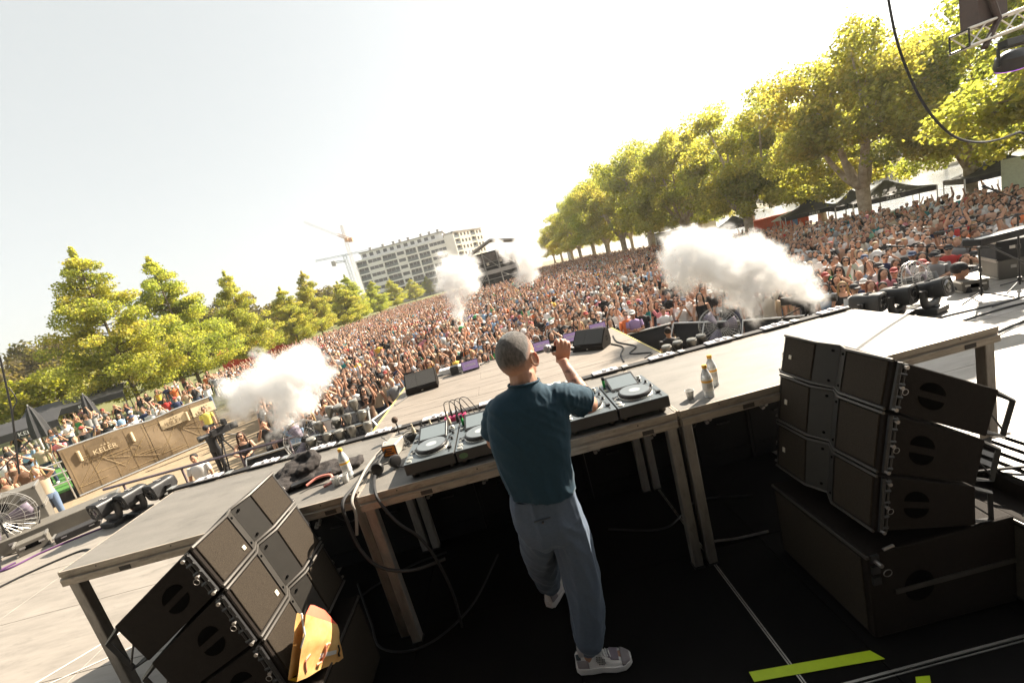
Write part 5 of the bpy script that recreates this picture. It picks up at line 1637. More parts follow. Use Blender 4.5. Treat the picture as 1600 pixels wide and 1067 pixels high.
# ================================================================== gear on the right floor
flight_case((8.15, 6.2, SF), (.85, .55, .30), R(-30), m_case, 'pale flight case at the right edge, under the dark one')
flight_case((8.15, 6.2, SF + .302), (.88, .56, .30), R(-30), m_blackmatte, 'dark flight case with white lid at the right edge')
b = MB(); b.bb((6.75, 6.35, SF + .001), (7.5, 6.8, SF + .09)); o = b.build('low_platform', m_white, bevel=.006); tag(o, 'white low platform in front of the security man', 'platform')
flight_case((7.05, 6.05, SF), (.30, .26, .18), R(-25), m_case, 'small pale amplifier box by the right mic stands')
t = thing('keyboard', 'long keyboard on a cross stand at the right edge', 'keyboard', (6.25, 5.0, SF), R(-4))
b = MB(); b.bb((-.36, -.11, .93), (.36, .11, 1.01)); b.build('body', m_blackmatte, t, bevel=.008)
b = MB(); b.bb((-.34, -.10, 1.011), (.34, -.02, 1.018)); b.build('white_keys', m_white, t)
b = MB(); b.tube([(.34, 0, .02), (.34, 0, .92)], .012, 6); b.build('stand_tube', m_black, t)
b = MB(); b.tube([(.34, .0, .5), (-.2, 0.0, .92)], .010, 6); b.build('stand_tube', m_black, t)
for a_ in (0.4, 2.5, 4.6):
    b = MB(); b.tube([(.34, 0, .12), (.34 + .34 * math.cos(a_), .34 * math.sin(a_), .012)], .011, 6); b.build('stand_foot', m_black, t)
mic_stand((6.62, 5.55, SF), R(165), 'left mic stand of the right group, boom towards the crowd', .75, .9, 16)
mic_stand((7.25, 5.6, SF), R(178), 'middle mic stand of the right group with a level boom', 1.05, .95, 2)
mic_stand((7.85, 5.75, SF), R(150), 'mic stand nearest the right frame edge', 1.0, .6, 40)
for k, (pts, lab) in enumerate((
    ([(4.6, 4.75, 2.012), (5.4, 4.95, 2.012), (6.3, 5.05, 2.012), (7.6, 5.0, 2.012), (9, 5.1, 2.012)], 'long black cable across the bright right floor'),
    ([(4.9, 5.3, 2.012), (5.8, 5.3, 2.012), (6.8, 5.25, 2.012), (8.6, 5.5, 2.012)], 'second black cable parallel to the long one on the right'),
    ([(5.3, 4.4, 2.012), (6.0, 4.55, 2.012), (6.9, 4.55, 2.012), (8.4, 4.7, 2.012)], 'front black cable on the right floor'))):
    b = MB(); b.tube(spline(pts, 8), .012, 6); tag(b.build('floor_cable', m_rubber, smooth=True), lab, 'cable', 'cables on the right floor')

# ================================================================== truss with light and the hanging cable, top right
t = thing('lighting_truss', 'white lattice truss end reaching in at the top right', 'truss', (9.4, 8.0, 5.8))
m_truss = mat('truss_alu', (.72, .69, .64), .4, .4)
A0 = at(1499, 66, 8.0); A1 = at(1640, 12, 8.3)
d = (A1 - A0).normalized(); s1 = d.cross(Vector((0, 0, 1))).normalized() * .145; s2 = Vector((0, 0, .145))
cor = [(-1, -1), (1, -1), (1, 1), (-1, 1)]
Lt = 3.2
for a, c in cor:
    b = MB(); b.cyl(A0 + s1 * a + s2 * c, A0 + s1 * a + s2 * c + d * Lt, .025, n=10); b.build('chord', m_truss, t, base=t.location, smooth=True)
for k in range(8):
    q0, q1 = A0 + d * (.4 * k), A0 + d * (.4 * k + .4)
    for i in range(4):
        (a, c), (a2, c2) = cor[i], cor[(i + 1) % 4]
        b = MB(); b.cyl(q0 + s1 * a + s2 * c, q1 + s1 * a2 + s2 * c2, .012, n=6); b.build('brace', m_truss, t, base=t.location)
for i in range(4):
    (a, c), (a2, c2) = cor[i], cor[(i + 1) % 4]
    b = MB(); b.cyl(A0 + s1 * a + s2 * c, A0 + s1 * a2 + s2 * c2, .014, n=6); b.build('end_bar', m_black, t, base=t.location)
t = thing('spotlight', 'black wash light with purple rim hanging under the truss', 'stage light', at(1583, 95, 8.0))
b = MB(); b.tube([(-.28, 0, -.05), (-.28, 0, .25), (.28, 0, .25), (.28, 0, -.05)], .03, 6); b.build('yoke', m_mh, t)
b = MB(); b.lathe([(.16, .16), (.24, .10), (.25, -.06), (.22, -.12)], (0, 0, 0), 24, Euler((R(20), R(-10), 0)).to_matrix()); b.build('head', m_mh, t, smooth=True)
b = MB(); b.lathe([(.22, -.12), (.21, -.135), (.05, -.13)], (0, 0, 0), 24, Euler((R(20), R(-10), 0)).to_matrix()); b.build('lens', mat('purple_lens', (.25, .08, .35), .2, emit=(.5, .15, .8, .3)), t, smooth=True)
b = MB(); b.bb((-.2, -.08, .25), (.2, .08, .38)); b.build('clamp', m_black, t, bevel=.01)
b = MB()
P0, P1 = at(1548, 0, 8.0), at(1545, 70, 8.0)
b.box(P0.lerp(P1, .25) + Vector((.05, .15, .35)), (.55, .30, 1.05)); b.tube([P0 + Vector((-.2, -.05, .5)), P0.lerp(P1, .5) + Vector((.1, -.05, 0)), P1 + Vector((-.15, -.05, -.05))], .05, 8)
tag(b.build('hoist_motor', mat('dark_brown_motor', (.07, .045, .038), .6), bevel=.0), 'dark hoist hanging on the truss at the top right', 'hoist')
pts = [at(x, y, 4.0) for x, y in ((1384, -30), (1388, 0), (1400, 60), (1415, 105), (1432, 143), (1449, 172), (1468, 195), (1488, 212), (1510, 221), (1535, 223), (1562, 218), (1590, 208), (1640, 190))]
pts = [Vector((3.9, 3.2, 8.6)), Vector((3.98, 3.8, 7.0))] + pts + [Vector((7.4, 4.3, 4.9)), Vector((9.6, 4.0, 6.4)), Vector((11.2, 1.2, 8.55))]
for k, (off, m_) in enumerate(((Vector((0, 0, 0)), m_rubber), (Vector((.014, .01, .004)), m_rubber))):
    b = MB(); b.tube(spline([p + off * (1 if i % 3 else .6) for i, p in enumerate(pts)], 6), .009, 7); tag(b.build('hanging_cable', m_, smooth=True), ('thicker outer strand' if k == 0 else 'inner strand') + ' of the black cable sagging across the right trees', 'cable', 'cable hanging at the top right')
# ================================================================== people
m_people = attr_mat('people_cloth_skin', .75)
SKIN = [(.54, .30, .195), (.61, .36, .245), (.46, .24, .15), (.63, .385, .27), (.33, .165, .10)]
HAIRC = {'dark': (.016, .011, .009), 'brown': (.055, .028, .015), 'blond': (.34, .22, .10), 'grey': (.22, .20, .19), 'auburn': (.14, .045, .02)}
TOPC = {'white': (.70, .68, .66), 'black': (.014, .014, .016), 'grey': (.24, .24, .24), 'beige': (.46, .36, .25), 'pink': (.62, .22, .25), 'red': (.50, .035, .03),
        'light blue': (.26, .40, .58), 'navy': (.02, .03, .085), 'teal': (.02, .24, .24), 'green': (.05, .30, .09), 'yellow': (.72, .44, .05), 'orange': (.65, .16, .04), 'striped cream': (.58, .50, .40), 'lilac': (.36, .25, .46), 'mint': (.30, .56, .42), 'brown': (.13, .07, .04)}
BOTC = [(.03, .045, .085), (.02, .02, .022), (.12, .17, .26), (.34, .28, .20), (.05, .05, .055), (.55, .52, .48)]

POSES = {
    'arms down': (((.235, .0, 1.14), (.245, -.06, .90)), ((-.235, .0, 1.14), (-.245, -.06, .90))),
    'right arm raised': (((.26, -.06, 1.66), (.20, -.10, 1.98)), ((-.235, .0, 1.14), (-.22, -.12, .92))),
    'left arm raised': (((.235, .0, 1.14), (.22, -.12, .92)), ((-.27, -.05, 1.64), (-.23, -.10, 1.96))),
    'both arms raised': (((.27, -.06, 1.64), (.17, -.10, 1.95)), ((-.27, -.06, 1.64), (-.17, -.10, 1.95))),
    'hands at face': (((.235, -.12, 1.22), (.07, -.24, 1.52)), ((-.235, -.12, 1.22), (-.07, -.24, 1.52))),
    'shading eyes': (((.28, -.10, 1.50), (.09, -.16, 1.70)), ((-.235, .0, 1.14), (-.245, -.06, .90))),
    'arms folded': (((.23, -.06, 1.15), (.0, -.20, 1.18)), ((-.23, -.06, 1.15), (.0, -.21, 1.14))),
    'holding up phone': (((.25, -.16, 1.38), (.13, -.30, 1.72)), ((-.235, .0, 1.14), (-.20, -.15, 1.0))),
    'arms on rail': (((.26, -.16, 1.20), (.10, -.42, 1.16)), ((-.26, -.16, 1.20), (-.10, -.42, 1.16))),
}
def ring2(c, rx, ry, n):
    return [Vector((c[0] + rx * math.cos(2 * math.pi * j / n), c[1] + ry * math.sin(2 * math.pi * j / n), c[2])) for j in range(n)]

def person_parts(pose, style, col, d=1):
    """col: dict skin, top, bottom, hair, shoe. returns body MB, hair MB, accessory dict. d=1 near, 0 far"""
    n = 12 if d else 6
    b = MB()
    fem = style.get('long')
    top = col['top']
    b.cur = col['bottom']
    b.rings([ring2((0, 0, .80), .13, .09, n), ring2((0, 0, .90), .165, .110, n), ring2((0, 0, 1.0), .155, .100, n)], True)
    b.cur = top
    sh = .165 if fem else .188
    tz = [(.95, .160, .108), (1.10, .137 if fem else .15, .096), (1.25, .155 if fem else .172, .112), (1.37, sh, .100), (1.425, sh * .82, .085), (1.465, .075, .062)]
    if not d: tz = [tz[0], tz[2], tz[3], tz[5]]
    if style.get('tank') and d:
        b.rings([ring2((0, 0, z), rx, ry, n) for z, rx, ry in tz[:4]], True)
        b.cur = col['skin']
        b.rings([ring2((0, 0, z), rx, ry, n) for z, rx, ry in ((1.34, sh * .97, .09),) + tuple(tz[4:])], True)
        b.cur = top
        for s_ in (-1, 1):
            b.tube([(s_ * .09, -.075, 1.36), (s_ * .10, -.02, 1.455), (s_ * .09, .07, 1.37)], .016, 5)
    else:
        b.rings([ring2((0, 0, z), rx, ry, n) for z, rx, ry in tz], True)
    b.cur = col['skin']
    if d:
        b.tube([(0, .008, 1.43), (0, 0, 1.55)], [.056, .050], 10)
    b.ell((0, -.004, 1.615), (.074, .092, .112), 14 if d else 7, 10 if d else 5)
    if d:
        b.ell((0, -.020, 1.565), (.056, .070, .062), 10, 7)
        b.ell((0, -.098, 1.605), (.012, .018, .020), 6, 5)
        for s_ in (-1, 1):
            b.ell((s_ * .076, .0, 1.61), (.010, .018, .028), 6, 5)
        b.cur = tuple(c * .35 for c in col['skin'])
        b.ell((0, -.088, 1.556), (.024, .008, .006), 8, 5)
        if not style.get('glasses'):
            for s_ in (-1, 1):
                b.ell((s_ * .03, -.088, 1.632), (.014, .008, .008), 6, 5)
    # arms
    for k, (el, wr) in enumerate(POSES[pose]):
        s_ = 1 if k == 0 else -1
        shp = Vector((s_ * (sh - .005), .005, 1.395)); el = Vector(el); wr = Vector(wr)
        m = 8 if d else 4
        b.cur = col['skin']
        if d:
            b.tube([shp, shp.lerp(el, .5), el, el.lerp(wr, .35), wr], [.050, .044, .037, .038, .025], m)
            h = wr + (wr - el).normalized() * .05
            b.ell(h, (.032, .028, .045), 8, 6)
            for q in range(4):
                f0 = h + Vector((-.024 + .016 * q, 0, 0)); b.tube([f0, f0 + (wr - el).normalized() * .07], [.010, .007], 5)
            b.tube([h, h + Vector((-s_ * .045, -.01, .02))], [.012, .008], 5)
        else:
            b.tube([shp, el, wr + (wr - el).normalized() * .06], [.048, .037, .028], m, False)
        if not style.get('tank'):
            b.cur = top
            L = 1.05 if style.get('sleeve') else .62
            b.tube([shp - (el - shp) * .06, shp.lerp(el, .5 * L), shp.lerp(el, L)], [.060, .058, .056] if d else [.058, .056, .054], m, bool(d))
    # legs
    if d:
        for s_ in (-1, 1):
            b.cur = col['bottom']
            if style.get('shorts'):
                b.tube([(s_ * .085, 0, .90), (s_ * .09, 0, .48)], [.092, .085], 10)
                b.cur = col['skin']
            else:
                b.tube([(s_ * .085, 0, .90), (s_ * .09, -.01, .48), (s_ * .095, 0, .08)], [.092, .068, .052], 10)
            if style.get('shorts'):
                b.tube([(s_ * .09, 0, .55), (s_ * .09, -.01, .46), (s_ * .095, .01, .30), (s_ * .095, 0, .07)], [.06, .052, .05, .036], 8)
            b.cur = col['shoe']
            b.tube([(s_ * .095, .06, .045), (s_ * .10, -.05, .05), (s_ * .105, -.17, .035)], [(.04, .042), (.046, .045), (.04, .03)], 8)
    else:
        b.cur = col['bottom']
        b.tube([(0, 0, .9), (0, 0, .05)], [(.15, .09), (.11, .07)], 5, False)
    # hair
    h = MB(); h.cur = col['hair']
    if style.get('bald'):
        h.ell((0, .02, 1.63), (.0765, .080, .102), 10, 7)
    else:
        h.ell((0, .020, 1.652), (.086, .094, .094), 14 if d else 7, 9 if d else 5)
    if fem:
        if d:
            h.tube([(0, .05, 1.69), (0, .068, 1.58), (0, .075, 1.45), (0, .085, 1.30)], [(.080, .05), (.098, .055), (.10, .045), (.075, .03)], 10)
            for s_ in (-1, 1):
                h.tube([(s_ * .062, -.01, 1.70), (s_ * .088, -.015, 1.60), (s_ * .10, -.03, 1.46), (s_ * .10, -.05, 1.34)], [.02, .028, .03, .016], 6)
        else:
            h.tube([(0, .05, 1.68), (0, .07, 1.36)], [(.085, .05), (.10, .04)], 6)
    acc = {}
    if style.get('cap'):
        c = MB(); c.cur = col['cap']
        c.ell((0, .012, 1.672), (.091, .102, .082), 12 if d else 6, 8 if d else 4)
        c.prism([(-.075, -.07, 1.665), (-.06, -.155, 1.652), (0, -.175, 1.65), (.06, -.155, 1.652), (.075, -.07, 1.665)], (0, 0, 0), (0, 0, .012))
        acc['cap'] = c
    if style.get('glasses'):
        c = MB(); c.cur = (.008, .008, .009)
        for s_ in (-1, 1):
            c.ell((s_ * .034, -.089, 1.632), (.031, .013, .023), 8, 6)
            if d: c.tube([(s_ * .06, -.075, 1.638), (s_ * .078, .0, 1.632)], .004, 4)
        if d: c.tube([(-.02, -.096, 1.638), (.02, -.096, 1.638)], .004, 4)
        acc['sunglasses'] = c
    if pose == 'holding up phone':
        c = MB(); c.cur = (.02, .02, .025)
        c.box((.12, -.33, 1.80), (.075, .010, .15), (R(-10), 0, R(8)))
        acc['phone'] = c
    return b, h, acc

def make_person(loc, rz, pose, style, col, label, group=None, scale=1.0, d=1, name='person', cat='person'):
    b, h, acc = person_parts(pose, style, col, d)
    o = b.build(name, m_people, smooth=True, angle=60)
    o.location = loc; o.rotation_euler = (0, 0, rz); o.scale = (scale,) * 3
    tag(o, label, cat, group)
    h.build('hair', m_people, o, smooth=True, angle=180)
    for k, c in acc.items():
        c.build(k, m_people, o, smooth=True, angle=60)
    return o

rng = random.Random(77)
def pick_style(r):
    long_ = r.random() < .46
    st = dict(long=long_, tank=r.random() < (.45 if long_ else .08), glasses=r.random() < .48, cap=(not long_ and r.random() < .30), shorts=r.random() < .4, sleeve=r.random() < .08, bald=(not long_ and r.random() < .06))
    hc = r.choices(['dark', 'brown', 'blond', 'grey', 'auburn'], [46, 34, 12, 4, 4])[0]
    tc = r.choices(list(TOPC), [31, 31, 8, 8, 2.5, 2, 4, 5, 1.2, 1.2, 1.2, 1, 4, 1, 1, 3])[0]
    col = dict(skin=SKIN[r.choices(range(5), [3, 3, 3, 2, .5])[0]], top=TOPC[tc], bottom=r.choice(BOTC), hair=HAIRC[hc], shoe=(.5, .48, .45) if r.random() < .5 else (.03, .03, .03), cap=r.choice([(.02, .02, .022), (.6, .58, .55), (.05, .08, .16), (.35, .05, .04)]))
    return st, col, hc, tc
def describe(st, hc, tc, pose, zone):
    g = 'person in %s %s' % (tc, 'tank top' if st['tank'] else ('long sleeved top' if st['sleeve'] else 'T-shirt'))
    hair = ('long %s hair' % hc) if st['long'] else ('capped' if st['cap'] else ('shaved head' if st['bald'] else 'short %s hair' % hc))
    gl = ', sunglasses' if st['glasses'] else ''
    return '%s, %s%s, %s, %s' % (g, hair, gl, pose, zone)

# ---- where the crowd stands (ground plan, metres)
CROWD = [(-6.9, 10.9), (-4.4, 11.1), (-4.05, 12.4), (3.75, 12.5), (4.3, 12.95), (5.4, 12.3), (6.3, 11.2), (7.2, 9.9), (8.3, 8.95), (14, 8.75), (27, 9.2), (26, 18), (23, 27), (22, 50), (20, 92), (-22, 92), (-24.5, 62), (-26.5, 46), (-27, 36), (-17, 25.5), (-11, 17)]
def in_poly(x, y, P):
    c = False
    j = len(P) - 1
    for i in range(len(P)):
        if (P[i][1] > y) != (P[j][1] > y) and x < (P[j][0] - P[i][0]) * (y - P[i][1]) / (P[j][1] - P[i][1]) + P[i][0]:
            c = not c
        j = i
    return c
MIDB = [Vector((-9.4, 19.3, 0)), Vector((-7.6, 21.2, 0)), Vector((-6.6, 24.2, 0)), Vector((-4.1, 26.4, 0)), Vector((-1.9, 27.1, 0))]
def seg_d(p, a, c):
    ab = c - a; t_ = max(0, min(1, (p - a).dot(ab) / ab.length_squared))
    return (p - a - ab * t_).length
TRUNKS = [(24, 26.6), (24, 38.8), (24, 51), (24, 63)]
spots = []
y = 8.8
while y < 91:
    sp = .60 if y < 20 else (.68 if y < 40 else .80)
    x = -28.0
    while x < 27:
        px, py = x + rng.uniform(-.22, .22), y + rng.uniform(-.22, .22)
        x += sp
        if not in_poly(px, py, CROWD): continue
        if abs(px) < 5.4 and 72 < py < 84: continue
        v = Vector((px, py, 0))
        if any(seg_d(v, MIDB[i], MIDB[i + 1]) < .75 for i in range(4)): continue
        if not inview((px, py, 1.5), 1.04): continue
        if py > 30 and rng.random() < .06: continue
        spots.append((px, py))
    y += sp * .92
spots.sort(key=lambda s: s[0] ** 2 + s[1] ** 2)

def zone_of(x, y):
    if x > 8.2 and y < 10.6: return 'front row by the right stage edge'
    if x > 5.2 and y < 12.6: return 'near the right barrier'
    if x > 12: return 'far right of the crowd'
    if x > 3.6: return 'right of the thrust'
    if x > -3.9: return 'ahead of the thrust'
    if y < 13.5: return 'at the left barrier'
    return 'left of the thrust'
used = set()
NEAR = 226
near, far = spots[:NEAR], spots[NEAR:]
front_poses = ['arms down', 'right arm raised', 'left arm raised', 'both arms raised', 'hands at face', 'shading eyes', 'arms folded', 'holding up phone', 'arms on rail']
for (x, y) in near:
    for tries in range(60):
        st, col, hc, tc = pick_style(rng)
        pose = rng.choices(front_poses, [38, 8, 8, 5, 12, 8, 9, 7, 6])[0]
        lab = describe(st, hc, tc, pose, zone_of(x, y))
        if lab not in used and len(lab.replace(',', '').split()) <= 16:
            break
    used.add(lab)
    face = math.atan2(x, y)          # they look at the booth
    make_person((x, y, 0), -face * .8 + rng.uniform(-.35, .35), pose, st, col, lab, 'people in the front of the crowd', rng.uniform(.94, 1.06))

# ---- the mass of the crowd behind: one object
tmpl = []
for long_ in (0, 1):
    for pose in ('arms down', 'right arm raised', 'both arms raised', 'hands at face', 'arms folded', 'holding up phone'):
        st = dict(long=bool(long_), glasses=False)
        ids = dict(skin=(0, 0, 0), top=(1, 0, 0), bottom=(2, 0, 0), hair=(3, 0, 0), shoe=(2, 0, 0), cap=(4, 0, 0))
        b, h, acc = person_parts(pose, st, ids, 0)
        b.add(h.v, h.f); b.c[-len(h.f):] = [(3, 0, 0)] * len(h.f)
        V = np.array([tuple(p) for p in b.v], dtype=np.float32)
        FQ = [f for f in b.f]
        lens = np.array([len(f) for f in FQ], dtype=np.int32)
        flat = np.array([i for f in FQ for i in f], dtype=np.int32)
        reg = np.array([int(c[0]) for c in b.c], dtype=np.int32)
        tmpl.append((pose, long_, V, lens, flat, reg))
wts = {'arms down': 66, 'right arm raised': 7, 'both arms raised': 4, 'hands at face': 12, 'arms folded': 8, 'holding up phone': 6}
allV, allL, allF, allC = [], [], [], []
off = 0
for (x, y) in far:
    st, col, hc, tc = pick_style(rng)
    ti = rng.choices(range(len(tmpl)), [wts[t_[0]] for t_ in tmpl])[0]
    pose, lg, V, lens, flat, reg = tmpl[ti]
    a = -math.atan2(x, y) * .8 + rng.uniform(-.5, .5)
    s_ = rng.uniform(.93, 1.07)
    ca, sa = math.cos(a) * s_, math.sin(a) * s_
    W = np.empty_like(V)
    W[:, 0] = V[:, 0] * ca - V[:, 1] * sa + x
    W[:, 1] = V[:, 0] * sa + V[:, 1] * ca + y
    W[:, 2] = V[:, 2] * s_
    if rng.random() < .08:
        col['top'] = tuple(c * .9 for c in col['skin'])
    if pose in ('arms down',) and st['cap']:
        col['hair'] = col['cap']
    pal = np.array([col['skin'], col['top'], col['bottom'], col['hair'], col['cap']], dtype=np.float32)
    allV.append(W); allL.append(lens); allF.append(flat + off)
    allC.append(np.repeat(pal[reg], lens, axis=0))
    off += len(V)
V = np.concatenate(allV); L = np.concatenate(allL); Fl = np.concatenate(allF); Cc = np.concatenate(allC)
me = bpy.data.meshes.new('crowd')
me.vertices.add(len(V)); me.vertices.foreach_set('co', V.ravel())
me.loops.add(len(Fl)); me.loops.foreach_set('vertex_index', Fl)
me.polygons.add(len(L))
me.polygons.foreach_set('loop_start', np.concatenate([[0], np.cumsum(L)[:-1]]).astype(np.int32))
me.update(calc_edges=True)
ca = me.color_attributes.new('Col', 'FLOAT_COLOR', 'CORNER')
ca.data.foreach_set('color', np.concatenate([Cc, np.ones((len(Cc), 1), dtype=np.float32)], axis=1).ravel())
me.materials.append(m_people)
me.shade_smooth(); me.set_sharp_from_angle(angle=R(60))
cr = bpy.data.objects.new('crowd', me); COL.objects.link(cr)
tag(cr, 'dense festival crowd filling the ground to the far stage', 'crowd', kind='stuff')
print('CROWD', len(near), len(far), len(V), int((L - 2).sum()))

# ---- people on the terrace behind the banner (left)
VIPZ = .40
vip_px = [(8, 700), (30, 728), (58, 740), (4, 748), (84, 722), (100, 708), (16, 662), (120, 655), (160, 640), (228, 618), (292, 598), (258, 606), (134, 690), (22, 682), (38, 705), (62, 712), (88, 690), (70, 672), (112, 690), (128, 672), (100, 660), (152, 665), (168, 652), (142, 648), (186, 652), (204, 645), (222, 640), (196, 632), (238, 632), (256, 624), (244, 612), (272, 622), (288, 614), (300, 606), (318, 602), (12, 720), (48, 668), (178, 634), (270, 606), (215, 622)]
_rv = random.Random(5)
vip_px += [(x_ + _rv.uniform(-5, 5), 722 - .385 * x_ + _rv.uniform(-26, 12)) for x_ in np.linspace(2, 325, 26)]
for i, (px, py) in enumerate(vip_px):
    p = az(px, py, VIPZ + 1.62)
    rel = p - Vector((-17.15, 14.9, 0)); al_, ou_ = rel.x * .621 + rel.y * .784, rel.x * .784 - rel.y * .621
    if ou_ > -.45 and al_ > -.6: continue
    for tries in range(60):
        st, col, hc, tc = pick_style(rng)
        pose = rng.choices(front_poses, [14, 4, 3, 2, 16, 20, 10, 6, 16])[0]
        lab = describe(st, hc, tc, pose, 'on the left terrace')
        if lab not in used and len(lab.replace(',', '').split()) <= 16: break
    used.add(lab)
    make_person((p.x, p.y, VIPZ), R(38) + rng.uniform(-.3, .3), pose, st, col, lab, 'people on the left terrace', rng.uniform(.96, 1.05))
def special(px, py, z0, htop, rz, pose, style, cols, label, scale=1.0, Y=None):
    p = az(px, py, z0 + htop)
    c = dict(skin=SKIN[0], top=TOPC['black'], bottom=BOTC[1], hair=HAIRC['dark'], shoe=(.02, .02, .02), cap=(.015, .015, .017)); c.update(cols)
    return make_person((p.x, p.y, z0), rz, pose, style, c, label, 'crew in the pit', scale)
cm = special(322, 668, .0, 1.66, R(175) , 'hands at face', dict(cap=True, glasses=False), {}, 'camera operator in black shirt and headset at the left pit camera')
special(376, 682, .0, 1.60, R(28), 'arms on rail', dict(long=True, glasses=True, tank=True), {'hair': HAIRC['brown']}, 'woman in black tank top and sunglasses in the left pit')
special(412, 662, .0, 1.62, R(20), 'hands at face', dict(), {}, 'person in black shirt half hidden by the left plume')
special(318, 640, .0, 1.62, R(30), 'arms down', dict(glasses=True), {'top': (.70, .62, .12), 'bottom': (.03, .03, .04)}, 'steward in yellow vest standing at the banner end')
special(1043, 517, .0, 1.64, R(170), 'arms down', dict(), {}, 'security guard in black seen from behind in the right pit')
special(1500, 422, .66, 1.66, R(60), 'arms down', dict(cap=True, glasses=True), {'skin': SKIN[2]}, 'security man in black cap and polo at the right stage edge', 1.02)
special(305, 720, .0, 1.55, R(20), 'arms down', dict(), {'top': TOPC['white']}, 'head of a crew member just behind the left moving heads')
# ================================================================== barriers, banner, terrace, pit camera
m_bar = mat('barrier_steel', (.55, .54, .52), .35, .8, var=.15)
m_barblk = mat('barrier_black_cloth', (.018, .018, .02), .9, var=.4, scale=3, bump=.3, bscale=5)
def barrier(a, c, label, h=1.15, brace=True, grp='crowd barriers'):
    a, c = Vector(a), Vector(c)
    t = thing('crowd_barrier', label, 'barrier', a.lerp(c, .5), 0, grp)
    base = t.location
    d = (c - a); L = d.length; d.normalize()
    n_ = Vector((d.y, -d.x, 0))
    if n_.y > 0 and abs(n_.y) > .3: n_ = -n_
    k = max(1, round(L / 1.05))
    for i in range(k):
        p, q = a + d * (L * i / k + .01), a + d * (L * (i + 1) / k - .01)
        b = MB(); m = 8
        vs = []
        for z in (.05, h * .5, h - .03):
            for j in range(m + 1):
                w = .02 * noise.noise(Vector((p.x * 3 + j * .7, p.y * 3, z * 2)))
                vs.append(p.lerp(q, j / m) + n_ * w + Vector((0, 0, z)))
        b.add(vs, [(r_ * (m + 1) + j, r_ * (m + 1) + j + 1, (r_ + 1) * (m + 1) + j + 1, (r_ + 1) * (m + 1) + j) for r_ in range(2) for j in range(m)])
        o = b.build('cloth_panel', m_barblk, t, base=base, smooth=True, angle=180)
        sd = o.modifiers.new('s', 'SOLIDIFY'); sd.thickness = .02; bake(o)
        b = MB(); b.tube([p + Vector((0, 0, h)), q + Vector((0, 0, h))], .03, 8); b.build('top_rail', m_bar if brace else m_barblk, t, base=base, smooth=True)
        if brace:
            b = MB(); mid = p; b.tube([mid + Vector((0, 0, h)) + n_ * .02, mid + n_ * .75 + Vector((0, 0, .03))], .022, 6); b.build('brace', m_bar, t, base=base)
            b = MB(); b.tube([mid + n_ * .03 + Vector((0, 0, .02)), mid + n_ * .85 + Vector((0, 0, .02))], .022, 6); b.build('foot', m_bar, t, base=base)
    return t
barrier((-7.4, 10.2, 0), (-4.25, 10.6, 0), 'left front crowd barrier with black cloth')
barrier((-4.2, 10.65, 0), (-3.7, 12.1, 0), 'short barrier with silver braces left of the thrust')
barrier((-3.65, 12.15, 0), (3.5, 12.25, 0), 'barrier hidden behind the thrust end')
barrier((3.55, 12.6, 0), (4.95, 12.5, 0), 'black clad barrier behind the pit guard')
barrier((5.0, 12.45, 0), (6.1, 10.75, 0), 'black clad barrier right of the pit guard')
barrier((6.15, 10.7, 0), (8.0, 8.7, 0), 'slanting barrier under the big right plume')
barrier((8.05, 8.65, 0), (14, 8.45, 0), 'barrier in front of the right crowd')
for i in range(4):
    barrier(MIDB[i], MIDB[i + 1], ('nearest', 'second', 'third', 'farthest')[i] + ' black fence section inside the left crowd', 1.35, False, 'black fence inside the crowd')

# banner fence
m_ban = mat('tan_banner', (.19, .135, .075), .7, var=.10, scale=2.5, col2=(.23, .165, .095))
m_gold = mat('banner_gold_line', (.44, .32, .16), .6)
m_bpale = mat('banner_pale_print', (.62, .50, .32), .6)
BA, BB_ = Vector((-17.15, 14.9, 0)), Vector((-14.1, 18.75, 0))
bd = (BB_ - BA); BL_ = bd.length; bd.normalize(); bn = Vector((bd.y, -bd.x, 0))
t = thing('banner_fence', 'tan printed banner fence with gold line pattern, left of the pit', 'banner', BA.lerp(BB_, .5))
base = t.location
def banpt(s, z, o=0):
    u = s / BL_
    w = .05 * noise.noise(Vector((s * 1.1, z * .9, 2))) + .03 * math.sin(s * 2.2 + z * 3) * (1 - abs(z / 1.9 - .5))
    sag = .10 * math.exp(-((s - 2.7) / .6) ** 2) * (z / 1.9) ** 2
    return BA + bd * s + bn * (w + o) + Vector((0, 0, z - sag))
NS, NZ = 60, 18
for k in range(2):
    b = MB(); s0, s1 = BL_ * k / 2 + .01, BL_ * (k + 1) / 2 - .01
    vs = [banpt(s0 + (s1 - s0) * i / NS, .06 + 1.84 * j / NZ) for j in range(NZ + 1) for i in range(NS + 1)]
    b.add(vs, [(j * (NS + 1) + i, j * (NS + 1) + i + 1, (j + 1) * (NS + 1) + i + 1, (j + 1) * (NS + 1) + i) for j in range(NZ) for i in range(NS)])
    b.build('banner_sheet', m_ban, t, base=base, smooth=True, angle=180)
rb = random.Random(4)
def bline(pts, r_=.010):
    b = MB(); b.tube([banpt(s, z, .012) for s, z in pts], r_, 4); return b
allb = MB()
def addline(p, q, n=8):
    allb.tube([banpt(p[0] + (q[0] - p[0]) * i / n, p[1] + (q[1] - p[1]) * i / n, .012) for i in range(n + 1)], .004, 4)
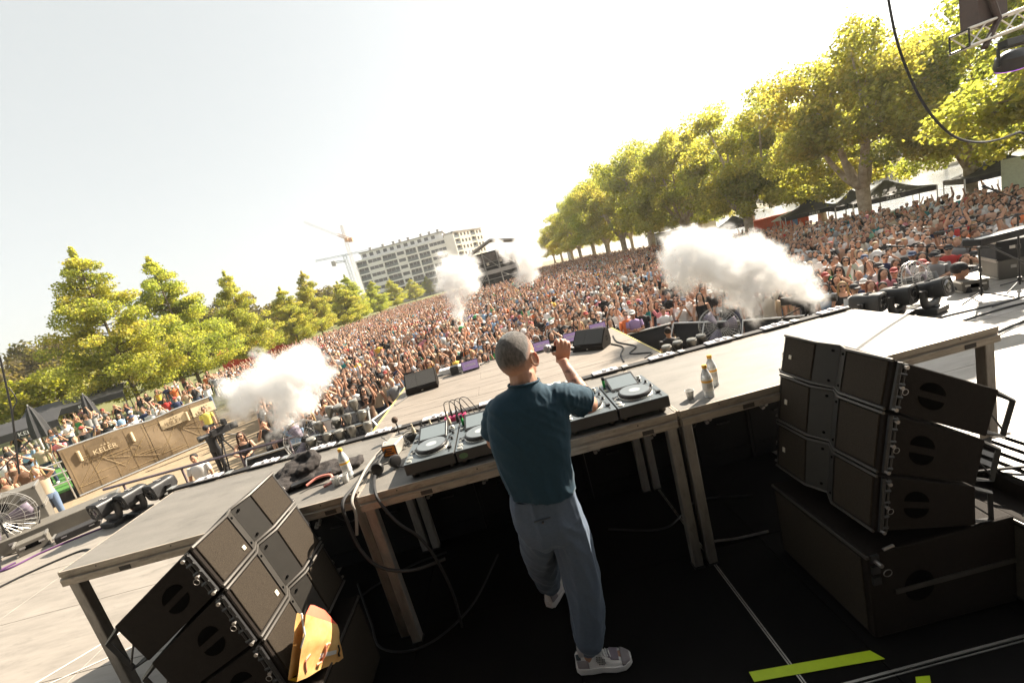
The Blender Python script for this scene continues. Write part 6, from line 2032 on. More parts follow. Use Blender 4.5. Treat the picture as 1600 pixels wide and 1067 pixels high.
for k in range(17):
    s = .12 + k * .285
    if k % 2 == 0:
        addline((s, .1), (s, 1.85), 12)
    if k % 3 == 0:
        cz = (.35, 1.1, .7)[k // 3 % 3]
        for q in np.linspace(-.9, .9, 5):
            ex, ez = s + .8 * math.cos(q), cz + .8 * math.sin(q)
            if .1 < ez < 1.85 and ex < BL_: addline((s, cz), (ex, ez))
    else:
        z = .25 + .37 * (k * 3 % 5); w = .285 * (1 + k % 3)
        if s + w < BL_: addline((s, z), (s + w, z))
        if s + .57 < BL_: addline((s, .2 + .3 * (k % 4)), (s + .57, .77 + .3 * (k % 4)))
    if k % 4 == 1 and s + .6 < BL_:
        for rr in (.14, .28):
            allb.tube([banpt(s + .3 + rr * math.cos(a), .9 + .12 * (k % 5) + rr * math.sin(a), .012) for a in np.linspace(0, math.pi, 14)], .004, 4)
tag(allb.build('line_pattern', m_gold, t, base=base), kind='stuff')
rot = Matrix((bd, Vector((0, 0, 1)), bn)).transposed().to_euler()
for s, z, sz in ((1.15, 1.40, .26), (3.4, 1.45, .24), (4.55, 1.45, .2)):
    b = MB(); b.add([banpt(s - .45, z - .16, .02), banpt(s + .45, z - .16, .02), banpt(s + .45, z + .26, .02), banpt(s - .45, z + .26, .02)], [(0, 1, 2, 3)])
    pl_ = b.build('logo_panel', m_bpale if s > 2 else m_ban, t, base=base)
    text_obj('KELER', sz, m_bpale if s < 2 else m_ban, t, tuple(banpt(s, z - .02, .06) - base), rot, .004)
    b = MB()
    for q in range(3):
        b.prism([banpt(s - .1 + .1 * q, z + .14, .05), banpt(s - .06 + .1 * q, z + .20, .05), banpt(s - .02 + .1 * q, z + .14, .05)], (0, 0, 0), bn * .004)
    tag(b.build('crown_mark', m_bpale if s < 2 else m_ban, t, base=base), kind='stuff')
for s in (.45, 2.0, 3.9):
    b = MB(); 
    b.tube([banpt(s, z, .02) for z in np.linspace(1.25, 1.65, 6)], .05, 8); b.build('capsule_print', m_bpale, t, base=base, smooth=True)
b = MB(); b.tube([banpt(s, 1.92, -.02) for s in np.linspace(0, BL_, 12)], .035, 8); b.build('top_rail', m_steel, t, base=base, smooth=True)
b = MB(); b.tube([BA + Vector((0, 0, .06)) + bn * .06, BB_ + Vector((0, 0, .06)) + bn * .06], .035, 6); b.build('bottom_rail', m_steel, t, base=base)
for s in np.linspace(0, BL_, 5):
    b = MB(); b.tube([BA + bd * s - bn * .06, BA + bd * s - bn * .06 + Vector((0, 0, 1.95))], .03, 6); b.build('post', m_blackmatte, t, base=base)

# terrace
tb = MB()
TA = BA - bd * 5.5
P0, P1 = TA - bn * .15, BB_ - bn * .15
tb.prism([P0, P1, P1 - bn * 7, P0 - bn * 7], (0, 0, 0.01), (0, 0, VIPZ - .02))
tr = tag(tb.build('terrace', m_skirt), 'raised viewing terrace with green turf behind the banner', 'terrace', kind='structure')
tb = MB(); tb.prism([P0, P1, P1 - bn * 7, P0 - bn * 7], (0, 0, VIPZ - .018), (0, 0, VIPZ)); tb.build('turf', mat('green_turf', (.05, .17, .025), .95, var=.3, scale=20, bump=.5, bscale=80), tr)
t = thing('terrace_railing', 'pale tube railing of the terrace at the left frame edge', 'railing', TA, 0)
base = t.location
for z in (.35, .72, 1.1):
    b = MB(); b.tube([TA + Vector((0, 0, VIPZ + z)), BA + Vector((0, 0, VIPZ + z))], .028, 8); b.build('rail', m_bar, t, base=base, smooth=True)
for s in np.linspace(0, 5.4, 5):
    p = TA + bd * s
    b = MB(); b.tube([p + Vector((0, 0, VIPZ - .4)), p + Vector((0, 0, VIPZ + 1.1))], .025, 8); b.build('post', m_bar, t, base=base, smooth=True)

# pit cameras on tripods
def pit_camera(loc, rz, label, zc=1.55):
    t = thing('video_camera', label, 'camera', loc, rz, 'pit cameras')
    b = MB(); b.bb((-.09, -.30, zc - .10), (.09, .22, zc + .12)); b.build('body', m_blackmatte, t, bevel=.015)
    b = MB(); b.lathe([(.06, 0), (.075, .06), (.075, .22), (.095, .26), (.095, .34)], (0, .22, zc), 16, Matrix.Rotation(R(-90), 3, 'X')); b.build('lens', m_black, t, smooth=True)
    b = MB(); b.bb((-.15, -.26, zc + .15), (.13, -.16, zc + .33)); b.build('viewfinder', m_blackmatte, t, bevel=.01)
    b = MB(); b.tube([(0, -.15, zc + .12), (0, -.13, zc + .24), (0, .15, zc + .24), (0, .17, zc + .12)], .018, 6); b.build('handle', m_black, t)
    b = MB(); b.bb((-.06, -.52, zc - .08), (.06, -.301, zc + .10)); b.build('battery', m_black, t, bevel=.01)
    for k in range(3):
        a = 2 * math.pi * k / 3 + .5
        b = MB(); b.tube([(0, 0, zc - .22), (.5 * math.cos(a), .5 * math.sin(a), .01)], .022, 6); b.build('leg', m_blackmatte, t)
    b = MB(); b.cyl((0, 0, zc - .28), (0, 0, zc - .10), .07, n=12); b.build('fluid_head', m_black, t)
    b = MB(); b.tube([(.05, -.1, zc - .16), (.25, -.6, zc - .40)], .014, 6); b.build('pan_bar', m_black, t)
    return t
p = az(345, 672, 1.55)
pit_camera((p.x, p.y - .1, 0), R(140), 'black video camera on a tripod with the left operator')
p = az(1262, 478, 1.5)
pit_camera((p.x, p.y, .1), R(-140), 'black video camera in the right pit under the plume')
# ================================================================== trees
def leaf_material(name, transl=.66):
    m = bpy.data.materials.new(name)
    m.use_nodes = True
    nt = m.node_tree
    p = nt.nodes['Principled BSDF']
    out = nt.nodes['Material Output']
    p.inputs['Roughness'].default_value = .55
    a = nt.nodes.new('ShaderNodeAttribute'); a.attribute_name = 'Col'
    oi = nt.nodes.new('ShaderNodeObjectInfo')
    hs = nt.nodes.new('ShaderNodeHueSaturation')
    mr = nt.nodes.new('ShaderNodeMapRange'); mr.inputs['To Min'].default_value = .485; mr.inputs['To Max'].default_value = .515
    nt.links.new(oi.outputs['Random'], mr.inputs['Value'])
    nt.links.new(mr.outputs[0], hs.inputs['Hue'])
    nt.links.new(a.outputs['Color'], hs.inputs['Color'])
    nt.links.new(hs.outputs[0], p.inputs['Base Color'])
    tr = nt.nodes.new('ShaderNodeBsdfTranslucent')
    g = nt.nodes.new('ShaderNodeMix'); g.data_type = 'RGBA'; g.blend_type = 'MULTIPLY'; g.inputs['Factor'].default_value = 1
    g.inputs[7].default_value = (1.8, 1.85, .85, 1)
    nt.links.new(hs.outputs[0], g.inputs[6])
    nt.links.new(g.outputs[2], tr.inputs['Color'])
    mx = nt.nodes.new('ShaderNodeMixShader'); mx.inputs[0].default_value = transl
    nt.links.new(p.outputs[0], mx.inputs[1]); nt.links.new(tr.outputs[0], mx.inputs[2])
    nt.links.new(mx.outputs[0], out.inputs['Surface'])
    return m
m_leaf = leaf_material('tree_leaves')

def leaves_mesh(name, clumps, per, size, cols, rs, flat=.45):
    """clumps: (centre, radius(3)) ; many small leaf quads through the volume"""
    C = np.repeat(np.array([c for c, r_ in clumps]), per, axis=0)
    Rr = np.repeat(np.array([r_ for c, r_ in clumps]), per, axis=0)
    n = len(C)
    d = rs.normal(size=(n, 3)); d /= np.linalg.norm(d, axis=1)[:, None]
    rad = rs.uniform(.25, 1.0, n) ** .5
    rad *= 1 + .25 * rs.normal(size=n) * (rs.uniform(size=n) < .3)
    P = C + d * rad[:, None] * Rr
    nrm = d * .6 + rs.normal(size=(n, 3)) * .7 + np.array([0, 0, flat])
    nrm /= np.linalg.norm(nrm, axis=1)[:, None]
    a = np.cross(nrm, rs.normal(size=(n, 3))); a /= np.linalg.norm(a, axis=1)[:, None]
    b = np.cross(nrm, a)
    s = rs.uniform(size[0], size[1], n)[:, None] * .5
    # a leaf: pointed kite folded along its rib
    V = np.stack([P - a * s * 1.1, P + b * s * .8 + nrm * s * .22, P + a * s * 1.25 - nrm * s * .15, P - b * s * .8 + nrm * s * .22], axis=1).reshape(-1, 3)
    me = bpy.data.meshes.new(name)
    me.vertices.add(len(V)); me.vertices.foreach_set('co', V.astype(np.float32).ravel())
    me.loops.add(n * 6)
    k = np.arange(n)[:, None] * 4
    idx = np.concatenate([k + np.array([[0, 1, 2]]), k + np.array([[0, 2, 3]])], axis=1).astype(np.int32)
    me.loops.foreach_set('vertex_index', idx.ravel())
    me.polygons.add(n * 2)
    me.polygons.foreach_set('loop_start', (np.arange(n * 2) * 3).astype(np.int32))
    me.update(calc_edges=True)
    cc = np.array(cols)
    clump_id = np.repeat(rs.integers(0, len(cc), len(clumps)), per)
    pick = np.where(rs.uniform(size=n) < .6, clump_id, rs.integers(0, len(cc), n))
    colr = cc[pick] * rs.uniform(.75, 1.25, n)[:, None]
    ca = me.color_attributes.new('Col', 'FLOAT_COLOR', 'CORNER')
    ca.data.foreach_set('color', np.repeat(np.concatenate([colr, np.ones((n, 1))], axis=1), 6, axis=0).astype(np.float32).ravel())
    me.materials.append(m_leaf)
    return me

def plane_tree(seed):
    rs = np.random.default_rng(seed); rr = random.Random(seed)
    b = MB()
    H0 = 2.7 + rr.uniform(-.2, .4)
    b.tube([(0, 0, -.1), (.02, 0, .5), (.05, .03, 1.4), (.03, .05, H0), (.0, .05, H0 + .5)], [.52, .40, .34, .37, .26], 12)
    clumps = []
    for k in range(6):
        a = 2 * math.pi * k / 6 + rr.uniform(-.3, .3)
        out = rr.uniform(1.3, 2.0) if k < 5 else .3
        p0 = Vector((.15 * math.cos(a), .15 * math.sin(a), H0))
        p1 = Vector((out * .55 * math.cos(a), out * .55 * math.sin(a), H0 + rr.uniform(1.0, 1.5)))
        p2 = Vector((out * math.cos(a + .15), out * math.sin(a + .15), H0 + rr.uniform(3.0, 3.8)))
        p3 = Vector((out * 1.5 * math.cos(a - .1), out * 1.5 * math.sin(a - .1), H0 + rr.uniform(6.2, 8.0)))
        b.tube(spline([p0, p1, p2, p3], 5), list(np.interp(np.linspace(0, 3, 16), range(4), [.24, .18, .12, .04])), 8)
        for q in range(7):
            u = rr.uniform(.25, 1.0)
            s = p1.lerp(p2, u * 2) if u < .5 else p2.lerp(p3, u * 2 - 1)
            aa = a + rr.uniform(-1.3, 1.3)
            L = rr.uniform(1.6, 3.6) * (1.15 - .45 * u)
            e = s + Vector((L * math.cos(aa), L * math.sin(aa), rr.uniform(-.3, 1.5)))
            b.tube(spline([s, s.lerp(e, .5) + Vector((0, 0, .25)), e], 4), list(np.linspace(.075, .018, 9)), 5)
            clumps.append((tuple(e), (rr.uniform(.85, 1.35), rr.uniform(.85, 1.35), rr.uniform(.6, 1.0))))
            clumps.append((tuple(s.lerp(e, .6)), (.8, .8, .6)))
        clumps.append((tuple(p3 + Vector((0, 0, .3))), (1.1, 1.1, 1.0)))
    # low skirt of drooping foliage
    for k in range(26):
        a = rr.uniform(0, 6.28); r_ = rr.uniform(2.2, 4.9)
        clumps.append(((r_ * math.cos(a), r_ * math.sin(a), rr.uniform(3.2, 6.0)), (rr.uniform(.6, 1.1), rr.uniform(.6, 1.1), rr.uniform(.5, .9))))
    for k in range(16):
        a = rr.uniform(0, 6.28); r_ = rr.uniform(.3, 3.2)
        clumps.append(((r_ * math.cos(a), r_ * math.sin(a), rr.uniform(9.0, 12.2) - r_ * .5), (rr.uniform(.5, .9), rr.uniform(.5, .9), rr.uniform(.6, 1.1))))
    cols = [(0.291, 0.291, 0.084), (0.242, 0.254, 0.075), (0.335, 0.315, 0.093), (0.359, 0.315, 0.096), (0.194, 0.209, 0.067)]
    return b, leaves_mesh('crown', clumps, 330, (.13, .24), cols, rs)

def conical_tree(seed, H=12.0):
    rs = np.random.default_rng(seed); rr = random.Random(seed)
    b = MB()
    b.tube([(0, 0, -.1), (.02, 0, H * .3), (.05, .03, H * .7), (0, 0, H * .97)], [.17, .13, .07, .02], 8)
    clumps = []
    z = 1.6
    while z < H * .97:
        u = z / H
        rad = 3.7 * min(1.0, (1 - u) ** .85 * 1.25) * (.75 + .25 * min(1, (z - .8) / 2))
        for k in range(max(2, int(3 + rad * 1.6))):
            a = rr.uniform(0, 6.28)
            L = rad * rr.uniform(.45, 1.25)
            e = Vector((L * math.cos(a), L * math.sin(a), z + L * .32))
            s = Vector((0, 0, z))
            if L > .7:
                b.tube([s, s.lerp(e, .5) + Vector((0, 0, -.1)), e], [.04, .025, .008], 4)
            sz = .42 + .30 * (1 - u)
            clumps.append((tuple(e), (sz * 1.25, sz * 1.25, sz * .72)))
            if L > 1.2:
                clumps.append((tuple(s.lerp(e, .62)), (sz * 1.2, sz * 1.2, sz * .7)))
        z += rr.uniform(.42, .66)
    clumps.append(((0, 0, H), (.22, .22, .5)))
    cols = [(0.310, 0.315, 0.081), (0.262, 0.281, 0.075), (0.359, 0.344, 0.090), (0.209, 0.231, 0.064), (0.383, 0.335, 0.096)]
    return b, leaves_mesh('crown', clumps, 210, (.10, .19), cols, rs)

def round_tree(seed, cols):
    rs = np.random.default_rng(seed); rr = random.Random(seed)
    b = MB(); b.tube([(0, 0, -.1), (0, 0, 2), (.1, 0, 4)], [.25, .2, .1], 7)
    clumps = []
    for k in range(60):
        d = Vector((rr.gauss(0, 1), rr.gauss(0, 1), rr.gauss(0, 1) * .8)).normalized() * rr.uniform(.4, 1)
        clumps.append(((d.x * 2.9, d.y * 2.9, 3.6 + d.z * 2.5), (.85, .85, .65)))
    return b, leaves_mesh('crown', clumps, 120, (.20, .36), cols, rs)

m_bark2 = mat('grey_bark', (.14, .11, .08), .9, var=.3, scale=5, bump=.3)
def tree_proto(name, bm_me, bark):
    b, crown = bm_me
    me = bpy.data.meshes.new('trunk')
    me.from_pydata([tuple(v) for v in b.v], [], b.f); me.materials.append(bark); me.shade_smooth()
    return name, me, crown
P_PL = [tree_proto('plane_tree', plane_tree(s), m_bark) for s in (1, 2, 3)]
P_CO = [tree_proto('sweetgum_tree', conical_tree(s), m_bark2) for s in (11, 12, 13)]
P_RO = [tree_proto('bushy_tree', round_tree(21, [(.10, .09, .03), (.13, .11, .045), (.075, .075, .025), (.16, .13, .06)]), m_bark2),
        tree_proto('bushy_tree', round_tree(22, [(.19, .19, .03), (.15, .165, .025), (.24, .22, .04)]), m_bark2)]
def plant(proto, loc, rz, sc, label, group):
    name, tm, cm_ = proto
    t = thing(name, label, 'tree', loc, rz, group)
    t.scale = sc if isinstance(sc, tuple) else (sc,) * 3
    for nm_, me in (('trunk', tm), ('crown', cm_)):
        o = bpy.data.objects.new(nm_, me); COL.objects.link(o); o.parent = t
    return t
rt = random.Random(9)
HSC = [1.0, 1.0, 1.05, 1.18, 1.28, 1.36, 1.36, 1.3, 1.25, 1.2, 1.1, 1.0]
row1 = [14.6, 26.6, 38.8, 50.5, 62, 74, 86, 98, 111, 125, 142, 162]
for i, y in enumerate(row1):
    plant(P_PL[i % 3], (24 + rt.uniform(-.4, .4), y, 0), rt.uniform(0, 6.28), (HSC[i] * .97 + .06, HSC[i] * .97 + .06, HSC[i] * 1.0 + rt.uniform(-.03, .06)),
          ['plane tree reaching in at the right frame edge over the front crowd', 'big plane tree with forked pale trunk standing in the right crowd', 'third plane tree of the near right row, above the white plume', 'fourth plane tree of the near right row', 'fifth plane tree of the near right row', 'sixth plane tree of the near right row', 'seventh plane tree of the near right row', 'eighth plane tree of the near right row', 'ninth plane tree of the near right row', 'tenth plane tree of the near right row', 'eleventh plane tree of the near right row', 'farthest plane tree of the near right row'][i], 'near row of plane trees on the right')
row2 = [17.5, 26.6, 38.5, 50, 62, 76, 92, 110]
for i, y in enumerate(row2):
    plant(P_PL[(i + 1) % 3], (31.5 + rt.uniform(-.4, .4), y, 0), rt.uniform(0, 6.28), (.95, .95, .98),
          ['plane tree filling the top right corner behind the truss', 'plane tree with mottled pale trunk beside the black stalls', 'second plane tree of the back row behind the stalls', 'third plane tree of the back row behind the stalls', 'fourth plane tree of the back row by the river', 'fifth plane tree of the back row by the river', 'sixth plane tree of the back row by the river', 'farthest plane tree of the back row by the river'][i], 'back row of plane trees by the river')
lt = [(33.3, 13.6), (39.6, 13.0), (49.5, 11.7), (60.1, 9.3), (68.7, 11.5), (78, 9.2), (88.5, 10.7), (104, 8.8), (123.6, 9.0), (150, 8.2), (187, 8.6)]
for i, (y, h) in enumerate(lt):
    w = 1.05 if i < 2 else (.82 if i < 5 else .95)
    plant(P_CO[i % 3], (-30 + (1.5 if i in (5,) else 0) + rt.uniform(-.4, .4), y, 0), rt.uniform(0, 6.28), (w, w, h / 12.2),
          ['leftmost and tallest yellow green conical tree behind the terrace', 'second conical tree from the left, behind the banner', 'third conical tree from the left, with a narrow top', 'fourth conical tree from the left', 'fifth conical tree from the left', 'low yellowing tree between two conical trees on the left', 'conical tree below the white crane', 'conical tree before the left end of the apartment block', 'conical tree before the middle of the apartment block', 'small conical tree left of the middle plume', 'smallest conical tree beside the middle plume'][i], 'row of conical trees on the left')
random.seed(31)
bl = [(-58, 60, 1.35, 0), (-66, 52, 1.5, 0), (-50, 74, 1.6, 0), (-74, 68, 1.9, 0), (-46, 90, 1.5, 0), (-44, 112, 1.6, 0), (-90, 84, 2.0, 0), (-100, 70, 1.8, 0), (-62, 100, 2.2, 0), (-52, 130, 1.9, 0), (-41.5, 36.5, 1.0, 1), (-47, 43, .95, 1), (-80, 110, 2.4, 0)]
WORDN = ['first', 'second', 'third', 'fourth', 'fifth', 'sixth', 'seventh', 'eighth', 'ninth', 'tenth', 'eleventh', 'twelfth', 'thirteenth', 'fourteenth']
_o = sorted([i for i in range(len(bl)) if bl[i][3] == 0], key=lambda i: bl[i][0] / bl[i][1])
WORD_RANK = {i: r_ for r_, i in enumerate(_o)}
for i, (x, y, s, v) in enumerate(bl):
    plant(P_RO[v], (x, y, 0), rt.uniform(0, 6.28), s, ('bright yellow green bushy tree at the left frame edge' if i == 10 else 'smaller bright bushy tree behind the left stalls') if v else 'olive bushy tree in the wood behind the left trees, %s counted from the left' % WORDN[WORD_RANK[i]], 'wood behind the left trees' if not v else 'bright trees by the left stalls')
# trees on the far river bank
for i in range(14):
    plant(P_RO[0], (118 + rt.uniform(-3, 10), 20 + i * 14 + rt.uniform(-4, 4), 0.2), rt.uniform(0, 6.28), rt.uniform(1.1, 1.8), 'tree on the far bank across the river, %s upstream from the right' % WORDN[i], 'trees on the far bank')
# ================================================================== apartment block
m_wall = mat('white_render_wall', (.74, .73, .72), .8, var=.05, scale=.4)
m_wallw = mat('cream_wall', (.64, .58, .47), .8, var=.05, scale=.4)
m_glassd = mat('dark_window_glass', (.025, .028, .034), .12, var=.4, scale=.3, spec=.8)
m_glassr = mat('balcony_glass', (.10, .12, .13), .15, var=.2, scale=.5)
m_reveal = mat('balcony_reveal', (.30, .29, .28), .8)
t = thing('apartment_block', 'long white apartment block with dark balconies behind the left trees', 'building', (-38, 190, 0))
base = t.location
def facade(o, ux, width_cols, z0, nfl, fh, nrm, wallm, depth=1.2):
    """o: origin, ux: unit along; width_cols: list of (width, kind)"""
    wall = MB()
    def P(s, z, d=0): return Vector(o) + ux * s + Vector((0, 0, z)) - nrm * d
    s = 0
    wins = []
    for w, kind in width_cols:
        for f in range(nfl):
            za, zb = z0 + f * fh, z0 + (f + 1) * fh
            if kind == 'b': a, c, l, h = s + .35, s + w - .35, za + .35, zb - .25
            elif kind == 's': a, c, l, h = s + .3, s + w - .3, za + 1.15, zb - .45
            elif kind == 'w': a, c, l, h = s + w * .22, s + w * .78, za + .9, zb - .6
            else: a = None
            if a is None:
                wall.add([P(s, za), P(s + w, za), P(s + w, zb), P(s, zb)], [(0, 1, 2, 3)]); continue
            dd = depth if kind == 'b' else .3
            wall.add([P(s, za), P(s + w, za), P(s + w, zb), P(s, zb), P(a, l), P(c, l), P(c, h), P(a, h), P(a, l, dd), P(c, l, dd), P(c, h, dd), P(a, h, dd)],
                     [(0, 1, 5, 4), (1, 2, 6, 5), (2, 3, 7, 6), (3, 0, 4, 7), (4, 5, 9, 8), (5, 6, 10, 9), (6, 7, 11, 10), (7, 4, 8, 11)])
            wins.append((kind, a, c, l, h, dd))
        s += w
    wall.build('wall', wallm, t, base=base)
    for kind, a, c, l, h, dd in wins:
        g_ = MB(); g_.add([P(a, l, dd - .02), P(c, l, dd - .02), P(c, h, dd - .02), P(a, h, dd - .02)], [(0, 1, 2, 3)])
        wo = g_.build('window', m_glassd, t, base=base)
        k = max(1, int((c - a) / 1.6))
        fr = MB()
        for q in range(1, k):
            x = a + (c - a) * q / k
            fr.add([P(x - .05, l, dd - .06), P(x + .05, l, dd - .06), P(x + .05, h, dd - .06), P(x - .05, h, dd - .06)], [(0, 1, 2, 3)])
        if kind == 'b':
            fr2 = MB(); fr2.add([P(a, l, .05), P(c, l, .05), P(c, l + 1.0, .05), P(a, l + 1.0, .05)], [(0, 1, 2, 3)]); fr2.build('balcony_rail', m_glassr, wo, base=base)
        if fr.f: fr.build('frame', m_wall, wo, base=base)
    return s
X0 = -58.5
cols = [(5.2, 'b'), (6.6, 's'), (6.8, 'b'), (3.8, 's'), (5.6, 'b'), (5.6, 'b'), (7.6, 's')]
W = facade((X0, 190, 0), Vector((1, 0, 0)), cols, 1.0, 7, 3.05, Vector((0, -1, 0)), m_wall)
X1 = X0 + W
b = MB(); b.bb((X0, 191.4, 0), (X1, 206, 22.3)); b.build('core', m_wall, t, base=base)
b = MB(); b.bb((X0, 190.001, 22.36), (X1, 206, 22.75)); b.build('cornice', m_wall, t, base=base)
# attic, set back
facade((X0 + 2.5, 192.5, 0), Vector((1, 0, 0)), [(3.2, 'w')] * 11, 22.76, 1, 3.0, Vector((0, -1, 0)), m_wall)
b = MB(); b.bb((X0 + 2.5, 192.9, 22.76), (X1 - .8, 205, 25.7)); b.build('attic', m_wall, t, base=base)
b = MB(); b.bb((X0 + 2, 192.0, 25.72), (X1, 205.5, 26.1)); rf = b.build('roof', m_reveal, t, base=base)
for x in (X0 + 6, X0 + 12, X0 + 17, X0 + 20, X0 + 24, X0 + 30, X0 + 34, X0 + 38):
    b = MB(); b.bb((x, 196, 26.1), (x + 1.0, 197.2, 27.4)); b.bb((x - .15, 195.8, 27.4), (x + 1.15, 197.4, 27.7)); b.build('chimney', m_reveal, rf, base=base)
# plain end wall and right wing turning away
b = MB(); b.bb((X1, 189.5, 0), (X1 + 4.2, 200, 23.4)); b.build('end_wall', m_wall, t, base=base)
dirw = Vector((.62, .78, 0)).normalized()
nw = Vector((dirw.y, -dirw.x, 0))
facade((X1 + 4.2, 190.2, 0), dirw, [(4.2, 'b'), (2.4, 'w'), (2.4, 'w'), (2.4, 'w'), (4.2, 'b'), (2.4, 'w'), (2.4, 'w')], 1.0, 8, 2.9, nw, m_wallw)
wp = [Vector((X1 + 4.2, 190.2, 0)), Vector((X1 + 4.2, 190.2, 0)) + dirw * 20.4, Vector((X1 + 4.2, 190.2, 0)) + dirw * 20.4 - nw * 12, Vector((X1 + 4.2, 190.2, 0)) - nw * 12]
b = MB(); b.prism([p - nw * 1.3 for p in wp], (0, 0, 0), (0, 0, 24.1)); b.build('core', m_wallw, t, base=base)
b = MB(); b.prism([p + nw * .3 for p in wp], (0, 0, 24.22), (0, 0, 24.6)); b.build('roof', m_reveal, t, base=base)

# ================================================================== cranes
m_crw = mat('crane_white', (.55, .50, .45), .5)
m_cro = mat('crane_orange', (.50, .27, .14), .5)
m_crg = mat('crane_grey', (.28, .32, .36), .5)
def lattice(b, p, q, w, bays, r_=.12):
    p, q = Vector(p), Vector(q); d = (q - p).normalized()
    u = d.cross(Vector((0, 1, 0)) if abs(d.y) < .9 else Vector((1, 0, 0))).normalized(); v = d.cross(u)
    c4 = [u * w + v * w, -u * w + v * w, -u * w - v * w, u * w - v * w]
    for c in c4: b.tube([p + c, q + c], r_, 4)
    for k in range(bays):
        a, e = p.lerp(q, k / bays), p.lerp(q, (k + 1) / bays)
        for i in range(4): b.tube([a + c4[i], e + c4[(i + 1) % 4]], r_ * .6, 3)
t = thing('tower_crane', 'white and orange tower crane with raised jib left of the apartment block', 'crane', (-72, 230, 0), 0, 'tower cranes')
base = t.location
b = MB(); lattice(b, (-72, 230, 0), (-72, 230, 39), .7, 22, .08); tag(b.build('mast', m_crw, t, base=base), kind='stuff')
b = MB(); lattice(b, (-72.3, 230, 40), at(475, 347, 230), .5, 16, .07); tag(b.build('jib', m_crw, t, base=base), kind='stuff')
b = MB(); lattice(b, at(528, 367, 230), at(549, 374, 230), .6, 4, .12); tag(b.build('counter_jib', m_cro, t, base=base), kind='stuff')
b = MB(); lattice(b, (-72, 230, 39), at(533, 352, 230), .5, 4, .12); tag(b.build('apex', m_crw, t, base=base), kind='stuff')
b = MB(); b.box(at(548, 375, 230), (2.2, 2, 2)); b.build('counterweight', m_cro, t, base=base)
b = MB(); b.box((-71, 228.6, 38.4), (1.6, 1.6, 2)); b.build('cab', m_cro, t, base=base)
t = thing('tower_crane', 'lower grey tower crane behind the apartment block', 'crane', (-75, 230, 0), 0, 'tower cranes')
base = t.location
b = MB(); lattice(b, (-75, 230, 0), at(538, 398, 230), .8, 16, .12); tag(b.build('mast', m_crg, t, base=base), kind='stuff')
b = MB(); lattice(b, at(493, 408, 230), at(600, 386, 230), .35, 20, .08); tag(b.build('jib', m_crg, t, base=base), kind='stuff')
b = MB(); lattice(b, at(522, 410, 230), at(541, 408, 230), .4, 3, .14); b2 = b.build('counter_jib', m_crg, t, base=base); tag(b2, kind='stuff')
b = MB(); b.box(at(522, 412, 230), (2, 2, 2.6)); b.build('counterweight', m_reveal, t, base=base)

# slanting mast above the right tree row
b = MB(); b.box((27.9, 150, 10), (1.0, 1.0, 20)); tag(b.build('chimney_mast', m_crg, bevel=.05), 'grey mast sticking up behind the far right trees', 'mast')

# ================================================================== second stage at the far end
t = thing('far_stage', 'dark scaffold stage with sloping roof at the far end of the crowd', 'stage', (0, 76, 0))
base = t.location
m_scaf = mat('scaffold_tube', (.35, .34, .32), .45, .5)
b = MB(); b.bb((-3.9, 79, 0), (4.6, 80, 7.4)); b.build('back_wall', m_blackmatte, t, base=base)
for x in (-3.9, 4.5):
    b = MB(); b.bb((x, 75.2, 0), (x + .15, 79, 4)); b.build('side_wall', m_blackmatte, t, base=base)
b = MB(); b.bb((-3.9, 75, 0), (4.6, 79, 1.2)); b.build('floor', m_blackmatte, t, base=base)
b = MB(); b.bb((-3.2, 74.9, 3.3), (4.4, 75.3, 4.0)); b.build('fascia', m_scaf, t, base=base)
b = MB(); b.prism([(-4.6, 74, 7.2), (.8, 74, 9.3), (5.6, 74, 8.2), (5.6, 74, 7.9), (.8, 74, 9.0), (-4.6, 74, 6.9)], (0, 0, 0), (0, 7, 0)); b.build('roof', m_reveal, t, base=base)
b = MB(); b.bb((-3.2, 76, 5.6), (4.4, 78.9, 7.0)); b.build('upper_rig', mat('rig_clutter', (.12, .10, .09), .7, var=.6, scale=1.5), t, base=base)
for x in (-3.3, -1.2, 1.4, 4.4):
    b = MB(); b.tube([(x, 74.9, 0), (x, 74.9, 7.4)], .10, 5); b.build('post', m_scaf, t, base=base)
for (xa, za, xb, zb) in ((-3.3, 4, -1.2, 7), (1.4, 4, -1.2, 7), (1.4, 7, 4.4, 4), (-3.3, 1.2, -1.2, 3.3), (1.4, 3.3, 4.4, 1.2), (-3.3, 5.4, 4.4, 5.4), (-3.3, 4.6, 4.4, 4.6), (-3.3, 2.4, 4.4, 2.4)):
    b = MB(); b.tube([(xa, 74.88, za), (xb, 74.88, zb)], .06, 4); b.build('brace', m_scaf, t, base=base)
rs_ = random.Random(8)
for k in range(10):
    x = -3 + k * .8; b = MB(); b.box((x, 75.6, 5.0 + rs_.uniform(-.2, .3)), (.45, .5, .5)); b.build('lamp', m_badge if k % 3 == 0 else m_black, t, base=base)

